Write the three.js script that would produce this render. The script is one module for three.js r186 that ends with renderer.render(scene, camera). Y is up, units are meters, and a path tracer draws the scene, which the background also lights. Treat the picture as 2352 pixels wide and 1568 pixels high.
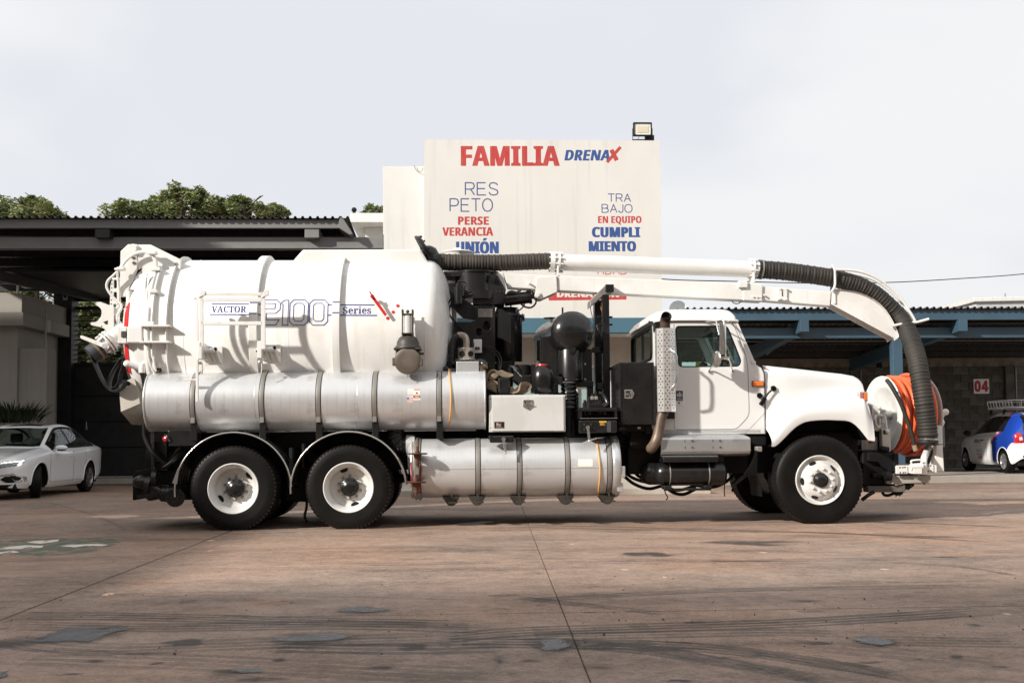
import * as THREE from 'three';
import { RoundedBoxGeometry } from 'three/addons/geometries/RoundedBoxGeometry.js';
import { mergeGeometries } from 'three/addons/utils/BufferGeometryUtils.js';
import { MarchingCubes } from 'three/addons/objects/MarchingCubes.js';

// ---------------------------------------------------------------- camera, sky, sun, exposure
const scene = new THREE.Scene();
const FOCAL = 2470, PW = 2352, PH = 1568;                       // lens in units of a 2352 x 1568 frame
const camera = new THREE.PerspectiveCamera(2 * Math.atan(PH / 2 / FOCAL) * 180 / Math.PI, PW / PH, 0.1, 600);
camera.rotation.order = 'YXZ';
camera.position.set(0, 1.08, 0);
camera.rotation.set(3 * Math.PI / 180, 0, -0.44 * Math.PI / 180);
camera.setViewOffset(PW, PH, 0, -96, PW, PH);
camera.updateProjectionMatrix(); camera.updateMatrixWorld(true);
scene.add(camera);

const renderer = new THREE.WebGLRenderer({ antialias: true });
renderer.toneMapping = THREE.LinearToneMapping;
renderer.toneMappingExposure = 1.33;
renderer.shadowMap.enabled = true;

function rng(seed) { let s = seed >>> 0; return () => { s = (s + 0x6d2b79f5) | 0; let t = Math.imul(s ^ (s >>> 15), 1 | s); t = (t + Math.imul(t ^ (t >>> 7), 61 | t)) ^ t; return ((t ^ (t >>> 14)) >>> 0) / 4294967296; }; }
function hash2(x, y, s) { let h = Math.imul(x | 0, 374761393) + Math.imul(y | 0, 668265263) + Math.imul(s | 0, 1274126177); h = Math.imul(h ^ (h >>> 13), 1274126177); return ((h ^ (h >>> 16)) >>> 0) / 4294967296; }
function vnoise(x, y, s, per = 0) {                              // value noise, optionally periodic
  const xi = Math.floor(x), yi = Math.floor(y), fx = x - xi, fy = y - yi;
  const u = fx * fx * (3 - 2 * fx), v = fy * fy * (3 - 2 * fy);
  const w = per ? (k) => ((k % per) + per) % per : (k) => k;
  const a = hash2(w(xi), w(yi), s), b = hash2(w(xi + 1), w(yi), s), c = hash2(w(xi), w(yi + 1), s), d = hash2(w(xi + 1), w(yi + 1), s);
  return a + (b - a) * u + (c - a) * v + (a - b - c + d) * u * v;
}
function fbm(x, y, s, oct = 4, per = 0) { let t = 0, a = 0.5, n = 0; for (let i = 0; i < oct; i++) { t += a * vnoise(x, y, s + i * 17, per); n += a; a *= 0.5; x *= 2; y *= 2; per *= 2; } return t / n; }
const clamp = (x, a = 0, b = 1) => Math.min(b, Math.max(a, x));
const smooth = (a, b, x) => { const t = clamp((x - a) / (b - a)); return t * t * (3 - 2 * t); };
const mix = (a, b, t) => a + (b - a) * t;

{ // pale, thinly overcast sky with soft cloud
  const w = 1024, h = 512, d = new Float32Array(w * h * 4);
  for (let j = 0; j < h; j++) for (let i = 0; i < w; i++) {
    const el = ((j + 0.5) / h - 0.5) * Math.PI, az = (i + 0.5) / w * Math.PI * 2;
    const up = Math.max(0.0, Math.sin(el)), cx = Math.cos(el) * Math.cos(az) / (up + 0.35), cz = Math.cos(el) * Math.sin(az) / (up + 0.35);
    let c = fbm(cx * 1.7 + 9, cz * 1.7 + 4, 5, 5); c = smooth(0.36, 0.62, c);
    const f = fbm(cx * 4.1 + 3, cz * 4.1, 31, 4) - 0.5;
    const t = clamp(c + f * 0.7), low = Math.exp(-up * 6);
    const k = (j * w + i) * 4;
    let r = mix(0.590, 0.685, t), g = mix(0.610, 0.690, t), b = mix(0.650, 0.700, t);
    r = mix(r, 0.60, low * 0.6); g = mix(g, 0.625, low * 0.6); b = mix(b, 0.65, low * 0.6);
    if (el < 0) { const q = smooth(0, -0.2, el); r = mix(r, 0.2, q); g = mix(g, 0.17, q); b = mix(b, 0.15, q); }
    d[k] = r; d[k + 1] = g; d[k + 2] = b; d[k + 3] = 1;
  }
  const sky = new THREE.DataTexture(d, w, h, THREE.RGBAFormat, THREE.FloatType);
  sky.mapping = THREE.EquirectangularReflectionMapping; sky.magFilter = THREE.LinearFilter; sky.minFilter = THREE.LinearFilter; sky.needsUpdate = true;
  scene.background = sky; scene.environment = sky;
}
const SUN = new THREE.Vector3(-0.72, 0.47, 0.53).normalize();
const sun = new THREE.DirectionalLight(new THREE.Color().setRGB(1.0, 0.945, 0.865), 4.5);
sun.target.position.set(0, 0, -15); sun.position.copy(SUN).multiplyScalar(60).add(sun.target.position);
sun.castShadow = true; sun.shadow.radius = 3.8; sun.shadow.mapSize.set(4096, 4096);
Object.assign(sun.shadow.camera, { left: -40, right: 40, top: 40, bottom: -40, near: 1, far: 160 });
scene.add(sun, sun.target);

// ---------------------------------------------------------------- helpers
const V = (x, y, z) => new THREE.Vector3(x, y, z);
const YAW = 2.5 * Math.PI / 180;
const SITE = new THREE.Matrix4().makeRotationY(YAW).setPosition(0, 0, -13.318);   // the yard's own axes: x along the truck, z towards the photographer
const SITE_INV = SITE.clone().invert();
// where the line of sight through a point of the photograph meets a plane z = const of the yard's axes (measuring aid: gives real positions at a known distance)
const CROP = { p: [0, 0, 4096 / 2352], A: [0, 700, 1100 / 2352], B: [0, 1350, 1100 / 2352], C: [1000, 900, 1000 / 2351], D: [1000, 1450, 1000 / 2351], E: [1700, 950, 900 / 2352], F: [1700, 1450, 900 / 2352],
  G: [2400, 1200, 1000 / 2351], H: [2400, 1600, 1100 / 2352], I: [3300, 1000, 796 / 2352], J: [3300, 1450, 796 / 2352], M: [2080, 980, 1400 / 2352], N: [300, 950, 440 / 1725], O: [300, 1250, 440 / 1380],
  Q: [500, 1650, 400 / 1459], R: [2500, 1600, 600 / 2091], S: [3350, 1480, 450 / 1357], T: [2000, 1200, 650 / 1853], U: [3650, 1150, 446 / 1554], W: [1500, 450, 1200 / 2352], X: [0, 1600, 500 / 1742], Y: [3750, 1500, 346 / 1356], Z: [2480, 1200, 520 / 2350], k: [0, 1900, 2048 / 2352], l: [2048, 1900, 2048 / 2352] };
function L(c, cx, cy, z = 0, inv = SITE_INV) {
  const k = CROP[c], px = (k[0] + cx * k[2]) * 2352 / 4096, py = (k[1] + cy * k[2]) * 2352 / 4096;
  const a = V(px / PW * 2 - 1, 1 - py / PH * 2, 0.5).unproject(camera).applyMatrix4(inv), o = camera.position.clone().applyMatrix4(inv);
  const d = a.sub(o); return o.addScaledVector(d, (z - o.z) / d.z);
}
const pl = (c, pts, z) => pts.map((q) => { const v = L(c, q[0], q[1], z); return [v.x, v.y]; });
const LX = (c, cx, cy, z) => L(c, cx, cy, z).x, LY = (c, cx, cy, z) => L(c, cx, cy, z).y;

const bx = (x0, x1, y0, y1, z0, z1, r = 0.008) => {
  const w = Math.abs(x1 - x0), h = Math.abs(y1 - y0), d = Math.abs(z1 - z0), rr = Math.min(r, w * 0.45, h * 0.45, d * 0.45);
  const g = rr > 0.0008 ? new RoundedBoxGeometry(w, h, d, r > 0.02 ? 3 : 1, rr) : new THREE.BoxGeometry(w, h, d);
  return g.translate((x0 + x1) / 2, (y0 + y1) / 2, (z0 + z1) / 2);
};
const orient = (g, a, dir) => g.applyQuaternion(new THREE.Quaternion().setFromUnitVectors(V(0, 1, 0), dir.clone().normalize())).translate(a.x, a.y, a.z);
const cy = (a, b, r0, r1 = r0, n = 20, open = false) => { const d = b.clone().sub(a), l = d.length(); return orient(new THREE.CylinderGeometry(r1, r0, l, n, 1, open).translate(0, l / 2, 0), a, d); };
const lt = (prof, a, dir, n = 40) => orient(new THREE.LatheGeometry(prof.map((q) => new THREE.Vector2(q[0], q[1])), n), a, dir);
const tb = (pts, r, n = 8, seg = 0, closed = false, straight = false) => {
  const c = straight ? new THREE.CurvePath() : new THREE.CatmullRomCurve3(pts, closed, 'centripetal');
  if (straight) for (let i = 0; i + 1 < pts.length; i++) c.add(new THREE.LineCurve3(pts[i], pts[i + 1]));
  return new THREE.TubeGeometry(c, seg || pts.length * 6, r, n, closed);
};
const sp = (c, r, sx = 1, sy = 1, sz = 1, n = 16) => new THREE.SphereGeometry(r, n, Math.max(6, n * 0.6 | 0)).scale(sx, sy, sz).translate(c.x, c.y, c.z);
const bar = (a, b, w, h, r = 0.004) => {                          // rectangular bar from a to b; h is its upright side
  const d = b.clone().sub(a), l = d.length(), zz = d.clone().normalize(), up = Math.abs(zz.y) > 0.95 ? V(1, 0, 0) : V(0, 1, 0), xx = up.clone().cross(zz).normalize(), yy = zz.clone().cross(xx);
  return bx(-w / 2, w / 2, -h / 2, h / 2, 0, l, r).applyMatrix4(new THREE.Matrix4().makeBasis(xx, yy, zz).setPosition(a));
};
function shapeOf(pts, holes = []) {
  const s = new THREE.Shape(pts.map((q) => new THREE.Vector2(q[0], q[1])));
  for (const h of holes) s.holes.push(h.isPath ? h : new THREE.Path(h.map((q) => new THREE.Vector2(q[0], q[1]))));
  return s;
}
const ex = (pts, z0, z1, bev = 0, holes = [], bs = 2) => {
  const a = Math.min(z0, z1), d = Math.abs(z1 - z0), b = Math.min(bev, d * 0.45);
  return new THREE.ExtrudeGeometry(shapeOf(pts, holes), { depth: d - 2 * b, bevelEnabled: b > 0, bevelSize: b, bevelThickness: b, bevelOffset: -b, bevelSegments: bs, curveSegments: 12 }).translate(0, 0, a + b);
};
const exX = (ptsZY, x0, x1, bev = 0, holes = [], bs = 2) => ex(ptsZY, -Math.max(x0, x1), -Math.min(x0, x1), bev, holes, bs).rotateY(-Math.PI / 2);   // outline in (z, y), drawn out along x
const circ = (x, y, r, n = 16) => Array.from({ length: n }, (_, i) => [x + r * Math.cos(-i / n * 2 * Math.PI), y + r * Math.sin(-i / n * 2 * Math.PI)]);
const rrect = (x0, x1, y0, y1, r, n = 5) => { const o = []; for (const [cx, cy2, a] of [[x1 - r, y1 - r, 0], [x0 + r, y1 - r, 90], [x0 + r, y0 + r, 180], [x1 - r, y0 + r, 270]]) for (let i = 0; i <= n; i++) { const t = (a + 90 * i / n) * Math.PI / 180; o.push([cx + r * Math.cos(t), cy2 + r * Math.sin(t)]); } return o; };
function roundPoly(pts, r, n = 5) {                               // polygon with rounded corners
  const o = [], N = pts.length;
  for (let i = 0; i < N; i++) {
    const p = pts[i], a = pts[(i + N - 1) % N], b = pts[(i + 1) % N], ri = p[2] ?? r;
    const la = Math.hypot(a[0] - p[0], a[1] - p[1]), lb = Math.hypot(b[0] - p[0], b[1] - p[1]), k = Math.min(ri, la * 0.48, lb * 0.48);
    const s = [p[0] + (a[0] - p[0]) / la * k, p[1] + (a[1] - p[1]) / la * k], e = [p[0] + (b[0] - p[0]) / lb * k, p[1] + (b[1] - p[1]) / lb * k];
    for (let j = 0; j <= n; j++) { const t = j / n, u = 1 - t; o.push([u * u * s[0] + 2 * u * t * p[0] + t * t * e[0], u * u * s[1] + 2 * u * t * p[1] + t * t * e[1]]); }
  }
  return o;
}
function grid(fn, nu, nv, keep = null) {                          // surface through fn(u, v) with smooth normals
  const pos = [], uv = [], idx = [];
  for (let i = 0; i <= nu; i++) for (let j = 0; j <= nv; j++) { const p = fn(i / nu, j / nv); pos.push(p.x, p.y, p.z); uv.push(i / nu, j / nv); }
  for (let i = 0; i < nu; i++) for (let j = 0; j < nv; j++) {
    const a = i * (nv + 1) + j, b = a + 1, c = a + nv + 1, d = c + 1;
    idx.push(a, c, b, b, c, d);
  }
  const g = new THREE.BufferGeometry();
  g.setAttribute('position', new THREE.Float32BufferAttribute(pos, 3)); g.setAttribute('uv', new THREE.Float32BufferAttribute(uv, 2)); g.setIndex(idx); g.computeVertexNormals();
  if (keep) { const out = []; for (let t = 0; t < idx.length; t += 6) { const q = t / 6, i = Math.floor(q / nv), j = q % nv; if (keep(i, j)) out.push(...idx.slice(t, t + 6)); } g.setIndex(out); }
  return g;
}
function ribHose(pts, r, pitch = 0.05, amp = 0.006, n = 22) {     // hose with wound ribs
  const c = new THREE.CatmullRomCurve3(pts, false, 'centripetal'), len = c.getLength(), N = Math.ceil(len / pitch) * 6;
  c.arcLengthDivisions = 400; c.updateArcLengths();
  const P = [], F = c.computeFrenetFrames(N, false);
  for (let i = 0; i <= N; i++) P.push(c.getPointAt(i / N));
  return grid((u, v) => {
    const i = Math.round(u * N), a = v * Math.PI * 2, ph = (u * len / pitch) % 1, k = Math.abs(ph - 0.5) * 2;
    const rr = r + amp * (1 - Math.pow(k, 4) * 2.2) + amp * 0.5 * Math.sin(u * 37 + Math.floor(u * len / pitch) * 2.4);
    return P[i].clone().addScaledVector(F.normals[i], Math.cos(a) * rr).addScaledVector(F.binormals[i], Math.sin(a) * rr);
  }, N, n);
}
function clean(g, keepUV) {
  for (const k of Object.keys(g.attributes)) if (!['position', 'normal', 'uv'].includes(k)) g.deleteAttribute(k);
  g.morphAttributes = {};
  if (!g.attributes.normal) g.computeVertexNormals();
  const q = g.index ? g.toNonIndexed() : g;
  if (!keepUV || !q.attributes.uv) {                              // uv in metres, by the face's main direction
    const p = q.attributes.position, n = p.count, uv = new Float32Array(n * 2), a = V(), b = V(), c = V();
    for (let i = 0; i < n; i += 3) {
      a.fromBufferAttribute(p, i); b.fromBufferAttribute(p, i + 1).sub(a); c.fromBufferAttribute(p, i + 2).sub(a); b.cross(c);
      const x = Math.abs(b.x), y = Math.abs(b.y), z = Math.abs(b.z);
      for (let j = i; j < i + 3; j++) {
        const X = p.getX(j), Y = p.getY(j), Z = p.getZ(j);
        if (z >= x && z >= y) { uv[j * 2] = X; uv[j * 2 + 1] = Y; } else if (x >= y) { uv[j * 2] = Z; uv[j * 2 + 1] = Y; } else { uv[j * 2] = X; uv[j * 2 + 1] = Z; }
      }
    }
    q.setAttribute('uv', new THREE.BufferAttribute(uv, 2));
  }
  return q;
}
const used = new Map(), baseOf = new WeakMap();
function numbered(n) { const k = used.get(n) || 0; used.set(n, k + 1); return k ? n + '_' + String(k).padStart(3, '0') : n; }
function part(parent, name, geoms, mat, opt = {}) {
  if (/^(bolt|bolt_hole|slot|strap)$/.test(name) && Array.isArray(geoms) && geoms.length > 1) { let m; for (const g of geoms) m = part(parent, name, g, mat, opt); return m; }
  const list = (Array.isArray(geoms) ? geoms : [geoms]).filter(Boolean).map((g) => clean(g, opt.keepUV));
  const m = new THREE.Mesh(list.length > 1 ? mergeGeometries(list) : list[0], mat);
  m.name = name; m.castShadow = m.receiveShadow = true;
  const b = baseOf.get(parent); if (b) { m.geometry.translate(-b[0], -b[1], -b[2]); baseOf.set(m, b); }
  if (opt.label) m.userData.label = opt.label;
  if (opt.kind) m.userData.kind = opt.kind;
  parent.add(m); return m;
}
function same(parent, name, src, x = 0, y = 0, z = 0) { const m = new THREE.Mesh(src.geometry, src.material); m.name = name; m.castShadow = m.receiveShadow = true; m.position.set(x, y, z); parent.add(m); return m; }
function thing(name, label, category, pos = [0, 0, 0], turn = 0, group) {
  const o = new THREE.Group(); o.name = numbered(name); o.position.set(...pos).applyMatrix4(SITE); o.rotation.y = turn + YAW; o.userData = { label, category };
  if (!turn) baseOf.set(o, pos);                                  // parts are then written in the yard's axes
  if (group) o.userData.group = group;
  scene.add(o); return o;
}
function tag(o, label, category, group, kind) { if (label) o.userData.label = label; if (category) o.userData.category = category; if (group) o.userData.group = group; if (kind) o.userData.kind = kind; return o; }
function structure(name, geoms, mat, parent) { const m = part(parent || scene, parent ? name : numbered(name), geoms, mat); if (!parent) { m.userData.kind = 'structure'; m.applyMatrix4(SITE); } return m; }
function ground(c, cx, cy, h = 0) {                               // the point of the ground seen there, in the yard's axes
  const k = CROP[c], px = (k[0] + cx * k[2]) * 2352 / 4096, py = (k[1] + cy * k[2]) * 2352 / 4096;
  const a = V(px / PW * 2 - 1, 1 - py / PH * 2, 0.5).unproject(camera).applyMatrix4(SITE_INV), o = camera.position.clone().applyMatrix4(SITE_INV), d = a.sub(o);
  return o.addScaledVector(d, (h - o.y) / d.y);
}
// ---------------------------------------------------------------- textures and materials
function pixTex(w, h, fn, srgb = false, rep = [1, 1]) {           // fn(x, y) in 0..1 -> [r, g, b]
  const d = new Uint8Array(w * h * 4);
  for (let j = 0; j < h; j++) for (let i = 0; i < w; i++) { const c = fn(i / w, j / h, i, j), k = (j * w + i) * 4; d[k] = clamp(c[0]) * 255; d[k + 1] = clamp(c[1]) * 255; d[k + 2] = clamp(c[2]) * 255; d[k + 3] = 255; }
  const t = new THREE.DataTexture(d, w, h, THREE.RGBAFormat); t.magFilter = THREE.LinearFilter; t.minFilter = THREE.LinearMipmapLinearFilter; t.generateMipmaps = true;
  t.wrapS = t.wrapT = THREE.RepeatWrapping; t.repeat.set(...rep); if (srgb) t.colorSpace = THREE.SRGBColorSpace; t.needsUpdate = true; return t;
}
function canvasTex(w, h, draw) { const c = document.createElement('canvas'); c.width = w; c.height = h; draw(c.getContext('2d'), w, h); const t = new THREE.CanvasTexture(c); t.colorSpace = THREE.SRGBColorSpace; t.anisotropy = 8; return t; }
const G3 = (v) => [v, v, v];
const wearTex = pixTex(512, 512, (x, y) => { const n = fbm(x * 6, y * 6, 3, 5, 6), s = fbm(x * 40, y * 5, 8, 3, 5); const k = 0.10 * smooth(0.56, 0.8, s) * smooth(0.4, 0.6, n) + 0.3 * (hash2(x * 512, y * 512, 5) > 0.9985); return [0.91 + 0.09 * smooth(0.35, 0.6, n) - k * 0.6, 0.90 + 0.10 * smooth(0.35, 0.62, n) - k * 0.8, 0.875 + 0.125 * smooth(0.35, 0.65, n) - k * 1.2]; }, false, [1 / 2.6, 1 / 2.6]);
const roughTex = pixTex(512, 512, (x, y) => { const n = fbm(x * 8, y * 8, 13, 5, 8); return [1, 0.72 + 0.5 * (n - 0.3), 1]; }, false, [1 / 1.7, 1 / 1.7]);
const aluTex = pixTex(1024, 1024, (x, y) => {
  const n = fbm(x * 5, y * 5, 21, 5, 5), st = fbm(x * 90, y * 3, 22, 3, 3), run = smooth(0.62, 0.8, fbm(x * 28, y * 2, 25, 3, 2)), f = hash2(x * 1024, y * 40, 4);
  const v = 0.86 + 0.22 * (n - 0.5) + 0.05 * (st - 0.5) - 0.12 * smooth(0.60, 0.72, fbm(x * 9, y * 12, 28, 4, 3) ) + 0.03 * (f - 0.5);
  return [v - run * 0.06, v - run * 0.075, v - run * 0.10];
}, false, [1 / 1.6, 1 / 1.6]);
const aluRough = pixTex(512, 512, (x, y) => { const n = fbm(x * 6, y * 6, 41, 5, 6), st = fbm(x * 60, y * 4, 42, 3, 4); return [1, 0.80 + 0.35 * (n - 0.5) + 0.10 * (st - 0.5), 1]; }, false, [1 / 1.6, 1 / 1.6]);
const fineBump = pixTex(512, 512, (x, y, i, j) => G3(0.5 * fbm(x * 32, y * 32, 61, 4, 32) + 0.5 * hash2(i, j, 62)), false, [1 / 0.5, 1 / 0.5]);
const softBump = pixTex(256, 256, (x, y) => G3(fbm(x * 6, y * 6, 71, 4, 6)), false, [1 / 0.9, 1 / 0.9]);
const grimeTex = pixTex(512, 512, (x, y) => { const n = fbm(x * 7, y * 7, 81, 5, 7), s = hash2(x * 512, y * 512, 9) > 0.994 ? 1.6 : 0; const v = 0.55 + 0.8 * (n - 0.4) + s; return [v * 1.04, v, v * 0.94]; }, false, [1 / 1.1, 1 / 1.1]);
const plasterTex = pixTex(512, 512, (x, y, i, j) => { const n = fbm(x * 5, y * 5, 91, 5, 5), r = fbm(x * 26, y * 3, 92, 3, 3); const v = 0.93 + 0.1 * (n - 0.5) - 0.06 * smooth(0.6, 0.85, r) + 0.03 * (hash2(i, j, 7) - 0.5); return [v, v * 0.995, v * 0.985]; }, false, [1 / 3.2, 1 / 3.2]);
const std = (r, g, b, rough, o = {}) => { const { metal = 0, phys, ...rest } = o; const M = new (phys ? THREE.MeshPhysicalMaterial : THREE.MeshStandardMaterial)({ roughness: rough, metalness: metal, ...rest }); M.color.setRGB(r, g, b); M.side = THREE.DoubleSide; return M; };
const M = {
  white: std(0.74, 0.735, 0.72, 0.34, { map: wearTex, roughnessMap: roughTex, bumpMap: softBump, bumpScale: 0.0008 }),
  cabWhite: std(0.70, 0.70, 0.69, 0.22, { phys: true, clearcoat: 0.6, clearcoatRoughness: 0.08, bumpMap: softBump, bumpScale: 0.0004 }),
  whiteMatte: std(0.66, 0.655, 0.645, 0.5, { map: wearTex, roughnessMap: roughTex }),
  alu: std(0.74, 0.745, 0.755, 0.46, { metal: 0.5, map: aluTex, roughnessMap: aluRough, bumpMap: softBump, bumpScale: 0.0012 }),
  aluPlate: std(0.78, 0.79, 0.80, 0.42, { metal: 0.7, map: aluTex, roughnessMap: aluRough }),
  strap: std(0.33, 0.315, 0.29, 0.48, { metal: 0.5, map: aluTex }),
  steel: std(0.66, 0.655, 0.64, 0.26, { metal: 0.95, roughnessMap: roughTex }),
  chrome: std(0.78, 0.77, 0.75, 0.08, { metal: 1 }),
  castIron: std(0.055, 0.047, 0.040, 0.5, { map: grimeTex, bumpMap: fineBump, bumpScale: 0.001 }),
  black: std(0.016, 0.016, 0.017, 0.30, { map: grimeTex, roughnessMap: roughTex, bumpMap: softBump, bumpScale: 0.0012 }),
  blackMatte: std(0.009, 0.009, 0.0093, 0.6, { phys: true, specularIntensity: 0.5, map: grimeTex }),
  rubber: std(0.0075, 0.0073, 0.0072, 0.5, { phys: true, specularIntensity: 0.4, map: grimeTex, bumpMap: fineBump, bumpScale: 0.0006 }),
  tread: std(0.020, 0.014, 0.011, 0.9, { phys: true, specularIntensity: 0.3, map: grimeTex, bumpMap: fineBump, bumpScale: 0.002 }),
  hose: std(0.030, 0.025, 0.021, 0.66, { map: grimeTex, bumpMap: fineBump, bumpScale: 0.001 }),
  hoseWorn: std(0.058, 0.048, 0.040, 0.75, { map: grimeTex, bumpMap: fineBump, bumpScale: 0.001 }),
  orange: std(0.78, 0.135, 0.045, 0.42, { map: wearTex }),
  orangeWire: std(0.70, 0.36, 0.10, 0.5),
  red: std(0.55, 0.018, 0.02, 0.3),
  redPaint: std(0.52, 0.022, 0.025, 0.3, { map: wearTex }),
  blueInk: std(0.035, 0.055, 0.26, 0.5),
  redLamp: std(0.42, 0.012, 0.014, 0.12, { phys: true, clearcoat: 1, clearcoatRoughness: 0.05 }),
  amber: std(0.72, 0.16, 0.02, 0.15, { phys: true, clearcoat: 1, clearcoatRoughness: 0.05 }),
  canvas: std(0.34, 0.265, 0.195, 0.95, { map: grimeTex, bumpMap: fineBump, bumpScale: 0.002 }),
  layflat: std(0.045, 0.055, 0.066, 0.6, { map: grimeTex, bumpMap: fineBump, bumpScale: 0.001 }),
  rust: std(0.13, 0.055, 0.028, 0.85, { map: grimeTex, bumpMap: fineBump, bumpScale: 0.002 }),
  pipeWorn: std(0.23, 0.175, 0.14, 0.5, { metal: 0.35, map: grimeTex }),
  glass: std(0.80, 0.90, 0.87, 0.0, { phys: true, transmission: 1, thickness: 0, ior: 1.5 }),
  tint: std(0.6, 0.66, 0.63, 0.0, { phys: true, transmission: 1, thickness: 0, ior: 1.5 }),
  darkGlass: std(0.012, 0.012, 0.014, 0.04, { phys: true, clearcoat: 1, clearcoatRoughness: 0.02 }),
  sight: std(0.78, 0.79, 0.76, 0.25, { metal: 0.3 }),
  seat: std(0.05, 0.055, 0.065, 0.85),
  beige: std(0.52, 0.49, 0.44, 0.6, { map: wearTex }),
  seam: std(0.05, 0.05, 0.055, 0.8),
  groove: std(0.22, 0.21, 0.20, 0.7),
};
// ---------------------------------------------------------------- ground
const marks = (() => {                                            // tyre marks, drips and dirt, drawn in metres; red = darkening, green = reddish dust, blue = pale scuffs
  const lines = [ // [crop, points, width m, strength, number of ribs]
    ['l', [[0, 228], [700, 243], [1300, 260], [2352, 297]], 0.14, 0.55, 3], ['l', [[0, 238], [900, 256], [1500, 268], [2352, 316]], 0.16, 0.6, 3],
    ['l', [[1300, 205], [1900, 222], [2352, 240]], 0.22, 0.55, 3], ['l', [[0, 300], [900, 288], [2352, 283]], 0.2, 0.16, 2], ['l', [[300, 388], [1100, 392], [2352, 374]], 0.22, 0.34, 3], ['l', [[0, 405], [700, 398], [1500, 402]], 0.2, 0.25, 2],
    ['l', [[1700, 398], [2050, 420], [2352, 466]], 0.18, 0.3, 2], ['l', [[0, 580], [400, 556], [1000, 528], [1600, 518], [2352, 505]], 0.17, 0.5, 3], ['l', [[0, 560], [300, 592], [740, 640]], 0.16, 0.42, 2],
    ['l', [[-400, 760], [0, 722], [600, 700], [1200, 682], [1700, 655], [2352, 612]], 0.26, 0.62, 4], ['l', [[0, 742], [600, 733], [1250, 722], [1550, 730]], 0.2, 0.42, 3],
    ['l', [[-300, 770], [300, 775], [850, 790], [1400, 858], [1950, 954]], 0.24, 0.62, 4], ['l', [[100, 765], [600, 800], [1000, 862], [1500, 954]], 0.24, 0.55, 4], ['l', [[1300, 780], [1800, 820], [2352, 880]], 0.3, 0.3, 3], ['l', [[1700, 760], [2352, 770]], 0.25, 0.45, 4],
    ['k', [[0, 400], [600, 372], [1200, 345], [1700, 332], [2352, 330]], 0.22, 0.26, 3], ['k', [[0, 470], [800, 440], [1700, 420], [2352, 405]], 0.2, 0.2, 3], ['k', [[1400, 405], [1900, 408], [2352, 398]], 0.2, 0.3, 2],
    ['k', [[0, 645], [600, 650], [1300, 668], [2352, 690]], 0.26, 0.55, 4], ['k', [[0, 690], [700, 700], [1600, 690], [2352, 712]], 0.26, 0.45, 4], ['k', [[0, 760], [500, 800], [1000, 780], [2352, 735]], 0.3, 0.36, 4], ['k', [[300, 560], [1000, 545], [2352, 570]], 0.2, 0.16, 2],
    ['k', [[0, 830], [900, 860], [1700, 900], [2352, 930]], 0.34, 0.3, 4], ['k', [[1200, 790], [1900, 800], [2352, 790]], 0.25, 0.5, 3], ['k', [[600, 250], [900, 248], [1400, 240]], 0.3, 0.3, 2], ['k', [[200, 120], [420, 180], [600, 260]], 0.12, 0.2, 2],
  ];
  const blobs = [ // [crop, cx, cy, rx, ry, strength]
    ['k', 830, 770, 120, 22, 0.6], ['k', 1900, 790, 70, 20, 0.6], ['k', 1285, 850, 40, 10, 0.6], ['k', 430, 855, 60, 9, 0.45], ['k', 720, 865, 40, 7, 0.45], ['k', 1760, 885, 90, 12, 0.4], ['k', 50, 770, 160, 40, 0.4], ['k', 390, 735, 230, 50, 0.4], ['k', 1440, 748, 250, 34, 0.45], ['k', 1660, 622, 160, 24, 0.4], ['k', 860, 580, 40, 16, 0.3], ['k', 1060, 910, 150, 26, 0.35], ['k', 2290, 850, 40, 30, 0.4], ['k', 1200, 940, 140, 16, 0.5], ['k', 300, 915, 90, 8, 0.4],
    ['l', 640, 367, 140, 14, 0.75], ['l', 560, 362, 80, 9, 0.5], ['l', 1080, 308, 290, 9, 0.6], ['l', 1120, 318, 170, 10, 0.45], ['l', 200, 782, 120, 40, 0.5], ['l', 1665, 768, 140, 32, 0.5], ['l', 1390, 772, 100, 9, 0.5], ['l', 520, 775, 180, 16, 0.4], ['l', 770, 945, 80, 10, 0.6], ['l', 90, 855, 60, 9, 0.5], ['l', 400, 880, 120, 20, 0.3], ['l', 1650, 860, 90, 8, 0.45], ['l', 2060, 835, 60, 12, 0.45], ['l', 2120, 688, 40, 9, 0.5], ['l', 1330, 578, 120, 8, 0.4], ['l', 950, 395, 60, 5, 0.5], ['l', 700, 800, 200, 12, 0.35], ['l', 2250, 880, 60, 5, 0.5], ['l', 1990, 376, 80, 4, 0.6], ['l', 1100, 395, 200, 5, 0.35],
  ];
  const dust = [['k', 960, 620, 90, 12], ['k', 700, 490, 130, 16], ['k', 1250, 580, 180, 30], ['k', 250, 165, 160, 10], ['k', 800, 300, 200, 20], ['l', 1900, 300, 300, 30], ['l', 1000, 410, 500, 40], ['l', 2100, 360, 200, 12], ['k', 1580, 420, 80, 6], ['k', 1700, 355, 90, 6]];
  const pale = [['k', 495, 548, 34, 6], ['l', 1155, 355, 22, 3], ['l', 700, 468, 9, 4], ['l', 1715, 432, 22, 3], ['l', 2275, 637, 20, 5], ['l', 520, 434, 18, 3], ['k', 960, 300, 24, 3], ['k', 520, 190, 110, 9], ['l', 275, 316, 12, 2], ['k', 965, 347, 10, 3]];
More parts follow.
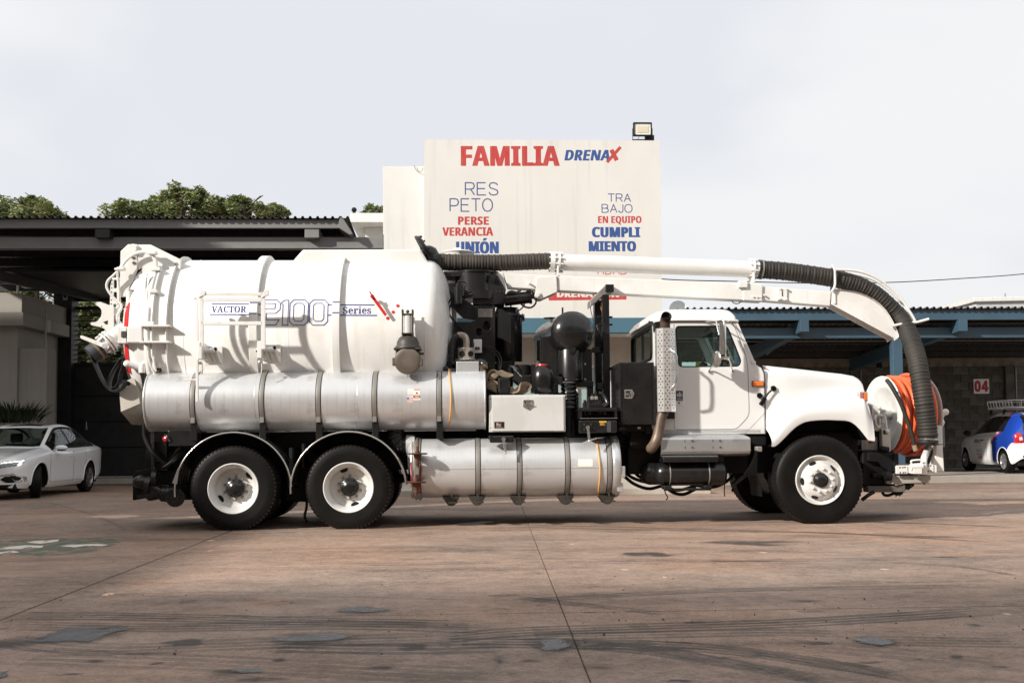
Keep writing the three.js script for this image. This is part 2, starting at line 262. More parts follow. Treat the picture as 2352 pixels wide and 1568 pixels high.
  return (g, w, h, x0, x1, z0, z1, seed) => {
    const r = rng(seed), kx = w / (x1 - x0), kz = h / (z1 - z0), P = (c, a, b) => { const q = ground(c, a, b); return [(q.x - x0) * kx, (q.z - z0) * kz, q]; };
    g.fillStyle = '#000'; g.fillRect(0, 0, w, h); g.globalCompositeOperation = 'lighter'; g.lineCap = 'butt';
    for (const [c, pts, wd, st, ribs] of lines) {
      const q = pts.map((p) => P(c, ...p)), N = 34;
      for (let k = 0; k < ribs; k++) {
        const off = ((k + 0.5) / ribs - 0.5) * wd * 1.25, cv = new THREE.CatmullRomCurve3(q.map((p) => V(p[0], 0, p[1])));
        let a = cv.getPoint(0);
        for (let i = 1; i <= N; i++) { const b = cv.getPoint(i / N), al = clamp(st * (0.35 + 0.9 * fbm(i * 0.35, k * 3.1, seed + pts[0][1], 3)) * smooth(0, 0.12, i / N) * smooth(1, 0.88, i / N)); g.strokeStyle = 'rgba(255,0,0,' + Math.min(1, al * 1.4) + ')'; g.lineWidth = wd / ribs * kz * (0.6 + 0.5 * r()); g.beginPath(); g.moveTo(a.x, a.z + off * kz); g.lineTo(b.x, b.z + off * kz); g.stroke(); a = b; }
      }
    }
    const blob = (c, cx, cy, rx, ry, st, col) => { const m = P(c, cx, cy), e = P(c, cx + rx, cy), n = P(c, cx, cy - ry), f = P(c, cx, cy + ry), a = Math.hypot(e[0] - m[0], e[1] - m[1]), b = Math.abs(f[1] - n[1]) / 2;
      for (let k = 0; k < 26; k++) { const t = r() * 6.28, u = Math.sqrt(r()) * 0.7, X = m[0] + Math.cos(t) * a * u, Z = (n[1] + f[1]) / 2 + Math.sin(t) * b * u, s = 0.25 + 0.35 * r(); const gr = g.createRadialGradient(0, 0, 0, 0, 0, 1); gr.addColorStop(0, col + (st * 0.34) + ')'); gr.addColorStop(0.7, col + (st * 0.22) + ')'); gr.addColorStop(1, col + '0)'); g.save(); g.translate(X, Z); g.scale(a * s, b * s); g.fillStyle = gr; g.fillRect(-1, -1, 2, 2); g.restore(); } };
    for (const b of blobs) blob(...b, 'rgba(255,0,0,'); for (const b of dust) blob(...b, 0.7, 'rgba(0,255,0,'); for (const b of pale) blob(...b, 1.4, 'rgba(0,0,255,');
    for (let i = 0; i < 420; i++) { const x = r() * w, y = r() * h, s = 0.01 + 0.05 * r() * r(); g.fillStyle = 'rgba(255,0,0,' + 0.5 * r() + ')'; g.beginPath(); g.ellipse(x, y, s * kx * (1 + 2 * r()), s * kz, 0, 0, 7); g.fill(); }
    for (let i = 0; i < 160; i++) { const x = r() * w, y = r() * h; g.fillStyle = 'rgba(0,0,255,' + 0.8 * r() + ')'; g.fillRect(x, y, 0.02 * kx * (1 + 2 * r()), 0.008 * kz + 1); }
  };
})();
function groundMap(n, m, x0, x1, z0, z1, seed) {
  const c = document.createElement('canvas'); c.width = n; c.height = m; const g = c.getContext('2d'); marks(g, n, m, x0, x1, z0, z1, seed);
  const im = g.getImageData(0, 0, n, m).data, enc = (v) => Math.pow(clamp(v), 1 / 2.2);
  const t = pixTex(n, m, (u, v, i, j) => {
    const x = x0 + u * (x1 - x0), z = z1 - v * (z1 - z0), k = ((m - 1 - j) * n + i) * 4;   // row 0 of the texture is the bottom of the drawing
    const big = fbm(x * 0.35 + 5, z * 0.35, 201, 3), mid = fbm(x * 1.6, z * 2.6, 202, 3), fine = fbm(x * 11, z * 11, 203, 2), sp = hash2(i, j, 204), sw = fbm(x * 0.9 + 40, z * 2.6, 205, 4), grit = hash2(Math.floor(x * 120), Math.floor(z * 120), 206);
    let l = 0.785 + 0.42 * (big - 0.5) + 0.34 * (mid - 0.5) + 0.26 * (fine - 0.5) + 0.34 * (sp - 0.5) - 0.20 * smooth(0.5, 0.78, sw) + 0.22 * (vnoise(x * 34, z * 40, 207) - 0.5) - 0.12 * smooth(0.54, 0.72, fbm(x * 3 + 7, z * 8, 208, 4));
    if (grit > 0.975) l *= 0.6; else if (grit < 0.012) l *= 1.4;
    const warm = clamp(0.5 + 1.4 * (fbm(x * 0.6, z * 0.6, 210, 3) - 0.5) + im[k + 1] / 255 * 0.9);
    const dark = im[k] / 255 * (0.75 + 0.5 * fine); l *= 1 - 0.86 * clamp(dark); l = mix(l, 1.9, clamp(im[k + 2] / 255 * 0.7));
    return [enc(mix(0.34, 0.392, warm) * l), enc(mix(0.254, 0.248, warm) * l), enc(mix(0.201, 0.172, warm) * l)];
  }, true);
  t.wrapS = t.wrapT = THREE.ClampToEdgeWrapping; return t;
}
const NEAR = [-7.3, 7.8, -0.25, 9.95], FAR = [-14.6, 15.2, -14.8, 10.1];
const gBump = pixTex(1024, 1024, (x, y, i, j) => { const n = fbm(x * 60, y * 60, 301, 4, 60), p = smooth(0.68, 0.9, fbm(x * 90, y * 90, 305, 2, 90)), b = fbm(x * 8, y * 8, 303, 3, 8); return G3(0.45 * n + 0.3 * hash2(i, j, 302) + 0.3 * b - 0.5 * p); }, false, [1 / 2.1, 1 / 2.1]);
const gRough = pixTex(512, 512, (x, y) => [1, 0.74 + 0.3 * (fbm(x * 9, y * 9, 311, 5, 9) - 0.4), 1], false, [1 / 3.3, 1 / 3.3]);
function groundMat(n, m, R, seed) {
  const t = groundMap(n, m, ...R, seed); t.repeat.set(1 / (R[1] - R[0]), 1 / (R[3] - R[2])); t.offset.set(-R[0] / (R[1] - R[0]), R[3] / (R[3] - R[2]));   // uv is (x, -z) in metres
  return std(1, 1, 1, 1, { map: t, bumpMap: gBump, bumpScale: 0.006, roughnessMap: gRough });
}
const slabNear = groundMat(2048, 1400, NEAR, 11), slabFar = groundMat(2048, 1700, FAR, 12);
const baseMat = std(0.17, 0.13, 0.105, 0.95, { bumpMap: gBump, bumpScale: 0.006 });
const kerbMat = std(0.46, 0.41, 0.35, 0.85, { map: plasterTex, bumpMap: gBump, bumpScale: 0.003 });
const floorMat = std(0.34, 0.30, 0.265, 0.85, { map: plasterTex, bumpMap: gBump, bumpScale: 0.003 });
const groundMesh = structure('ground', new THREE.PlaneGeometry(700, 700, 1, 1).rotateX(-Math.PI / 2).translate(0, -0.014, -60), baseMat);
{
  const cols = [() => -14.4, () => -10.75, () => -7.1, () => -3.44, (z) => 0.205 - 0.0277 * z, (z) => 3.93 - 0.07 * z, () => 7.65, () => 11.3, () => 15.0], rows = [9.9, 6.55, 3.16, -0.22, -3.6, -7.2, -10.8, -14.4], r = rng(5);
  for (let j = 0; j < rows.length - 1; j++) for (let i = 0; i < cols.length - 1; i++) {
    const z1 = rows[j], z0 = rows[j + 1], g = 0.003, b = 0.004, y = (r() - 0.5) * 0.002;
    const gl = i === 3 ? 0.012 : g, gr = i === 2 ? 0.012 : g, q = [[cols[i](z1) + gl, z1 - 0.006], [cols[i + 1](z1) - gr, z1 - 0.006], [cols[i + 1](z0) - gr, z0 + 0.006], [cols[i](z0) + gl, z0 + 0.006]];
    const ins = q.map(([x, z], k) => [x + (k === 0 || k === 3 ? b : -b), z + (k < 2 ? -b : b)]), pos = [], uv = [], tri = (...p) => { for (const v of p) { pos.push(...v); uv.push(v[0], -v[2]); } };
    const A = ins.map(([x, z]) => [x, y, z]), B = q.map(([x, z]) => [x, y - b, z]), C = q.map(([x, z]) => [x, -0.03, z]);
    tri(A[0], A[1], A[2]); tri(A[0], A[2], A[3]);
    for (let k = 0; k < 4; k++) { const n = (k + 1) % 4; tri(B[k], B[n], A[n]); tri(B[k], A[n], A[k]); tri(C[k], C[n], B[n]); tri(C[k], B[n], B[k]); }
    const geo = new THREE.BufferGeometry(); geo.setAttribute('position', new THREE.Float32BufferAttribute(pos, 3)); geo.setAttribute('uv', new THREE.Float32BufferAttribute(uv, 2)); geo.computeVertexNormals();
    part(groundMesh, 'concrete_slab', geo, j < 3 && i >= 2 && i <= 5 ? slabNear : slabFar, { keepUV: true });
  }
}
// standing water: thin irregular films lying in the hollows
const rim = pixTex(256, 128, (x, y) => G3(0)); { const d = rim.image.data; for (let j = 0; j < 128; j++) for (let i = 0; i < 256; i++) { const v = j / 128, n = fbm(i / 256 * 34, v * 7, 91, 4, 34) - 0.5, k = (j * 256 + i) * 4; const q = 92 + 46 * n; d[k] = q; d[k + 1] = q + 2; d[k + 2] = q + 6; d[k + 3] = 225 * smooth(1.0, 0.62, v + n * 0.5) * (hash2(i, j, 6) > 0.06 ? 1 : 0.5); } rim.colorSpace = THREE.SRGBColorSpace; }
const waterMat = std(1, 1, 1, 0.27, { map: rim, transparent: true, bumpMap: gBump, bumpScale: 0.002 });
[['k', [[150, 768], [215, 735], [300, 705], [380, 700], [470, 712], [520, 702], [600, 708], [545, 722], [500, 738], [480, 758], [400, 768], [300, 770]]], ['k', [[1215, 764], [1300, 748], [1400, 738], [1480, 728], [1560, 727], [1640, 738], [1590, 752], [1500, 766], [1380, 770], [1270, 770]]], ['k', [[1535, 626], [1600, 612], [1670, 602], [1720, 613], [1780, 618], [1760, 630], [1650, 632]]], ['k', [[1040, 904], [1100, 892], [1160, 890], [1230, 900], [1180, 912], [1090, 914]]], ['k', [[-60, 914], [0, 908], [45, 920], [10, 934], [-50, 936]]], ['l', [[105, 775], [140, 758], [200, 756], [250, 762], [280, 775], [255, 795], [190, 810], [130, 802]]], ['l', [[1565, 757], [1620, 746], [1690, 748], [1750, 762], [1775, 772], [1720, 783], [1650, 780], [1600, 772]]], ['l', [[1640, 183], [1730, 178], [1830, 183], [1760, 188], [1670, 189]]], ['k', [[2085, 226], [2180, 216], [2290, 212], [2230, 222], [2200, 230], [2110, 232]]]].forEach(([c, pts]) => {
  const q = pts.map((p) => ground(c, p[0], p[1])), cv = new THREE.CatmullRomCurve3(q, true), o = cv.getPoints(320).map((p, i) => { const a = fbm(p.x * 5, p.z * 9, 77, 4) - 0.5, e = fbm(p.x * 24, p.z * 30, 78, 2) - 0.5; return [p.x + 0.10 * a + 0.03 * e, -p.z + 0.09 * a + 0.03 * e]; });
  const mx = o.reduce((a, p) => a + p[0] / o.length, 0), my = o.reduce((a, p) => a + p[1] / o.length, 0), g = grid((u, v) => { const p = o[Math.round(u * (o.length - 1)) % o.length], k = v * 1.12; return V(mix(mx, p[0], k), 0.0045, -mix(my, p[1], k)); }, o.length - 1, 10);
  const w = part(scene, numbered('puddle'), g, waterMat, { keepUV: true, kind: 'structure' }); w.applyMatrix4(SITE);
});
{ // worn green bay with white arrows at the far left
  const q = [[-30, 374], [430, 374], [560, 284], [-30, 292]].map((p) => ground('k', ...p)), x0 = Math.min(...q.map((p) => p.x)) - 0.6, x1 = Math.max(...q.map((p) => p.x)) + 0.3, z0 = Math.min(...q.map((p) => p.z)) - 0.2, z1 = Math.max(...q.map((p) => p.z)) + 0.2, n = 1024, m = 640;
  const t = canvasTex(n, m, (g) => {
    const P = (a, b) => { const v = ground('k', a, b); return [(v.x - x0) / (x1 - x0) * n, (v.z - z0) / (z1 - z0) * m]; }, poly = (pts, col) => { g.fillStyle = col; g.beginPath(); pts.forEach((p, i) => (i ? g.lineTo(...P(...p)) : g.moveTo(...P(...p)))); g.closePath(); g.fill(); };
    poly([[-40, 300], [150, 294], [330, 288], [520, 292], [555, 312], [470, 340], [380, 362], [200, 370], [-40, 374]], 'rgb(96,120,104)');
    poly([[118, 311], [160, 303], [272, 297], [262, 306], [190, 317]], '#d8cfc4'); poly([[-30, 340], [40, 330], [110, 323], [200, 325], [190, 334], [90, 341], [0, 342]], '#d8cfc4'); poly([[270, 327], [330, 321], [440, 317], [498, 321], [470, 327], [390, 326], [340, 333]], '#d8cfc4'); poly([[-30, 358], [60, 348], [88, 355], [20, 364], [-30, 368]], '#d8cfc4');
    const im = g.getImageData(0, 0, n, m), d = im.data;
    for (let j = 0; j < m; j++) for (let i = 0; i < n; i++) { const k = (j * n + i) * 4 + 3, a = fbm(i / 36, j / 36, 401, 5), e = smooth(1000, 640, i); d[k] = d[k] * (d[k - 3] > 150 ? smooth(0.26, 0.42, a) : smooth(0.22, 0.74, a) * (0.25 + 0.5 * e)); }
    g.putImageData(im, 0, 0);
  });
  const mk = std(1, 1, 1, 0.85, { map: t, transparent: true, bumpMap: gBump, bumpScale: 0.003 }); 
  const o = new THREE.Mesh(new THREE.PlaneGeometry(x1 - x0, z1 - z0).rotateX(-Math.PI / 2).translate((x0 + x1) / 2, 0.004, (z0 + z1) / 2), mk); o.name = 'road_marking'; o.receiveShadow = true; o.userData.kind = 'structure'; o.applyMatrix4(SITE); scene.add(o);
}
// raised aprons with kerbs in front of the buildings
structure('pavement', [bx(-2.55, 4.2, -0.05, 0.115, -19, -7.55, 0.012)], kerbMat);
structure('pavement', [bx(4.2, 30, -0.05, 0.16, -24, -11.35, 0.012)], floorMat);
structure('pavement', [bx(-30, -2.55, -0.05, 0.13, -40, -15.9, 0.012)], kerbMat);
structure('parking_line', bx(6.2, 11.5, 0.16, 0.164, -14.1, -14.0, 0), std(0.55, 0.28, 0.06, 0.8));
{ // loose grit and small stones on the slabs
  const r = rng(91), g = new THREE.IcosahedronGeometry(1, 0), im = new THREE.InstancedMesh(g, std(0.15, 0.115, 0.09, 0.95), 900), m = new THREE.Matrix4(), q = new THREE.Quaternion(), e = new THREE.Euler();
  for (let i = 0; i < 900; i++) { const s = 0.0025 + 0.005 * Math.pow(r(), 6), d = 5.5 + 16 * r() * r(); e.set(r() * 6, r() * 6, r() * 6); q.setFromEuler(e); m.compose(V((r() - 0.5) * d * 1.05, s * 0.4, 13.3 - d), q, V(s * (0.8 + r()), s * 0.7, s)); im.setMatrixAt(i, m); }
  im.name = 'gravel'; im.castShadow = im.receiveShadow = true; tag(im, 'scattered dark grit and small stones lying on the concrete yard', null, null, 'stuff'); im.applyMatrix4(SITE); scene.add(im);
}
// ---------------------------------------------------------------- white building with the painted wall
const wallWhite = std(0.66, 0.65, 0.63, 0.85, { map: plasterTex, bumpMap: fineBump, bumpScale: 0.0015 });
const wallWhite2 = std(0.70, 0.69, 0.665, 0.85, { map: plasterTex, bumpMap: fineBump, bumpScale: 0.0015 });
const wallTan = std(0.50, 0.44, 0.39, 0.85, { map: plasterTex });
const bandBlue = std(0.055, 0.135, 0.19, 0.7, { map: plasterTex });
const ZB = -12.7;
{
  const x0 = LX('p', 974, 560, ZB), x1 = LX('p', 1519, 560, ZB), yt = LY('p', 1250, 321.5, ZB), yb = LY('p', 1250, 730, ZB), yb2 = LY('p', 1250, 765, ZB), w = x1 - x0, h = yt - yb;
  const b = thing('office_building', 'white two storey building with slogans painted on its wall, behind the truck', 'building', [(x0 + x1) / 2, 0, ZB - 3]);
  const K = 2048 / w, TH = Math.round(h * K);
  const face = canvasTex(2048, TH, (g, cw, ch) => {
    g.fillStyle = '#fff'; g.fillRect(0, 0, cw, ch);
    const P = (c, a, d) => { const v = L(c, a, d, ZB); return [(v.x - x0) * K, (yt - v.y) * K]; };
    // text fitted to a box measured on the wall: left, right, cap top, baseline
    const text = (s, c, l, r, t, bl, col, o = {}) => {
      const [ax, ay] = P(c, l, t), [rx] = P(c, r, t), [, by] = P(c, l, bl), [, ry] = P(c, r, bl);
      g.save(); g.font = (o.weight || 'bold') + ' 200px ' + (o.font || 'sans-serif'); const ms = g.measureText(s), tw = ms.width, cap = 143;
      g.transform((rx - ax) / tw, (ry - by) / tw, 0, (by - ay) / cap, ax, by); if (o.skew) g.transform(1, 0, -o.skew, 1, 0, 0);
      g.fillStyle = col; g.strokeStyle = col; g.lineJoin = 'miter'; g.miterLimit = 2.2;
      const F = o.fat || 0; for (let dx = -F / 2; dx <= F / 2; dx += 2) g.fillText(s, dx, 0);
      g.restore();
    };
    const RED = '#d8504e', BLUE = '#3f63ad', INK = '#4a5a9c';
    text('FAMILIA', 'W', 662, 1442, 262, 418, RED, { fat: 15 }); 
    text('DRENA', 'W', 1478, 1836, 293, 376, BLUE, { fat: 14, skew: 0.2 });
    g.strokeStyle = RED; g.lineCap = 'butt'; const ln = (a, d, e, f, wd) => { const p = P('W', a, d), q = P('W', e, f); g.lineWidth = wd; g.beginPath(); g.moveTo(...p); g.lineTo(...q); g.stroke(); };
    ln(1926, 270, 1820, 390, 27); ln(1853, 292, 1897, 375, 38);
    // stroke lettering: light capitals drawn as single lines
    const GL = { R: [[[0, 1], [0, 0], [.55, 0], [.78, .06], [.86, .26], [.78, .46], [.55, .53], [0, .53]], [[.5, .53], [.88, 1]]], E: [[[.82, 0], [0, 0], [0, 1], [.84, 1]], [[0, .48], [.74, .48]]], S: [[[.88, .2], [.78, .06], [.5, -.01], [.2, .05], [.08, .24], [.2, .42], [.5, .5], [.82, .6], [.92, .78], [.8, .95], [.5, 1.01], [.18, .95], [.06, .76]]], P: [[[0, 1], [0, 0], [.55, 0], [.78, .07], [.86, .28], [.78, .48], [.55, .56], [0, .56]]], T: [[[-.02, 0], [.9, 0]], [[.44, 0], [.44, 1]]], O: [[[.5, -.01], [.2, .07], [.02, .3], [0, .5], [.02, .7], [.2, .93], [.5, 1.01], [.8, .93], [.98, .7], [1, .5], [.98, .3], [.8, .07], [.5, -.01]]], A: [[[0, 1], [.45, 0], [.9, 1]], [[.16, .64], [.74, .64]]], B: [[[0, 0], [0, 1], [.55, 1], [.8, .93], [.86, .74], [.78, .54], [.5, .48], [0, .48]], [[.5, .48], [.74, .4], [.8, .24], [.72, .07], [.5, 0], [0, 0]]], J: [[[.6, 0], [.6, .76], [.52, .95], [.3, 1.01], [.08, .94], [.02, .74]]], N: [[[0, 1], [0, 0], [.8, 1], [.8, 0]]], I: [[[.1, 0], [.1, 1]]], D: [[[0, 0], [0, 1], [.45, 1], [.78, .88], [.9, .5], [.78, .12], [.45, 0], [0, 0]]], U: [[[0, 0], [0, .68], [.14, .93], [.42, 1.01], [.7, .93], [.82, .68], [.82, 0]]], H: [[[0, 0], [0, 1]], [[.8, 0], [.8, 1]], [[0, .48], [.8, .48]]] };
    const light = (s, l, r, t, bl, col, lw) => { const [ax, ay] = P('W', l, t), [rx] = P('W', r, t), [, by] = P('W', l, bl), hh = by - ay, ww = [...s].map((c) => ({ I: 0.2, J: 0.62, O: 1, E: 0.84 })[c] || 0.9), gap = 0.24, tot = ww.reduce((a, c) => a + c, 0) + gap * (s.length - 1), k = (rx - ax) / tot; let x = ax; g.strokeStyle = col; g.lineWidth = lw; g.lineJoin = 'round'; [...s].forEach((c, i) => { for (const pth of GL[c]) { g.beginPath(); pth.forEach((p, j) => { const X = x + p[0] * k, Y = ay + p[1] * hh; j ? g.lineTo(X, Y) : g.moveTo(X, Y); }); g.stroke(); } x += (ww[i] + gap) * k; }); };
    light('RES', 708, 962, 550, 646, INK, 10); light('PETO', 588, 920, 676, 774, INK, 10);
    text('PERSE', 'W', 645, 895, 816, 880, RED, { fat: 12 }); text('VERANCIA', 'W', 530, 924, 900, 966, RED, { fat: 14 });
    text('UNIÓN', 'W', 632, 974, 1012, 1104, BLUE, { fat: 22 });
    light('TRA', 1828, 2004, 638, 699, INK, 8); light('BAJO', 1780, 2016, 720, 783, INK, 8);
    text('EN EQUIPO', 'W', 1745, 2092, 812, 866, RED, { fat: 12 }); text('CUMPLI', 'W', 1700, 2078, 898, 977, BLUE, { fat: 22 }); text('MIENTO', 'W', 1672, 2048, 1010, 1088, BLUE, { fat: 22 });
    light('TIDAD', 1725, 1975, 1200, 1268, RED, 8);
    { const q = [[1340, 1392], [1976, 1392], [1972, 1466], [1366, 1474]].map((p) => P('W', ...p)); g.fillStyle = RED; g.beginPath(); q.forEach((p, i) => (i ? g.lineTo(...p) : g.moveTo(...p))); g.closePath(); g.fill(); }
    text('DRENATION', 'W', 1422, 1918, 1396, 1446, '#fff', { fat: 16 });
    // brush marks in the red paint and rain streaks on the render
    const im = g.getImageData(0, 0, cw, ch), d = im.data;
    for (let j = 0; j < ch; j++) for (let i = 0; i < cw; i++) {
      const k = (j * cw + i) * 4, red = d[k] - d[k + 2], n = fbm(i / 9, j / 60, 501, 3), b = fbm(i / 210, j / 420, 502, 4), st = smooth(0.62, 0.85, fbm(i / 46, j / 900, 503, 3)), f = hash2(i, j, 504);
      if (red > 60) { d[k + 1] += (n - 0.45) * 46; d[k + 2] += (n - 0.45) * 46; }
      const m = 0.965 + 0.05 * (b - 0.5) - 0.035 * st + 0.012 * (f - 0.5); d[k] *= m; d[k + 1] *= m * 0.997; d[k + 2] *= m * 0.99;
    }
    g.putImageData(im, 0, 0);
  });
  const faceMat = std(0.665, 0.648, 0.622, 0.85, { map: face, bumpMap: fineBump, bumpScale: 0.0015 });
  const f = part(b, 'wall', [new THREE.PlaneGeometry(w, h).translate((x0 + x1) / 2, (yt + yb) / 2, ZB + 0.003)], faceMat, { keepUV: true, label: 'upper wall with red and blue painted words' });
  part(b, 'wall', [bx(x0, x1, yb2, yt, ZB - 7, ZB, 0.004)], wallWhite);
  part(b, 'band', [bx(x0 - 1.9, x1 + 0.02, yb2 + 0.0, yb, ZB - 0.2, ZB + 0.03, 0.01)], bandBlue, { label: 'dull blue painted band' });
  const xl = LX('p', 879.5, 480, ZB - 0.4), yl = LY('p', 920, 382, ZB - 0.4);
  part(b, 'side_wing', [bx(xl, x0 - 0.003, 0.1, yl, ZB - 7, ZB - 0.4, 0.006)], wallWhite2, { label: 'lower plain wing at its left end' });
  // recessed ground floor with strip windows
  const zw = ZB - 1.15, sill = LY('p', 1440, 950, zw), head = LY('p', 1440, 838, zw);
  part(b, 'ground_floor_wall', [bx(x0, x1, head, yb2, zw - 0.25, zw, 0.004), bx(x0, x1, 0.1, sill, zw - 0.25, zw, 0.004), bx(x0, x0 + 0.25, sill, head, zw - 0.25, zw, 0), bx(x1 - 0.3, x1, sill, head, zw - 0.25, zw, 0)], wallTan);
  const paneMat = std(0.30, 0.38, 0.36, 0.06, { phys: true, clearcoat: 1 });
  const n = 6, ww = (x1 - x0 - 0.55) / n;
  for (let i = 0; i < n; i++) {
    const a = x0 + 0.25 + i * ww + 0.02, c = a + ww - 0.04, win = part(b, 'window', [ex([[a, sill], [c, sill], [c, head], [a, head]], zw - 0.14, zw - 0.02, 0.004, [[[a + 0.06, sill + 0.06], [a + 0.06, head - 0.06], [c - 0.06, head - 0.06], [c - 0.06, sill + 0.06]]])], M.whiteMatte);
    part(win, 'pane', [bx(a + 0.055, c - 0.055, sill + 0.055, head - 0.055, zw - 0.1, zw - 0.09, 0)], paneMat);
  }
  part(b, 'interior_wall', [bx(x0, x1, 0.1, yb2, zw - 3, zw - 2.9, 0)], wallTan);
  // cable loop on the wing's top edge
  part(b, 'cable', [tb([L('W', 305, 414, ZB - 0.35), L('W', 322, 448, ZB - 0.35), L('W', 345, 468, ZB - 0.35), L('W', 364, 460, ZB - 0.35), L('W', 378, 432, ZB - 0.35)], 0.008, 5)], M.canvas);

  // floodlight on the roof edge
  const zf = ZB - 0.1, c0 = L('W', 2027, 182, zf), c1 = L('W', 2173, 75, zf), fl = thing('floodlight', 'square LED floodlight on the top right corner of the white building', 'floodlight', [(c0.x + c1.x) / 2, yt, zf]);
  const body = part(fl, 'housing', [ex(roundPoly([[c0.x, c0.y], [c1.x, c0.y], [c1.x, c1.y], [c0.x, c1.y]], 0.02), zf - 0.08, zf, 0.01, [rrect(c0.x + 0.035, c1.x - 0.03, c0.y + 0.035, c1.y - 0.03, 0.03).reverse()]), bx(c0.x + 0.02, c1.x - 0.02, c0.y + 0.02, c1.y - 0.02, zf - 0.09, zf - 0.045, 0.005), ...Array.from({ length: 8 }, (_, i) => bx(c0.x + 0.04 + i * 0.045, c0.x + 0.05 + i * 0.045, c0.y + 0.04, c1.y - 0.04, zf - 0.13, zf - 0.08, 0))], M.blackMatte);
  part(fl, 'reflector', [bx(c0.x + 0.034, c1.x - 0.03, c0.y + 0.034, c1.y - 0.03, zf - 0.044, zf - 0.03, 0.004)], std(0.80, 0.78, 0.70, 0.35));
  part(fl, 'led_panel', [bx(c0.x + 0.095, c1.x - 0.09, c0.y + 0.09, c1.y - 0.09, zf - 0.03, zf - 0.02, 0.004)], std(0.66, 0.58, 0.42, 0.5));
  part(fl, 'lens', [bx(c0.x + 0.036, c1.x - 0.032, c0.y + 0.036, c1.y - 0.032, zf - 0.012, zf - 0.009, 0)], std(1, 1, 1, 0, { phys: true, transmission: 1, thickness: 0 }));
  part(fl, 'bracket', [bar(V(c0.x - 0.012, c0.y + 0.2, zf - 0.05), V(c0.x - 0.012, c0.y - 0.1, zf - 0.05), 0.03, 0.012), bar(V(c1.x + 0.012, c0.y + 0.2, zf - 0.05), V(c1.x + 0.012, c0.y - 0.1, zf - 0.05), 0.03, 0.012), bx(c0.x - 0.02, c1.x + 0.02, yt + 0.05, yt + 0.07, zf - 0.07, zf - 0.03, 0.004), tb([V(c0.x + 0.15, c0.y, zf - 0.07), V(c0.x + 0.13, c0.y - 0.06, zf - 0.06), V(c0.x + 0.05, c0.y - 0.09, zf - 0.05), V(c0.x + 0.02, yt + 0.05, zf - 0.05)], 0.006, 5)], M.blackMatte);
  const d0 = L('W', 2120, 206, zf - 0.3), d1 = L('W', 2190, 180, zf - 0.3), jb = thing('junction_box', 'small dark box behind the floodlight on the roof edge', 'junction box', [(d0.x + d1.x) / 2, yt, zf - 0.3]);
  part(jb, 'housing', [bx(d0.x, d1.x, yt + 0.03, d1.y, zf - 0.42, zf - 0.3, 0.01)], M.blackMatte); part(jb, 'lid', [bx(d0.x - 0.006, d1.x + 0.006, d1.y, d1.y + 0.012, zf - 0.426, zf - 0.294, 0.004)], M.strap);

  // low roof block between the canopy and the building
  const zs = -19, s0 = L('p', 806, 545, zs), s1 = L('p', 890, 489, zs), sb = thing('roof_block', 'cream flat roofed block half hidden between grey canopy and white building', 'building', [(s0.x + s1.x) / 2, 0, zs - 1.5]);
  part(sb, 'roof', [bx(s0.x - 0.02, s1.x + 1, s1.y - 0.28, s1.y, zs - 3, zs, 0.01)], wallWhite2); part(sb, 'wall', [bx(s0.x + 0.35, s1.x + 1, 0, s1.y - 0.28, zs - 3, zs - 0.8, 0.01)], wallWhite);
  const vp = L('p', 813, 478, zs - 1); part(sb, 'vent', [cy(V(vp.x, s1.y, zs - 1), V(vp.x, vp.y - 0.06, zs - 1), 0.05), lt([[0.001, 0.1], [0.06, 0.08], [0.085, 0.02], [0.085, 0], [0.05, -0.04]], V(vp.x, vp.y - 0.07, zs - 1), V(0, 1, 0), 16)], M.blackMatte);

  // white parapet house far right
  const zr = -24, r0 = L('p', 2239, 703, zr), r1 = L('p', 2400, 682, zr), rb = thing('flat_roofed_house', 'cream cornice of a house showing above the blue carport roof', 'building', [r0.x + 3, 0, zr - 2]);
  part(rb, 'wall', [bx(r0.x + 0.12, r0.x + 8, 0, r1.y - 0.14, zr - 4, zr - 0.12, 0.01)], std(0.50, 0.52, 0.53, 0.85, { map: plasterTex }));
  const cn = [[0, 0], [0.05, 0], [0.09, 0.05], [0.13, 0.06], [0.13, 0.2], [0, 0.2]]; part(rb, 'cornice', [ex([[r0.x, r1.y - 0.16], [r0.x + 8, r1.y - 0.02], [r0.x + 8, r1.y + 0.16], [r0.x - 0.04, r1.y - 0.02]], zr - 4, zr, 0.02)], wallWhite2);
  const an = L('I', 2134, 508, zr - 1); part(rb, 'rebar', [cy(V(an.x, r1.y, zr - 1), an, 0.012, 0.012, 6)], M.rust);
}
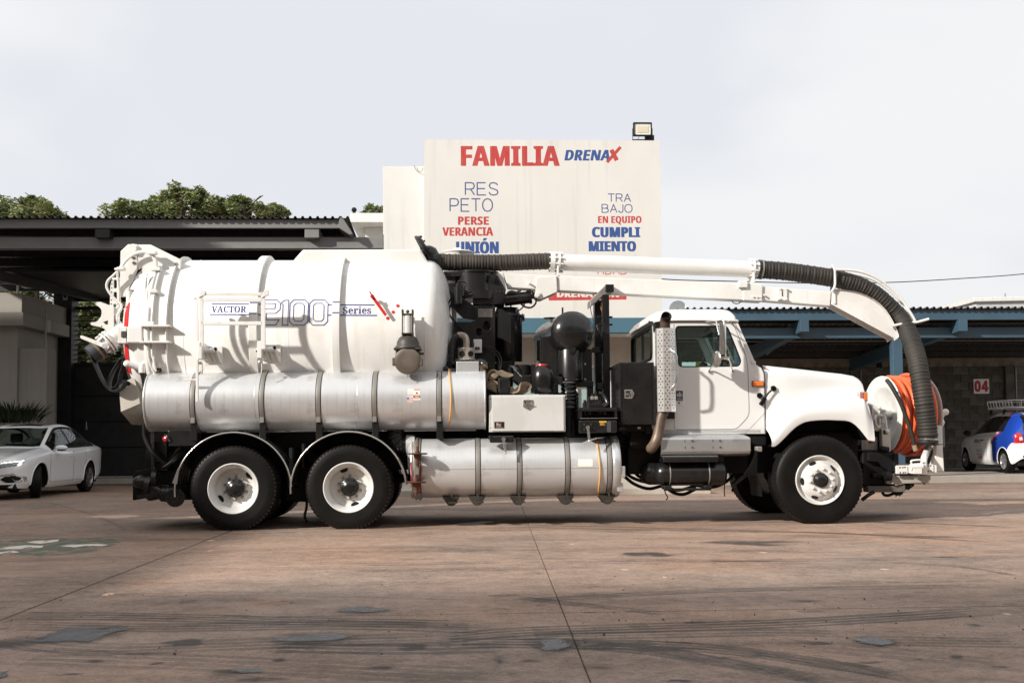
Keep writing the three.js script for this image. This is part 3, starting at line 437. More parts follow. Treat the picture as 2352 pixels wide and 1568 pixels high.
// ---------------------------------------------------------------- corrugated sheet roofing
function corrugated(x0, x1, pitch, h, za, ya, zb, yb, t = 0.006) {  // trapezoid ribs running from (za, ya) to (zb, yb)
  const pr = []; for (let x = x0; x < x1; x += pitch) pr.push([x, 0], [x + pitch * 0.5, 0], [x + pitch * 0.63, h], [x + pitch * 0.86, h], [x + pitch * 0.98, 0.002]);
  const out = []; const pos = [], idx = [];
  for (const [dz, dy] of [[0, 0], [0, -t]]) for (const [zz, yy] of [[za, ya], [zb, yb]]) for (const p of pr) pos.push(p[0], yy + p[1] + dy, zz);
  const n = pr.length, at = (k, e, i) => (k * 2 + e) * n + i;
  for (let k = 0; k < 2; k++) for (let i = 0; i + 1 < n; i++) { const a = at(k, 0, i), b = at(k, 0, i + 1), c = at(k, 1, i), d = at(k, 1, i + 1); k ? idx.push(a, c, b, b, c, d) : idx.push(a, b, c, b, d, c); }
  for (const e of [0, 1]) for (let i = 0; i + 1 < n; i++) { const a = at(0, e, i), b = at(0, e, i + 1), c = at(1, e, i), d = at(1, e, i + 1); idx.push(a, c, b, b, c, d); }
  const g = new THREE.BufferGeometry(); g.setAttribute('position', new THREE.Float32BufferAttribute(pos, 3)); g.setIndex(idx); const q = g.toNonIndexed(); q.computeVertexNormals(); return q;
}
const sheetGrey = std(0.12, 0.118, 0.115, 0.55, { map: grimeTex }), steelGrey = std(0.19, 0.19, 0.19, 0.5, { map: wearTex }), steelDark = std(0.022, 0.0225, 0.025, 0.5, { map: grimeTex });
const wallGrey = std(0.37, 0.35, 0.32, 0.88, { map: plasterTex, bumpMap: fineBump, bumpScale: 0.001 });
{ // grey entrance canopy at the left
  const zA = -10.6, zBk = -17.4, ya = LY('p', 400, 500, zA), yB = ya - 0.55, xl = -13.6, xr = LX('p', 782, 505, zA);
  const c = thing('entrance_canopy', 'dark grey steel canopy with corrugated roof over the entrance gate at left', 'canopy', [-9, 0, -14]);
  part(c, 'roof', [corrugated(xl, xr + 0.05, 0.166, 0.045, zA, ya, zBk, yB)], sheetGrey);
  const f0 = LY('p', 400, 523.5, zA - 0.12); part(c, 'fascia_beam', [bx(xl, xr, f0, ya - 0.012, zA - 0.2, zA - 0.12, 0.006), bx(xl, xr, f0 - 0.006, f0 + 0.02, zA - 0.2, zA - 0.07, 0.003)], steelGrey);
  { const s0 = L('C', 905, 0, zA), s1 = L('C', 935, 88, zA); part(c, 'roof_edge_trim', [ex([[xr - 0.02, ya + 0.05], [xr + 0.02, ya + 0.05], [s1.x + 0.07, s1.y + 0.02], [s1.x, s1.y], [xr - 0.06, f0]], zA - 6, zA - 0.02, 0.006)], steelGrey); }
  const zC = -10.95, b0 = LY('p', 400, 570.5, zC), b1 = LY('p', 400, 544, zC), xe = LX('p', 879, 550, zC);
  part(c, 'main_beam', [bx(xl, xe, b0, b1, zC - 0.2, zC, 0.012), bx(xl, xe, b0 - 0.004, b0 + 0.03, zC - 0.22, zC + 0.05, 0.004)], steelGrey);
  part(c, 'bracket', [bx(xe - 0.22, xe + 0.02, b0 - 0.05, b0 - 0.005, zC - 0.2, zC, 0.005), bx(xe - 0.02, xe + 0.0, b0, b1 + 0.1, zC - 0.3, zC + 0.06, 0.005)], steelGrey);
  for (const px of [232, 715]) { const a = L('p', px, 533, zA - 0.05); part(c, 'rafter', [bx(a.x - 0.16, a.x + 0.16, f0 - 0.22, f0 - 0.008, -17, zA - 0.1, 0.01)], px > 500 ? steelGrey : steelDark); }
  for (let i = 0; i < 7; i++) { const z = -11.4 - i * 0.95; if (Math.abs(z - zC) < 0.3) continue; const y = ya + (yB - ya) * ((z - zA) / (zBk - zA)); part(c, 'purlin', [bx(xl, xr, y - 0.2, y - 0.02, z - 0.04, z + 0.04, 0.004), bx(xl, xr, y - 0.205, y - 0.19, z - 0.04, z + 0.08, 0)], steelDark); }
  const e0 = L('p', 0, 642, -11.6), e1 = L('p', 222, 692, -17.2); part(c, 'edge_beam', [bar(V(e0.x - 0.5, e0.y + 0.14, -10.9), V(e1.x, e1.y + 0.12, -17.2), 0.12, 0.24, 0.008)], steelDark);
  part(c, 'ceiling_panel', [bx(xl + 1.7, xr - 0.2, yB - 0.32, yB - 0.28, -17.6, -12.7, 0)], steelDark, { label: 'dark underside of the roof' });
  // columns
  const zg = -17, ca = LX('p', 119, 900, zg), cb = LX('p', 161, 900, zg), yy = LY('p', 140, 676, zg);
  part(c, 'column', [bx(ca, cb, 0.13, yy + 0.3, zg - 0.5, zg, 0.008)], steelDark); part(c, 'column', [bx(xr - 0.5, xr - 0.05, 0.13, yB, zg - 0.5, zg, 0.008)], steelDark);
  const lamp = L('p', 141, 670, zg + 0.1), sc = thing('security_camera', 'small dome camera on the dark column beside the gate', 'camera', [lamp.x, lamp.y, lamp.z]);
  part(sc, 'housing', [lt([[0.001, 0.1], [0.09, 0.1], [0.1, 0.03], [0.1, 0]], V(lamp.x, lamp.y, lamp.z), V(0, 1, 0), 16)], M.whiteMatte); part(sc, 'dome', [sp(V(lamp.x, lamp.y + 0.005, lamp.z), 0.085)], M.blackMatte);
  const bo = L('p', 150, 681, zg + 0.02), ob = thing('sensor_box', 'small beige box on the column below the dome camera', 'sensor', [bo.x, bo.y - 0.1, bo.z]); part(ob, 'housing', [bx(bo.x - 0.05, bo.x + 0.06, bo.y - 0.1, bo.y + 0.1, zg, zg + 0.09, 0.01)], M.beige); part(ob, 'lens', [bx(bo.x - 0.03, bo.x + 0.04, bo.y - 0.05, bo.y + 0.03, zg + 0.088, zg + 0.095, 0.004)], M.blackMatte);
  // gate
  const zG = -17.35, gx0 = LX('p', 164, 900, zG), gx1 = LX('p', 866, 900, zG), top = LY('p', 250, 684, zG), mid = LY('p', 250, 834, zG), bot = LY('p', 250, 1096, zG);
  const gate = thing('sliding_gate', 'black metal gate with open slats above solid panels, left of the truck', 'gate', [(gx0 + gx1) / 2, 0.13, zG]);
  const fy = Math.max(0.16, bot); const nL = 3, wl = (gx1 - gx0) / nL;
  for (let i = 0; i <= nL; i++) part(gate, 'gate_post', [bx(gx0 + i * wl - 0.07, gx0 + i * wl + 0.07, fy, top, zG - 0.06, zG + 0.05, 0.006)], steelDark);
  part(gate, 'rail', [bx(gx0, gx1, top - 0.1, top, zG - 0.04, zG + 0.03, 0.004)], steelDark); part(gate, 'rail', [bx(gx0, gx1, mid - 0.06, mid + 0.02, zG - 0.04, zG + 0.03, 0.004)], steelDark); part(gate, 'rail', [bx(gx0, gx1, LY('p', 250, 712, zG), LY('p', 250, 704, zG), zG - 0.035, zG + 0.025, 0.004)], steelDark);
  const ys = [848, 909.5, 968.6, 1027.7, 1095].map((p) => LY('p', 250, p, zG)), levels = [mid - 0.06, ...ys.slice(1)];
  for (let i = 0; i < nL; i++) {
    const a = gx0 + i * wl + 0.08, b = gx0 + (i + 1) * wl - 0.08;
    for (let k = 0; k < 4; k++) part(gate, 'panel', [bx(a, b, levels[k + 1] + 0.012, levels[k] - 0.012, zG - 0.03, zG, 0.01)], steelDark);
    part(gate, 'backing', [bx(a, b, fy, mid, zG - 0.045, zG - 0.032, 0)], M.blackMatte);
    for (let k = 0; k < 11; k++) { const y = LY('p', 250, 713 + k * 11, zG); part(gate, 'slat', [bx(a - 0.02, b + 0.02, y - 0.038, y - 0.008, zG - 0.02, zG + 0.02, 0.003)], steelDark); }
  }
  { const l0 = L('B', 735, 790, zG + 0.02); part(gate, 'latch', [bx(l0.x - 0.03, l0.x + 0.03, l0.y, l0.y + 0.12, zG, zG + 0.05, 0.006), cy(V(l0.x, l0.y, zG + 0.03), V(l0.x, l0.y + 0.24, zG + 0.03), 0.012)], M.steel); const h0 = L('B', 865, 790, zG), h1 = L('B', 690, 722, zG); part(gate, 'hatch', [bx(h1.x, h0.x, h0.y, h1.y, zG, zG + 0.012, 0.004)], steelDark); }
  // guard house walls at the far left
  const zw = -14.4, gw = thing('guard_house', 'pale grey walled guard house at the left edge, behind the sedan', 'building', [-13.2, 0, zw - 1.5]);
  const A0 = L('p', 40.5, 975, zw), A1 = L('p', 107, 800, zw); part(gw, 'wall', [bx(A0.x, A1.x, 0, A1.y, zw - 0.62, zw, 0.006)], wallGrey, { label: 'lower wall beside the gate column' });
  const W0 = L('p', 40, 750, zw + 0.1); part(gw, 'wall', [bx(-18, A0.x - 0.012, 0, W0.y + 0.1, zw - 3, zw + 0.1, 0.006)], wallGrey);
  const E0 = L('p', 52, 747, zw + 0.55), E1 = L('p', 52, 717, zw + 0.55); part(gw, 'roof_slab', [bx(-18, E0.x, E0.y, E1.y, zw - 3, zw + 0.55, 0.012)], wallGrey);
  const T0 = L('p', 49, 717, zw + 0.4), T1 = L('p', 0, 662, zw + 0.4), T2 = L('p', 49, 674, zw + 0.4); part(gw, 'parapet', [ex([[-18, T0.y], [T0.x, T0.y], [T0.x, T2.y], [-18, T1.y + 0.2]], zw - 3, zw + 0.4, 0.006)], wallGrey);
  // electric fence poles on the low wall
  const fp = thing('fence_pole', 'thin grey pole with wires standing on the low wall', 'pole', [LX('p', 103, 800, zw - 0.3), A1.y, zw - 0.3]); const pb = L('p', 103, 708, zw - 0.3), p0 = L('p', 103, 800, zw - 0.3);
  part(fp, 'pole', [cy(V(p0.x, A1.y, zw - 0.3), V(p0.x, pb.y, zw - 0.3), 0.025, 0.022, 10)], M.strap); part(fp, 'sign_plate', [bx(p0.x + 0.05, p0.x + 0.13, pb.y - 0.62, pb.y - 0.3, zw - 0.3, zw - 0.29, 0)], M.beige);
  const f2 = thing('fence_pole', 'thin white pole rising from the guard house parapet', 'pole', [LX('p', 40, 660, zw - 1), T2.y, zw - 1]); const q0 = LX('p', 40, 660, zw - 1); part(f2, 'pole', [cy(V(q0, T2.y - 0.3, zw - 1), V(q0, T2.y + 1.1, zw - 1), 0.03, 0.03, 10)], M.whiteMatte); part(f2, 'cap', [sp(V(q0, T2.y + 1.1, zw - 1), 0.035)], M.whiteMatte);
  // wall lamps under the canopy's left edge
  for (const [ax, ay, bx2, by2, lab] of [[20, 840, 145, 892, 'white trough lamp under canopy edge, nearer the left picture edge'], [175, 905, 285, 957, 'white trough lamp under canopy edge, nearer the gate column']]) { const z = zw - 0.8, a = L('A', ax, by2, z), b = L('A', bx2, ay, z), l = thing('trough_lamp', lab, 'lamp', [(a.x + b.x) / 2, a.y, z], 0); part(l, 'housing', [ex([[a.x, a.y], [b.x, a.y], [b.x - 0.03, a.y + 0.06], [a.x + 0.06, b.y], [a.x, b.y]], z - 0.3, z, 0.008)], M.whiteMatte); part(l, 'arm', [bar(V(a.x + 0.05, b.y, z - 0.15), V(a.x + 0.05, b.y + 0.35, z - 0.15), 0.04, 0.04)], M.strap); }
}
// ---------------------------------------------------------------- blue carport at the right
const blueSteel = std(0.046, 0.092, 0.135, 0.45, { map: wearTex }), underSheet = std(0.085, 0.08, 0.075, 0.6, { map: grimeTex });
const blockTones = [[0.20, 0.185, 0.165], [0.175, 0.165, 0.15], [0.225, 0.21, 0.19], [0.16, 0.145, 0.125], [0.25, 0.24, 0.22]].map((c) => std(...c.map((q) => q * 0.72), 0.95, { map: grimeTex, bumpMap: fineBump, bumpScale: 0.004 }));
{
  const zA = -10.4, zBk = -18.4, ya = LY('p', 1950, 708.5, zA), yB = LY('p', 1950, 828, -17.4) + 0.05, xl = LX('p', 1568, 708, zA), xr = 16;
  const c = thing('carport', 'blue steel carport with dark corrugated roof behind the truck cab', 'carport', [9, 0, -13]), yAt = (z) => ya + (yB - ya) * ((z - zA) / (zBk - zA));
  part(c, 'roof', [corrugated(xl, xr, 0.156, 0.042, zA, ya, zBk, yB)], underSheet);
  const f0 = LY('p', 1950, 735, zA - 0.1); part(c, 'fascia_beam', [bx(xl + 0.02, xr, f0, ya - 0.012, zA - 0.2, zA - 0.1, 0.006)], blueSteel);
  const zC = -10.84, b0 = LY('p', 1950, 776, zC), b1 = LY('p', 1950, 752, zC); part(c, 'main_beam', [bx(xl + 0.5, xr, b0, b1, zC - 0.2, zC, 0.008)], blueSteel);
  for (const q of [['I', 1618, 770], ['G', 1915, 160]]) { const a = L(...q, zA - 0.1); part(c, 'rafter', [exX([[zA - 0.02, f0 - 0.004], [zA - 0.02, f0 - 0.26], [-17.6, yAt(-17.6) - 0.42], [-17.6, yAt(-17.6) - 0.05]], a.x - 0.1, a.x + 0.1, 0.006)], blueSteel); }
  for (let i = 0; i < 7; i++) { const z = -11.5 - i * 1.0; part(c, 'purlin', [bx(xl, xr, yAt(z) - 0.13, yAt(z) - 0.012, z - 0.03, z + 0.03, 0.004)], steelDark); }
  const post = (x, w) => part(c, 'post', [bx(x - w / 2, x + w / 2, 0.16, b0 - 0.004, zC - 0.2, zC, 0.01), bx(x - w / 2 - 0.06, x + w / 2 + 0.06, 0.16, 0.18, zC - 0.26, zC + 0.06, 0.004)], blueSteel);
  post(LX('p', 2064, 850, zC), 0.23); post(14.5, 0.23); post(xl + 1.4, 0.2);
  // conduit with fittings
  part(c, 'conduit', [cy(V(xl, LY('p', 1950, 813, -17.1), -17.1), V(xr, LY('p', 1950, 813, -17.1), -17.1), 0.016, 0.016, 8)], M.strap); part(c, 'conduit', [cy(V(xl, LY('p', 1950, 783, -13.6), -13.6), V(xr, LY('p', 1950, 783, -13.6), -13.6), 0.013, 0.013, 8)], M.strap);
  const dp = L('I', 640, 1330, -17.25); part(c, 'conduit', [tb([V(dp.x - 0.12, LY('p', 1950, 813, -17.2), -17.2), V(dp.x - 0.03, dp.y + 0.12, -17.2), V(dp.x, dp.y, -17.22)], 0.014, 6), bx(dp.x - 0.05, dp.x + 0.08, dp.y - 0.14, dp.y, -17.3, -17.2, 0.008)], M.blackMatte);
  const tl = L('G', 1690, 405, -14.2), t2 = L('G', 1570, 500, -14.9); part(c, 'tube_lamp', [cy(tl, t2, 0.045, 0.045, 12), sp(tl, 0.05)], M.strap);
  const bl = L('I', 1180, 1090, -14.3); part(c, 'bulkhead_lamp', [sp(bl, 0.1, 1.3, 0.6, 0.8), bx(bl.x - 0.14, bl.x - 0.1, bl.y - 0.05, bl.y + 0.3, bl.z - 0.03, bl.z + 0.03, 0.004)], M.beige);

  // block wall
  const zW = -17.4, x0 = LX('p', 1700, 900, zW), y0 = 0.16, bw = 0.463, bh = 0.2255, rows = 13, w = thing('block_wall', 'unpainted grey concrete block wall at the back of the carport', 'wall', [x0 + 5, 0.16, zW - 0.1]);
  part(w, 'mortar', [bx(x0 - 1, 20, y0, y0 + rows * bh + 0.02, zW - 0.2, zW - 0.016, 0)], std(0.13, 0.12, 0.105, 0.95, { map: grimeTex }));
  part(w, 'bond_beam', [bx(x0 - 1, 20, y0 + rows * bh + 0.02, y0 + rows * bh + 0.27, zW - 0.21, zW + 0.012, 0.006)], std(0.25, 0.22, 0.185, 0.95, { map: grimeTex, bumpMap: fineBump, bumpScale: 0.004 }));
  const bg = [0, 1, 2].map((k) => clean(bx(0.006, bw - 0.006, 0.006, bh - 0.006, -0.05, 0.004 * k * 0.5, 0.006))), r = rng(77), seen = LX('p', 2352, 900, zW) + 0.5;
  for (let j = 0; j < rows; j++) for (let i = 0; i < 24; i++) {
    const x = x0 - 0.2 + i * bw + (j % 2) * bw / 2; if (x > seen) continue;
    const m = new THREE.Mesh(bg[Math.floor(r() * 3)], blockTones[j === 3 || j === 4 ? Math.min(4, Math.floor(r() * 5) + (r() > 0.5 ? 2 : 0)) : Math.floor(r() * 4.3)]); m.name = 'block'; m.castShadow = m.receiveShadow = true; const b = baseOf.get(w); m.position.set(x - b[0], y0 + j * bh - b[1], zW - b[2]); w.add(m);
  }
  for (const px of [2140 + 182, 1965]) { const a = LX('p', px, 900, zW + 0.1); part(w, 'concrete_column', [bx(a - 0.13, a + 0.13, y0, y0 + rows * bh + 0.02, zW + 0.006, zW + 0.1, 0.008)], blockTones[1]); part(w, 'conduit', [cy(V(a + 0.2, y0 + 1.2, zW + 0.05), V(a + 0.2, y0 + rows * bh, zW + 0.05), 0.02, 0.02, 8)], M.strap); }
  // number plate
  const s0 = L('U', 862, 1478, zW + 0.02), s1 = L('U', 1072, 1272, zW + 0.02), sg = thing('bay_number_sign', 'square white sign with red number 04 on the block wall', 'sign', [(s0.x + s1.x) / 2, s0.y, zW]);
  const st = canvasTex(256, 256, (g, a, b) => { g.fillStyle = '#f4f2ee'; g.fillRect(0, 0, a, b); g.fillStyle = g.strokeStyle = '#b5162c'; g.font = 'bold 200px sans-serif'; for (const [ch, x] of [['0', 10], ['4', 132]]) { g.save(); g.translate(x, 216); g.scale(0.98, 1.26); g.lineWidth = 14; g.fillText(ch, 0, 0); g.strokeText(ch, 0, 0); g.restore(); } });
  part(sg, 'plate', [bx(s0.x, s1.x, s0.y, s1.y, zW + 0.008, zW + 0.02, 0.002)], M.whiteMatte); part(sg, 'print', [new THREE.PlaneGeometry(s1.x - s0.x - 0.004, s1.y - s0.y - 0.004).translate((s0.x + s1.x) / 2, (s0.y + s1.y) / 2, zW + 0.0225)], std(0.9, 0.9, 0.9, 0.5, { map: st }), { keepUV: true });
  // satellite dish above the roof edge
  const dc = L('Z', 1050, 160, -13.2), ds = thing('satellite_dish', 'pale round satellite dish above the left end of the carport roof', 'satellite dish', [dc.x, yAt(-13.2), -13.2]);
  part(ds, 'reflector', [lt([[0.001, 0], [0.08, 0.004], [0.16, 0.018], [0.21, 0.034], [0.213, 0.03], [0.16, 0.012], [0.08, -0.003], [0.001, -0.008]], V(dc.x, dc.y, dc.z), V(-0.25, 0.25, 1), 28)], std(0.74, 0.79, 0.78, 0.5)); part(ds, 'mast', [cy(V(dc.x + 0.02, yAt(-13.2), -13.24), V(dc.x, dc.y, -13.24), 0.02, 0.02, 8)], M.strap); part(ds, 'feed_arm', [tb([V(dc.x - 0.05, dc.y - 0.2, -13.1), V(dc.x - 0.12, dc.y - 0.16, -12.9), V(dc.x - 0.1, dc.y - 0.05, -12.8)], 0.01, 6), cy(V(dc.x - 0.1, dc.y - 0.05, -12.84), V(dc.x - 0.1, dc.y - 0.05, -12.76), 0.03)], M.strap);
  // overhead cable
  const ka = L('R', 0, 0, -20); const A = L('M', 957, 228, -14), B = L('M', 2000, 256, -16), C2 = L('p', 2055, 648, -18), D2 = L('p', 2360, 628, -20);
  tag(part(scene, numbered('overhead_cable'), [tb([A.clone().add(V(-0.3, 0.05, 0)), A, L('M', 1500, 245, -15), B, C2, L('p', 2200, 640, -19), D2, D2.clone().add(V(3, 0.5, -1))], 0.014, 5, 60)], M.blackMatte), 'thin black twisted cable crossing the sky at right', 'cable').applyMatrix4(SITE);
}
// buildings on the photographer's side of the yard (outside the picture); the low sun comes over their roofs
for (const [x0, x1, d0, d1, h, lab] of [[-34, 34, -3.4, -9, 10.6, 'long cream building on the photographer side of the yard, outside the picture'], [-28, -13, 20.5, 9.5, 9.8, 'cream side building left of the yard beyond the lane, outside the picture'], [-27, -10.6, 9.45, -3, 5.0, 'low cream store left of the photographer, outside the picture']]) {
  const b = thing('yard_building', lab, 'building', [0, 0, 0]); b.position.set((x0 + x1) / 2, 0, -(d0 + d1) / 2); baseOf.delete(b);
  const W = Math.abs(x1 - x0), D = Math.abs(d1 - d0); part(b, 'wall', [bx(-W / 2, W / 2, 0, h - 0.3, -D / 2, D / 2, 0.02)], wallTan); part(b, 'parapet', [bx(-W / 2 - 0.05, W / 2 + 0.05, h - 0.3, h, -D / 2 - 0.05, D / 2 + 0.05, 0.02)], wallWhite);
}
// ---------------------------------------------------------------- trees and plants
const leafMats = [[0.20, 0.255, 0.07], [0.14, 0.195, 0.055], [0.30, 0.33, 0.10], [0.36, 0.25, 0.08]].map((c) => std(...c, 0.75, { phys: true, transmission: 0.5, thickness: 0 }));
const barkMat = std(0.10, 0.08, 0.06, 0.9, { map: grimeTex });
function leafCloud(blobs, n, size, r) {                            // small folded leaf faces through the volume of uneven clumps
  const pos = [[], [], [], []];
  for (let i = 0; i < n; i++) {
    const b = blobs[Math.floor(r() * blobs.length)]; let x, y, z, d;
    do { x = r() * 2 - 1; y = r() * 2 - 1; z = r() * 2 - 1; d = x * x + y * y + z * z; } while (d > 1 || d < 0.18 * r());
    const k = 1 + 0.45 * (vnoise(x * 2.4 + b[0], y * 2.4 + b[1], 9 + b[2] | 0) - 0.5); if (fbm(b[0] + x * b[3] * 1.5, b[1] + y * b[3] * 1.5 + z, 33, 2) < 0.40) continue;
    const c = V(b[0] + x * b[3] * k, b[1] + y * b[3] * k * 0.85, b[2] + z * b[3] * k), s = size * (0.6 + 0.8 * r());
    const t = r() * 6.28, u = V(Math.cos(t), (r() - 0.5) * 1.3, Math.sin(t)).normalize(), w = u.clone().cross(V(r() - 0.5, 1, r() - 0.5)).normalize(), nn = u.clone().cross(w).multiplyScalar(0.25 * s);
    const a = c.clone().addScaledVector(u, -s), e = c.clone().addScaledVector(u, s), m = c.clone().addScaledVector(w, s * 0.55).add(nn), q = c.clone().addScaledVector(w, -s * 0.55).add(nn);
    const k2 = r() < 0.07 ? 3 : Math.min(2, Math.floor(r() * 3)); pos[k2].push(a.x, a.y, a.z, m.x, m.y, m.z, e.x, e.y, e.z, a.x, a.y, a.z, e.x, e.y, e.z, q.x, q.y, q.z);
  }
  return pos.map((p) => { const g = new THREE.BufferGeometry(); g.setAttribute('position', new THREE.Float32BufferAttribute(p, 3)); g.computeVertexNormals(); return g; });
}
function tree(name, label, pts, z, opt = {}) {                     // pts: silhouette clumps [px, py, radius m] seen at that distance
  const r = rng(opt.seed || 1), main = pts.map(([px, py, rad, dz = 0]) => { const v = L('p', px, py + (opt.drop || 0), z + dz); return [v.x, v.y, z + dz + (r() - 0.5) * 1.2, rad]; });
  const blobs = main.flatMap((b) => Array.from({ length: 7 }, () => { const a = r() * 6.283, e = Math.asin(r() * 1.7 - 0.8), q = b[3] * (0.45 + 0.4 * r()); return [b[0] + Math.cos(a) * Math.cos(e) * q, b[1] + Math.sin(e) * q * 0.85, b[2] + Math.sin(a) * Math.cos(e) * q, b[3] * (0.28 + 0.26 * r())]; }));
  const bxm = blobs.reduce((a, b) => a + b[0], 0) / blobs.length, t = thing(name, label, 'tree', [bxm, 0, z], 0, opt.group);
  const low = Math.min(...blobs.map((b) => b[1])), trunk = [tb([V(bxm, 0, z), V(bxm + 0.15, low * 0.4, z + 0.1), V(bxm - 0.1, low * 0.85, z)], 0.2, 10)];
  const limbs = main.map((b) => tb([V(bxm - 0.05, low * 0.7, z), V(mix(bxm, b[0], 0.5), mix(low * 0.7, b[1], 0.6) - 0.2, mix(z, b[2], 0.5)), V(b[0], b[1] + b[3] * 0.4, b[2])], 0.06, 6));
  part(t, 'trunk', trunk, barkMat); part(t, 'limb', limbs, barkMat);
  const twigs = []; for (const b of main) for (let i = 0; i < 9; i++) { const a = r() * 6.28, e = (r() - 0.2) * 1.4, l = b[3] * (0.5 + 0.4 * r()); twigs.push(tb([V(b[0], b[1], b[2]), V(b[0] + Math.cos(a) * l * 0.5, b[1] + Math.sin(e) * l * 0.5 + 0.05, b[2] + Math.sin(a) * l * 0.5), V(b[0] + Math.cos(a) * l, b[1] + Math.sin(e) * l, b[2] + Math.sin(a) * l)], 0.016, 4, 4)); }
  part(t, 'limb', twigs, barkMat);
  const gs = leafCloud(blobs, (opt.n || 9000) * 0.8, opt.size || 0.085, r); gs.forEach((g, i) => part(t, 'crown', g, leafMats[i])); return t;
}
tree('tree', 'green tree showing above the canopy roof at the far left', [[-20, 485, 0.9], [20, 480, 0.8], [60, 462, 0.62], [55, 480, 0.9], [95, 485, 0.8], [70, 446, 0.3], [118, 490, 0.6], [-5, 470, 0.35]], -24, { seed: 3, drop: 13, n: 15000, group: 'trees behind the canopy' });
tree('tree', 'broad green tree above the middle of the canopy roof', [[300, 482, 0.7], [330, 470, 0.55], [305, 462, 0.3], [355, 465, 0.7], [390, 455, 0.85], [400, 440, 0.5], [375, 448, 0.5], [440, 455, 0.8], [455, 443, 0.4], [425, 475, 0.9], [480, 470, 0.7], [350, 490, 0.8]], -25, { seed: 4, drop: 13, n: 22000, group: 'trees behind the canopy' });
tree('tree', 'green tree above the canopy right of the broad tree', [[520, 475, 0.6], [545, 460, 0.5], [555, 448, 0.35], [575, 466, 0.6], [600, 478, 0.6], [630, 472, 0.4], [640, 484, 0.5], [500, 490, 0.7], [565, 488, 0.8]], -25.5, { seed: 5, drop: 13, n: 15000, group: 'trees behind the canopy' });
tree('tree', 'small green treetop beside the white wing, right of the canopy', [[845, 475, 0.35], [865, 472, 0.4], [870, 485, 0.5], [838, 486, 0.35]], -25, { seed: 6, drop: 13, n: 4200, group: 'trees behind the canopy' });
tree('tree', 'dense tree filling the gap beneath the left canopy edge', [[20, 660, 0.9], [70, 690, 1.1], [110, 740, 1.1], [60, 760, 1.1], [140, 700, 0.9], [150, 770, 1.0], [40, 720, 0.9], [100, 790, 1], [180, 800, 1.0], [90, 660, 0.7], [20, 790, 1]], -21.5, { seed: 7, n: 26000, size: 0.09, group: 'trees behind the guard house' });
tree('tree', 'leafy tree behind the slats of the black gate', [[190, 700, 0.9], [230, 720, 1], [280, 700, 1], [200, 770, 1], [250, 790, 1], [300, 770, 1], [340, 730, 1.1], [350, 800, 1], [290, 830, 0.9], [210, 840, 0.9]], -22, { seed: 8, n: 30000, size: 0.085, group: 'trees behind the guard house' });
{ // planter with long arching leaves by the guard house
  const z = -13.2, c = L('p', 28, 972, z), o = thing('planter', 'dark potted plant with long arching leaves behind the sedan', 'plant', [c.x, 0, z]), r = rng(21), pos = [];
  part(o, 'pot', [lt([[0.001, 0], [0.3, 0], [0.42, c.y - 0.02], [0.45, c.y], [0.38, c.y], [0.36, c.y - 0.06], [0.001, c.y - 0.06]], V(c.x, 0, z), V(0, 1, 0), 24)], M.strap);
  for (let i = 0; i < 520; i++) {
    const a = r() * 6.28, R = 0.5 * Math.sqrt(r()), bx0 = c.x + Math.cos(a) * R * 1.4, bz = z + Math.sin(a) * R, l = 0.28 + 0.3 * r(), lean = 0.25 + 0.55 * r() + R * 0.4, w = 0.012 + 0.008 * r(), h0 = c.y + 0.22 * r() * (1 - R);
    const pt = (s) => V(bx0 + Math.cos(a) * lean * l * s * 1.1, h0 + l * (s * 1.15 - s * s * lean * 0.75), bz + Math.sin(a) * lean * l * s), sd = V(-Math.sin(a), 0, Math.cos(a));
    for (let k = 0; k < 3; k++) { const s0 = k / 3, s1 = (k + 1) / 3, w0 = w * (1 - s0 * 0.4), w1 = k === 2 ? 0 : w * (1 - s1 * 0.4), p = pt(s0), q = pt(s1), A = p.clone().addScaledVector(sd, w0), B = p.clone().addScaledVector(sd, -w0), C = q.clone().addScaledVector(sd, w1), D = q.clone().addScaledVector(sd, -w1); for (const v of [A, B, C, B, D, C]) pos.push(v.x, v.y, v.z); }
  }
  const g = new THREE.BufferGeometry(); g.setAttribute('position', new THREE.Float32BufferAttribute(pos, 3)); g.computeVertexNormals(); part(o, 'foliage', g, std(0.022, 0.038, 0.014, 0.6), {});
}
// ---------------------------------------------------------------- vacuum truck (yard axes: x to the front, y up, z = 0 at the near tyre faces, truck centre at z = -1.22)
const ZC = -1.22;
const truck = thing('vacuum_truck', 'white vacuum tanker truck with black pump gear and a boom hose, filling the foreground', 'truck', [0, 0, ZC]);
const TP = (name, g, m, o) => part(truck, name, g, m, o);
// ---- wheels
function tyreProfile(R, w, rim) {                                 // (radius, across) from inner bead round to outer bead
  const h = w / 2, p = [[rim, -h * 0.78], [rim + 0.02, -h * 0.9], [mix(rim, R, 0.5), -h], [R - 0.05, -h * 0.97], [R - 0.015, -h * 0.88], [R - 0.003, -h * 0.80]];
  const g = 5; for (let i = 0; i < g; i++) { const a = -0.62 + i * 0.31; p.push([R, h * (a - 0.055)], [R - 0.014, h * (a - 0.045)], [R - 0.014, h * (a + 0.0)], [R, h * (a + 0.01)]); }
  p.push([R - 0.003, h * 0.80], [R - 0.015, h * 0.88], [R - 0.05, h * 0.97], [R - 0.085, h * 0.985], [R - 0.088, h * 1.0], [mix(rim, R, 0.5), h], [rim + 0.045, h * 0.94], [rim + 0.04, h * 0.95], [rim + 0.02, h * 0.9], [rim, h * 0.78]);
  return p;
}
const AX = V(0, 0, 1);
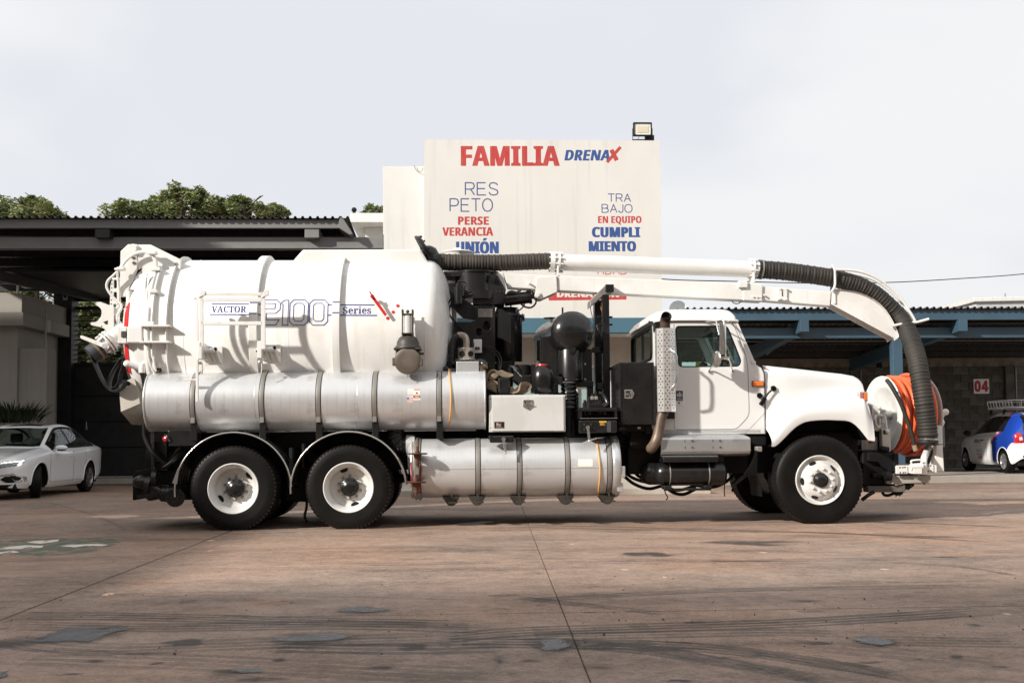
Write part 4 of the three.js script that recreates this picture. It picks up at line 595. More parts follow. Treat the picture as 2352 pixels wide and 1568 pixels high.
function treadBlocks(R, w, n, r) { const gs = []; for (let i = 0; i < n; i++) { const a = i / n * 6.2832; for (const s of [-1, 1]) { const g = bx(-0.014, 0.014, R - 0.03, R + 0.0015, s * w * 0.385 - 0.02, s * w * 0.385 + 0.02, 0.004); g.rotateZ(a + (s > 0 ? 0.03 : 0)); gs.push(g); } } return gs; }
function makeWheel(cx, cyy, zf, R, w, kind, spin) {
  const c = V(cx, cyy, zf - w / 2), t = TP('wheel', lt(tyreProfile(R, w, 0.287), c, AX, 72), M.rubber);
  const tr = treadBlocks(R, w, 64).map((g) => g.translate(c.x, c.y, c.z)); part(t, 'tread', tr, M.tread);
  const k = (r, h) => [r, h];
  if (kind === 'dual') {
    part(t, 'rim', [lt([k(0.285, -w + 0.02), k(0.272, -0.2), k(0.262, -0.175), k(0.268, -0.06), k(0.285, -0.035), k(0.306, -0.028), k(0.312, -0.008), k(0.306, 0.002), k(0.298, 0.0), k(0.286, -0.014), k(0.276, -0.04), k(0.252, -0.07), k(0.246, -0.15), k(0.205, -0.172), k(0.165, -0.178), k(0.16, -0.172), k(0.12, -0.172), k(0.05, -0.172)], V(cx, cyy, zf), AX, 64)], M.whiteMatte, { label: 'deep dish white rim' });
    spin.forEach((a) => { const g = new THREE.CylinderGeometry(0.05, 0.05, 0.012, 20).rotateX(Math.PI / 2).scale(1, 0.56, 1).rotateZ(Math.PI / 2).translate(0.222, 0, 0); part(t, 'hand_hole', g.rotateZ(a).translate(cx, cyy, zf - 0.160), M.blackMatte); });
    part(t, 'hub', [lt([k(0.115, -0.18), k(0.113, -0.115), k(0.108, -0.105), k(0.084, -0.104), k(0.08, -0.085), k(0.05, -0.082), k(0.045, -0.07), k(0.001, -0.069)], V(cx, cyy, zf), AX, 32), ...Array.from({ length: 8 }, (_, i) => { const a = i / 8 * 6.283 + 0.2; return cy(V(cx + 0.1 * Math.cos(a), cyy + 0.1 * Math.sin(a), zf - 0.108), V(cx + 0.096 * Math.cos(a), cyy + 0.096 * Math.sin(a), zf - 0.092), 0.009, 0.009, 6); })], M.black);
    for (let i = 0; i < 10; i++) { const a = i / 10 * 6.2832 + 0.314, x = cx + 0.143 * Math.cos(a), y = cyy + 0.143 * Math.sin(a); part(t, 'wheel_nut', [cy(V(x, y, zf - 0.175), V(x, y, zf - 0.145), 0.019, 0.017, 6), cy(V(x, y, zf - 0.147), V(x, y, zf - 0.128), 0.010, 0.010, 8)], M.strap); }
  } else {
    part(t, 'rim', [lt([k(0.285, -w + 0.02), k(0.272, -0.2), k(0.262, -0.1), k(0.285, -0.035), k(0.306, -0.028), k(0.312, -0.008), k(0.306, 0.004), k(0.298, 0.0), k(0.286, -0.014), k(0.276, -0.045), k(0.258, -0.062), k(0.244, -0.05), k(0.222, -0.012), k(0.2, 0.012), k(0.175, 0.024), k(0.12, 0.026), k(0.098, 0.03), k(0.094, 0.012), k(0.06, 0.012)], V(cx, cyy, zf), AX, 64)], M.whiteMatte, { label: 'bulging white front rim' });
    spin.forEach((a) => { const g = new THREE.CylinderGeometry(0.046, 0.046, 0.01, 20).rotateX(Math.PI / 2).scale(0.62, 1, 1).rotateY(0.95).translate(0.226, 0, 0); part(t, 'hand_hole', g.rotateZ(a).translate(cx, cyy, zf - 0.012), M.blackMatte); });
    part(t, 'hub', [lt([k(0.09, 0.01), k(0.088, 0.05), k(0.078, 0.062), k(0.07, 0.055), k(0.066, 0.07), k(0.03, 0.082), k(0.001, 0.084)], V(cx, cyy, zf), AX, 32)], M.black);
    for (let i = 0; i < 10; i++) { const a = i / 10 * 6.2832 + 0.1, x = cx + 0.143 * Math.cos(a), y = cyy + 0.143 * Math.sin(a); part(t, 'wheel_nut', [cy(V(x, y, zf + 0.022), V(x, y, zf + 0.054), 0.020, 0.018, 6), sp(V(x, y, zf + 0.056), 0.012, 1, 1, 1.2, 8)], M.whiteMatte); }
  }
  return t;
}
const hub1 = L('B', 1991, 1297, 0), hub2 = L('D', 924, 1170, 0), hubF = L('H', 1886, 685, 0), RW = 0.522, RF = 0.56;
const yR = 0.508, yF = 0.545;
const w1 = makeWheel(hub1.x, yR, 0, RW, 0.28, 'dual', [0.75, 3.75]), w2 = makeWheel(hub2.x, yR, 0, RW, 0.28, 'dual', [1.9, 5.0]), wF = makeWheel(hubF.x, yF, 0, RF, 0.41, 'front', [0.72, 1.98, 3.2, 4.4, 5.75]);
for (const [h, y, R, w] of [[hub1, yR, RW, 0.28], [hub2, yR, RW, 0.28]]) for (const zz of [-0.33, -1.83, -2.16]) { const t = TP('wheel', [lt(tyreProfile(R, w, 0.287), V(h.x, y, zz - w / 2), AX, 56), ...treadBlocks(R, w, 60).map((g) => g.translate(h.x, y, zz - w / 2))], M.rubber); part(t, 'rim', [lt([[0.287, -w + 0.02], [0.27, -0.14], [0.05, -0.13]], V(h.x, y, zz), AX, 32)], M.whiteMatte); }
{ const t = TP('wheel', [lt(tyreProfile(RF, 0.41, 0.287), V(hubF.x, yF, -2.235), AX, 56), ...treadBlocks(RF, 0.41, 60).map((g) => g.translate(hubF.x, yF, -2.235))], M.rubber); part(t, 'rim', [lt([[0.287, -0.3], [0.27, -0.14], [0.05, -0.13]], V(hubF.x, yF, -2.03), AX, 32)], M.whiteMatte); }
for (const h of [hub1, hub2]) TP('axle', [cy(V(h.x, yR, -0.15), V(h.x, yR, -2.3), 0.09), sp(V(h.x, yR, ZC), 0.24, 1, 1, 0.8), cy(V(h.x - 0.02, yR + 0.2, -0.5), V(h.x - 0.02, yR + 0.34, -0.5), 0.12)], M.blackMatte);
TP('axle', [bx(hubF.x - 0.06, hubF.x + 0.06, yF - 0.12, yF, -2.2, -0.25, 0.02), cy(V(hubF.x, yF, -0.42), V(hubF.x, yF, -0.1), 0.11), cy(V(hubF.x, yF, -2.3), V(hubF.x, yF, -2.02), 0.11)], M.blackMatte);
// ---- polished half-round mudguards over the rear wheels
for (const [h, a0, a1] of [[hub1, 186, 3], [hub2, 184, 4]]) {
  const R = 0.705, n = 48, o = [], yc = yR - 0.02; const pt = (r, a) => [h.x + r * Math.cos(a), yc + r * Math.sin(a)], rad = (i) => (a0 + (a1 - a0) * i / n) * Math.PI / 180;
  for (const [za, zb] of [[-0.62, 0.0], [-2.44, -1.82]]) {
    const g = grid((u, v) => { const a = rad(u * n), z = mix(za, zb, v), rib = 0.006 * Math.max(0, Math.cos(v * 6.283 * 5)), rr = R + rib; const q = pt(rr, a); return V(q[0], q[1], z); }, n, 40);
    const lip = []; for (let i = 0; i <= n; i++) { const q = pt(R, rad(i)); lip.push(V(q[0], q[1], zb)); }
    const fd = TP('mudguard', [g], M.steel); part(fd, 'rolled_edge', [tb(lip, 0.011, 8, 90)], M.steel); if (zb > -0.1) { const e = pt(R, rad(0)), s = pt(R - 0.16, rad(0) - 0.19); }
    part(fd, 'bracket', [bar(V(h.x, yc + R - 0.01, mix(za, zb, 0.3)), V(h.x, yc + R + 0.12, mix(za, zb, 0.3)), 0.06, 0.06), ...[-1, 1].map((s) => bar(V(h.x + s * 0.5, yc + 0.45, -0.66), V(h.x + s * 0.35, yc + 0.5, -0.9), 0.05, 0.05))], M.blackMatte);
  }
}
{ const q = L('B', 1480, 1245, 0.01); TP('mudguard_tip', [ex([[q.x - 0.015, q.y], [q.x + 0.045, q.y - 0.01], [q.x + 0.07, q.y + 0.2], [q.x + 0.05, q.y + 0.18]], 0.0, 0.012)], M.steel); }
// ---- chassis
const X0 = LX('p', 335, 1000, -0.8), X1 = LX('p', 2010, 1040, -0.8);
TP('frame_rail', [bx(X0, X1, 0.70, 0.98, -0.86, -0.78, 0.01)], M.blackMatte); TP('frame_rail', [bx(X0, X1, 0.70, 0.98, -1.66, -1.58, 0.01)], M.blackMatte);
const xa = LX('p', 345, 990, -0.7), xb = LX('p', 1430, 990, -0.7);
TP('subframe', [bx(xa, xb, 0.98, 1.20, -1.75, -0.7, 0.01), ...Array.from({ length: 9 }, (_, i) => bx(mix(xa, xb, i / 8) - 0.05, mix(xa, xb, i / 8) + 0.05, 0.74, 0.98, -1.58, -0.86, 0.005)), bx(xa + 0.1, hub2.x + 0.7, 0.80, 1.16, -1.2, -1.14, 0)], M.blackMatte);
TP('mud_flap', [bx(hub1.x + 0.66, hub1.x + 0.70, 0.5, 1.0, -0.6, -0.1, 0.004), bx(hub2.x - 0.60, hub2.x - 0.57, 0.75, 1.05, -0.6, -0.2, 0.004)], M.blackMatte);
TP('drive_shaft', [cy(V(hub2.x, 0.55, ZC), V(LX('p', 1500, 1090, ZC), 0.72, ZC), 0.06), cy(V(hub1.x, 0.55, ZC), V(hub2.x, 0.55, ZC), 0.06)], M.blackMatte);
TP('suspension_beam', [bx(hub1.x - 0.2, hub2.x + 0.2, 0.36, 0.5, -0.86, -0.76, 0.02), bx(hub1.x - 0.2, hub2.x + 0.2, 0.36, 0.5, -1.68, -1.58, 0.02), bx(hub1.x + 0.5, hub2.x - 0.5, 0.3, 0.8, -0.9, -0.72, 0.03)], M.blackMatte);
{ const q = L('p', 702, 1163, -0.4); TP('strap_end', [tb([V(q.x, 0.6, -0.4), V(q.x + 0.01, q.y, -0.4), V(q.x - 0.01, q.y - 0.12, -0.38), V(q.x + 0.015, q.y - 0.2, -0.38)], 0.018, 6)], M.blackMatte); }
// ---- big debris tank
const TY = 2.475, TR = 1.03, tx0 = LX('p', 362, 740, -0.3), tx1 = LX('p', 976, 740, -0.3), txe = LX('p', 1037, 770, -0.9), capL = txe - tx1;
const XD = V(1, 0, 0), tc = V(0, TY, ZC);
const tank = TP('debris_tank', [lt([[0.001, tx0], [TR, tx0], [TR, tx1 - 0.002]], tc, XD, 96)], M.white);
const cap = []; for (let i = 0; i <= 20; i++) { const a = i / 20 * Math.PI / 2; cap.push([TR * Math.pow(Math.cos(a), 0.62) + 0.001, tx1 + 0.004 + capL * Math.pow(Math.sin(a), 0.92)]); }
part(tank, 'end_cap', [lt([[TR - 0.004, tx1 - 0.01], [TR + 0.003, tx1 - 0.006], [TR + 0.003, tx1 + 0.002], ...cap], tc, XD, 96)], M.white, { label: 'domed front end of the tank' });
const ringPatch = (x0, x1, r0, r1) => lt([[r0, x0], [r1, x0], [r1, x1], [r0, x1]], tc, XD, 96);
for (const [pa, pb] of [[569.5, 589], [761, 779]]) { const a = LX('p', pa, 740, -0.13), b = LX('p', pb, 740, -0.13); part(tank, 'rib', [lt([[TR - 0.01, a], [TR + 0.055, a], [TR + 0.06, a + 0.006], [TR + 0.06, b - 0.006], [TR + 0.055, b], [TR - 0.01, b]], tc, XD, 96)], M.white); }
for (const px of [662, 420]) { const a = LX('p', px, 760, -0.19); part(tank, 'weld_seam', [lt([[TR - 0.002, a - 0.009], [TR + 0.0035, a], [TR - 0.002, a + 0.009]], tc, XD, 96)], M.white); }
{ // raised duct on the tank's back and the slanted hose flange
  const z = -0.9, P = pl('p', [[655, 612], [672, 603], [697, 575], [966, 574], [985, 606], [985, 640], [655, 640]], z);
  const P2 = [[tx0 + 1.72, P[1][1] - 0.15], ...P.slice(1, 5), [P[4][0], P[1][1] - 0.15]]; part(tank, 'top_duct', [ex(P2, -1.62, -0.82, 0.03)], M.white);
  const f = pl('p', [[960, 603], [968, 604], [991, 571], [984, 567]], -0.85); const d = L('C', 1640, 270, ZC), nrm = V(0.85, 0.5, 0).normalize();
  part(tank, 'hose_flange', [cy(V(d.x - 0.0, d.y, ZC), V(d.x, d.y, ZC).addScaledVector(nrm, 0.03), 0.27, 0.27, 36), cy(V(d.x, d.y, ZC).addScaledVector(nrm, 0.036), V(d.x, d.y, ZC).addScaledVector(nrm, 0.06), 0.25, 0.25, 36), ...Array.from({ length: 12 }, (_, i) => { const a = i / 12 * 6.283, u = V(-0.5, 0.85, 0).multiplyScalar(0.235 * Math.cos(a)).add(V(0, 0, 0.235 * Math.sin(a))), b = V(d.x, d.y, ZC).add(u); return cy(b, b.clone().addScaledVector(nrm, 0.085), 0.014, 0.014, 6); })], M.black);
  part(tank, 'spout', [tb([V(d.x - 0.05, d.y - 0.02, ZC), V(d.x + 0.08, d.y - 0.01, ZC), L('E', 60, 245, ZC), L('E', 130, 252, ZC)], 0.118, 20), lt([[0.13, -0.03], [0.137, -0.025], [0.137, 0.025], [0.13, 0.03]], L('E', 104, 252, ZC), XD, 28), bx(LX('E', 92, 250, -1), LX('E', 116, 250, -1), LY('E', 92, 340, -1), LY('E', 92, 300, -1), -1.11, -1.05, 0.004)], M.black);
}
{ // lettering on the tank side
  const xs0 = LX('p', 472, 720, -0.19), xs1 = LX('p', 872, 720, -0.19), zAt = (y) => ZC + Math.sqrt(TR * TR - (y - TY) ** 2), toA = (y) => Math.asin(clamp((y - TY) / TR, -1, 1));
  const yT = LY('p', 680, 680, -0.19), yB2 = LY('p', 680, 752, -0.19), a1 = toA(yT), a0 = toA(yB2), w = 2048, h = Math.round(2048 * (a1 - a0) * TR / (xs1 - xs0));
  const tex = canvasTex(w, h, (g) => {
    const P = (c, a, b) => { const v = L(c, a, b, -0.19); return [(v.x - xs0) / (xs1 - xs0) * w, (a1 - toA(v.y)) / (a1 - a0) * h]; };
    const INK = '#2c3a80', ln = (c, pts, wd, close) => { g.strokeStyle = INK; g.lineWidth = wd; g.lineJoin = 'miter'; g.beginPath(); pts.forEach((p, i) => (i ? g.lineTo(...P(c, ...p)) : g.moveTo(...P(c, ...p)))); if (close) g.closePath(); g.stroke(); };
    const text = (s, c, l, r, t, b) => { const A = P(c, l, t), B = P(c, r, t), D = P(c, l, b); g.save(); g.font = 'bold 200px serif'; const tw = g.measureText(s).width; g.translate(A[0], D[1]); g.scale((B[0] - A[0]) / tw, (D[1] - A[1]) / 143); g.fillStyle = INK; g.fillText(s, 0, 0); g.restore(); };
    text('VACTOR', 'A', 1800, 2098, 1117, 1174); text('Series', 'C', 866, 1138, 766, 832);
    ln('A', [[1798, 1098], [2351, 1100]], 13); ln('A', [[1783, 1190], [2351, 1192]], 13);
    ln('C', [[728, 744], [1166, 747]], 13); ln('C', [[728, 845], [1192, 848]], 13); ln('C', [[0, 731], [112, 742]], 13); ln('C', [[0, 831], [112, 843]], 13);
    g.globalCompositeOperation = 'destination-out'; g.fillStyle = '#000'; { const a = P('C', 128, 690), b = P('C', 728, 945); g.fillRect(a[0], a[1], b[0] - a[0], b[1] - a[1]); } g.globalCompositeOperation = 'source-over';
    const oct = (x0, x1, y0, y1, k) => [[x0 + k, y0], [x1 - k, y0], [x1, y0 + k], [x1, y1 - k], [x1 - k, y1], [x0 + k, y1], [x0, y1 - k], [x0, y0 + k]];
    for (const x of [368, 554]) { ln('C', oct(x, x + 173, 696, 940, 34), 9, true); ln('C', oct(x + 36, x + 136, 730, 903, 22), 8, true); }
    ln('C', [[288, 722], [316, 700], [354, 700], [354, 940], [302, 940], [302, 742], [290, 738]], 9, true);
    ln('C', [[130, 696], [240, 696], [276, 730], [276, 790], [238, 828], [148, 828], [148, 890], [272, 890], [240, 938], [106, 938], [106, 830], [140, 782], [228, 782], [228, 732], [130, 732]], 9);
  });
  const letter = std(1, 1, 1, 0.4, { map: tex, transparent: true });
  part(tank, 'lettering', [grid((u, v) => { const a = mix(a0, a1, v), onRib = 0; return V(mix(xs0, xs1, u), TY + (TR + 0.004) * Math.sin(a), ZC + (TR + 0.004) * Math.cos(a)); }, 2, 16)], letter, { keepUV: true });
  // blue lines carried over the ribs
  for (const [pa, pb] of [[569.5, 589], [761, 779]]) { const a = LX('p', pa, 740, -0.13), b = LX('p', pb, 740, -0.13); for (const py of pa < 700 ? [697, 721] : [696, 720]) { const y = LY('p', 600, py, -0.13), an = Math.asin((y - TY) / TR); part(tank, 'lettering', [grid((u, v) => { const t = an + (v - 0.5) * 0.013; return V(mix(a + 0.004, b - 0.004, u), TY + (TR + 0.0625) * Math.sin(t), ZC + (TR + 0.0625) * Math.cos(t)); }, 2, 3)], M.blueInk); } }
  // red level arm and dots
  const q0 = L('C', 1150, 672, -0.15), q1 = L('C', 1278, 848, -0.13); const dir = q1.clone().sub(q0).normalize();
  part(tank, 'level_arm', [bar(q0, q1, 0.012, 0.038, 0.004), cy(q0.clone().add(V(0, 0, -0.05)), q0.clone().add(V(0, 0, 0.03)), 0.024), cy(q0.clone().add(V(0, 0.0, 0.03)), q0.clone().add(V(-0.03, 0.06, 0.03)), 0.008)], M.redPaint);
  for (const [a, b] of [[1294, 875], [1346, 818], [1388, 758]]) { const y = LY('C', a, b, -0.18), z = zAt(y), v = L('C', a, b, z); const n = V(0, v.y - TY, v.z - ZC).normalize(); part(tank, 'level_mark', [cy(v.clone().addScaledVector(n, -0.01), v.clone().addScaledVector(n, 0.004), 0.021, 0.021, 24)], M.redPaint); }
}
{ // pneumatic gate valve on the tank side
  const z = -0.06, u = (x, y, zz = z) => L('C', x, y, zz); const v = TP('gate_valve', [cy(u(1482, 1345, -0.25), u(1482, 1180, -0.25), 0.02)], M.castIron, { label: 'rusty valve with glass sight cylinder' });
  const a = u(1482, 1016), b = u(1482, 850);
  part(v, 'cylinder', [cy(a, b, 0.062, 0.062, 24)], M.sight);
  const rods = []; for (const dx of [-0.062, 0.062]) for (const dz of [-0.055, 0.055]) rods.push(cy(a.clone().add(V(dx, -0.02, dz)), b.clone().add(V(dx, 0.055, dz)), 0.008, 0.008, 8), cy(b.clone().add(V(dx, 0.02, dz)), b.clone().add(V(dx, 0.07, dz)), 0.013, 0.013, 6), cy(a.clone().add(V(dx, -0.03, dz)), a.clone().add(V(dx, 0.0, dz)), 0.013, 0.013, 6));
  part(v, 'tie_rod', [...rods, bx(b.x - 0.072, b.x + 0.072, b.y, b.y + 0.02, z - 0.07, z + 0.07, 0.006), bx(a.x - 0.072, a.x + 0.072, a.y - 0.02, a.y, z - 0.07, z + 0.07, 0.006), sp(V(b.x, b.y + 0.05, z), 0.022)], M.castIron);
  const y0 = u(0, 1155).y, y1 = u(0, 1080).y; part(v, 'bonnet', [lt([[0.16, 0], [0.16, 0.03], [0.142, 0.03], [0.138, 0.08], [0.115, 0.13], [0.07, 0.165], [0.035, 0.175], [0.03, 0.24], [0.001, 0.24]], V(a.x, y0 - 0.015, z - 0.03), V(0, 1, 0), 32), bx(a.x - 0.17, a.x + 0.17, y0 - 0.035, y0 - 0.012, z - 0.14, z + 0.1, 0.008), bx(a.x - 0.15, a.x + 0.15, y0 - 0.19, y0 - 0.03, z - 0.16, z + 0.02, 0.02), cy(V(a.x + 0.13, y0 - 0.08, z), V(a.x + 0.2, y0 - 0.08, z), 0.014)], M.castIron);
  const cc = u(1482, 1278, 0.0); part(v, 'dust_cap', [lt([[0.001, 0.045], [0.11, 0.04], [0.158, 0.03], [0.165, 0.02], [0.168, -0.02], [0.15, -0.05], [0.12, -0.2]], cc, V(0, -0.12, 1), 36), cy(cc.clone().add(V(0, -0.16, 0.0)), cc.clone().add(V(0, -0.2, 0.0)), 0.006), ...[-1, 1].map((s) => bx(cc.x + s * 0.172 - 0.018, cc.x + s * 0.172 + 0.018, cc.y - 0.06, cc.y + 0.04, -0.04, 0.03, 0.008))], std(0.23, 0.20, 0.175, 0.45, { metal: 0.4, map: grimeTex }));
  part(v, 'chain', [tb([u(1442, 1010, -0.05), u(1436, 1060, -0.1), u(1430, 1090, -0.12)], 0.004, 4)], M.castIron);
}
{ // fold-up platform guard on the tank side
  const z = 0.10, g = (x, y, zz = z) => L('A', x, y, zz); const f = TP('folding_guard', [bar(g(1722, 1465), g(1722, 1008), 0.04, 0.045, 0.004)], M.white, { label: 'white folding guard rail on the tank side' });
  part(f, 'rail', [bar(g(1745, 1018), g(2260, 1018), 0.04, 0.04, 0.004)], M.white); part(f, 'rail', [bar(g(1722, 1066), g(2245, 1066), 0.04, 0.05, 0.004)], M.white); part(f, 'rail', [bar(g(1722, 1268), g(2245, 1268), 0.04, 0.045, 0.004)], M.white);
  part(f, 'upright', [bar(g(2250, 1490), g(2250, 1010), 0.04, 0.05, 0.004)], M.white); part(f, 'upright', [bar(g(1684, 1640 + 300, 0.06), g(1684, 1045, 0.06), 0.035, 0.03, 0.004), bx(LX('B', 1567, 362, 0.05), LX('B', 1680, 362, 0.05), LY('B', 1600, 368, 0.05), LY('B', 1600, 354, 0.05), 0.03, 0.07, 0.004), sp(g(1668, 1052, 0.06), 0.022)], M.white);
  for (const [x, y] of [[1722, 1010], [2262, 1010]]) { const a = g(x, y); part(f, 'gusset', [ex([[a.x - 0.03, a.y - 0.06], [a.x + 0.05, a.y - 0.02], [a.x + 0.05, a.y + 0.03], [a.x, a.y + 0.04]], z - 0.03, z + 0.03, 0.004)], M.white); }
  for (const [x, y] of [[1735, 1520], [2240, 1510]]) {
    const a = g(x, y, -0.02), zz = -0.02; part(f, 'hinge', [bx(a.x - 0.02, a.x + 0.20, a.y - 0.14, a.y + 0.1, -0.2, -0.17, 0.006), bx(a.x - 0.035, a.x + 0.02, a.y - 0.09, a.y + 0.12, -0.18, 0.12, 0.008), cy(a.clone().add(V(-0.06, 0.02, 0.04)), a.clone().add(V(0.15, 0.02, 0.04)), 0.022), ...[0.03, 0.09, 0.14].map((d) => cy(a.clone().add(V(d, 0.05, 0)), a.clone().add(V(d + 0.05, -0.12, -0.06)), 0.028, 0.028, 12)), sp(a.clone().add(V(-0.02, -0.13, 0.06)), 0.02), tb([a.clone().add(V(-0.0, -0.12, 0.06)), a.clone().add(V(0.01, -0.2, 0.06)), a.clone().add(V(0.0, -0.27, 0.05))], 0.006, 5)], M.white);
    part(f, 'hinge_bore', cy(a.clone().add(V(0.155, 0.045, 0.02)), a.clone().add(V(0.16, 0.045, 0.05)), 0.02), M.blackMatte); part(f, 'hinge_bore', cy(a.clone().add(V(-0.05, 0.0, 0.06)), a.clone().add(V(-0.05, 0.0, 0.07)), 0.014), M.blackMatte);
  }
}
// ---- aluminium water tanks
function waterTank(name, label, xs0, xs1, yc, zc, R, straps, lip, far) {
  const c = V(0, yc, zc), t = TP(name, [lt([[0.001, xs0 + 0.0], [R - 0.012, xs0], [R, xs0 + 0.012], [R, xs1 - 0.012], [R - 0.012, xs1], [0.001, xs1]], c, XD, 72)], M.alu, { label });
  for (const e of [xs0, xs1]) part(t, 'end_rim', [lt([[R - 0.01, e - 0.012], [R + 0.006, e - 0.009], [R + 0.006, e + 0.009], [R - 0.01, e + 0.012]], c, XD, 72)], M.alu);
  for (const s of straps) { part(t, 'strap', [lt([[R, s - 0.026], [R + 0.008, s - 0.026], [R + 0.008, s + 0.026], [R, s + 0.026]], c, XD, 64)], M.strap); part(t, 'strap_liner', [lt([[R - 0.002, s - 0.036], [R + 0.0035, s - 0.034], [R + 0.0035, s + 0.034], [R - 0.002, s + 0.036]], c, XD, 64)], M.rubber); }
  return t;
}
const uS = [440.4, 599.8, 730, 859.5, 1008.5].map((p) => LX('p', p, 920, -0.02)), lS = [960, 1098, 1193.7, 1304.7, 1401.4].map((p) => LX('p', p, 1072, -0.05));
const uY = (LY('p', 720, 853, -0.36) + LY('p', 720, 989, -0.36)) / 2, uR = (LY('p', 720, 853, -0.36) - LY('p', 720, 989, -0.36)) / 2 - 0.004, lY = (LY('p', 1180, 1005, -0.4) + LY('p', 1180, 1141, -0.4)) / 2, lR = (LY('p', 1180, 1005, -0.4) - LY('p', 1180, 1141, -0.4)) / 2 - 0.004;
const ux0 = LX('p', 336, 920, -0.15), ux1 = LX('p', 1114, 920, -0.05), lx0 = LX('p', 945, 1072, -0.1), lx1 = LX('p', 1423, 1072, -0.15);
const ut = waterTank('water_tank', 'long upper aluminium water tank', ux0, ux1, uY, -0.38, uR, uS), ltk = waterTank('water_tank', 'lower aluminium water tank between the axles', lx0, lx1, lY, -0.42, lR, lS);
waterTank('water_tank', 'upper water tank on the far side', ux0, ux1, uY, -2.06, uR, uS); waterTank('water_tank', 'lower water tank on the far side', lx0, lx1, lY, -2.02, lR, lS);
for (const s of uS) part(ut, 'strap_bracket', [bx(s - 0.035, s + 0.045, uY - uR - 0.12, uY - uR * 0.72, -0.6, -0.08, 0.01), bx(s - 0.028, s + 0.03, uY - uR * 0.72, uY - uR * 0.56, -0.13, -0.07, 0.004), bar(V(s, uY - uR - 0.05, -0.2), V(s + 0.02, 0.98, -0.75), 0.08, 0.05)], M.black);
for (const s of uS) part(ut, 'strap_clip', [bx(s - 0.025, s + 0.025, uY - uR * 0.74, uY - uR * 0.56, -0.08, -0.05, 0.004)], M.strap);
for (const px of [583, 820]) { const s = LX('p', px, 920, 0); part(ut, 'weld_seam', [lt([[uR - 0.002, s - 0.006], [uR + 0.003, s], [uR - 0.002, s + 0.006]], V(0, uY, -0.38), XD, 64)], M.aluPlate); }
{ const s = uS[4]; part(ut, 'strap_clip', [bx(s - 0.014, s + 0.02, uY + uR * 0.55, uY + uR * 0.92, -0.16, -0.1, 0.004)], M.steel); }
// weld along the lower tank, end ring, lugs, drain parts, dirt underneath
part(ltk, 'weld_seam', [bar(V(lx0 + 0.02, lY - 0.005, -0.42 + lR), V(lx1 - 0.02, lY - 0.005, -0.42 + lR), 0.006, 0.012, 0.002)], M.aluPlate);
part(ltk, 'end_ring', [lt([[lR - 0.01, lx1 - 0.09], [lR + 0.02, lx1 - 0.085], [lR + 0.02, lx1 - 0.005], [lR - 0.02, lx1]], V(0, lY, -0.42), XD, 64), bx(lx1 - 0.03, lx1 + 0.06, lY - 0.13, lY + 0.01, -0.12, -0.05, 0.01), bx(lx1 - 0.03, lx1 + 0.04, lY - 0.31, lY - 0.2, -0.2, -0.12, 0.01)], M.aluPlate);
part(ltk, 'inlet', [cy(L('D', 1470, 775, -0.4), V(lx0 + 0.02, L('D', 1470, 775, -0.4).y, -0.4), 0.13, 0.13, 28), lt([[0.001, 0], [0.2, 0.02], [0.3, 0.1]], V(lx0 - 0.07, lY + 0.12, -0.42), XD, 24)], M.alu);
part(ltk, 'elbow_hose', [ribHose([L('D', 1370, 640, -0.45), L('D', 1372, 700, -0.42), L('D', 1405, 760, -0.4), L('D', 1475, 776, -0.4)], 0.105, 0.055, 0.007, 16)], M.black);
for (const [s, dx] of [[lx0 + 0.5, 0], [lS[1], 0], [lS[2], -0.02], [lS[3], 0], [lS[4], 0]]) part(ltk, 'bottom_bracket', [ex(roundPoly([[s - 0.13, lY - lR + 0.02], [s + 0.1, lY - lR + 0.02], [s + 0.03, lY - lR - 0.10], [s - 0.05, lY - lR - 0.10]], 0.03), -0.45, -0.25, 0.006), bx(s - 0.045, s + 0.07, lY - lR - 0.06, lY - lR - 0.045, -0.2, -0.08, 0.003), bar(V(s - 0.01, lY - lR + 0.05, -0.14), V(s + 0.02, lY - lR - 0.06, -0.14), 0.03, 0.02)], M.castIron);
{ // cleanout clamp with hand wheels on the lower tank's rear end
  const c = TP('tank_clamp', [lt([[lR + 0.005, lx0 + 0.02], [lR + 0.022, lx0 + 0.024], [lR + 0.022, lx0 + 0.075], [lR + 0.005, lx0 + 0.08]], V(0, lY, -0.42), XD, 64)], std(0.34, 0.30, 0.26, 0.5, { metal: 0.4, map: grimeTex }));
  for (const [x, y, zz] of [[1575, 855, 0.06], [1562, 1122, 0.04]]) { const q = L('D', x, y, zz); part(c, 'hand_wheel', [lt([[0.001, -0.005], [0.11, -0.008], [0.13, 0], [0.11, 0.012], [0.05, 0.012], [0.04, 0.06], [0.001, 0.06]], q, V(0, -1, 0), 28), cy(q.clone().add(V(0, 0.09, 0)), q.clone().add(V(0, -0.16, 0)), 0.018), ...[-0.05, -0.1, 0.03].map((d) => cy(q.clone().add(V(0, d, 0)), q.clone().add(V(0, d - 0.03, 0)), 0.032, 0.032, 6))], M.rust); }
  const k0 = L('D', 1572, 935, 0.02), k1 = L('D', 1560, 1115, 0.0); part(c, 'latch_bar', [bar(k0, k1, 0.05, 0.06, 0.006)], M.strap); part(c, 'gasket', [bar(k0.clone().add(V(0.06, 0, 0)), L('D', 1592, 1210, -0.05), 0.01, 0.01), bar(k0.clone().add(V(-0.08, 0, 0)), L('D', 1530, 1150, -0.05), 0.01, 0.012)], M.red);
  part(c, 'torn_rubber', [ex(pl('D', [[1508, 1240], [1525, 1280], [1545, 1268], [1560, 1300], [1580, 1275], [1605, 1300], [1622, 1262], [1600, 1225], [1540, 1215]], -0.1), -0.16, -0.08, 0.004)], M.castIron);
}
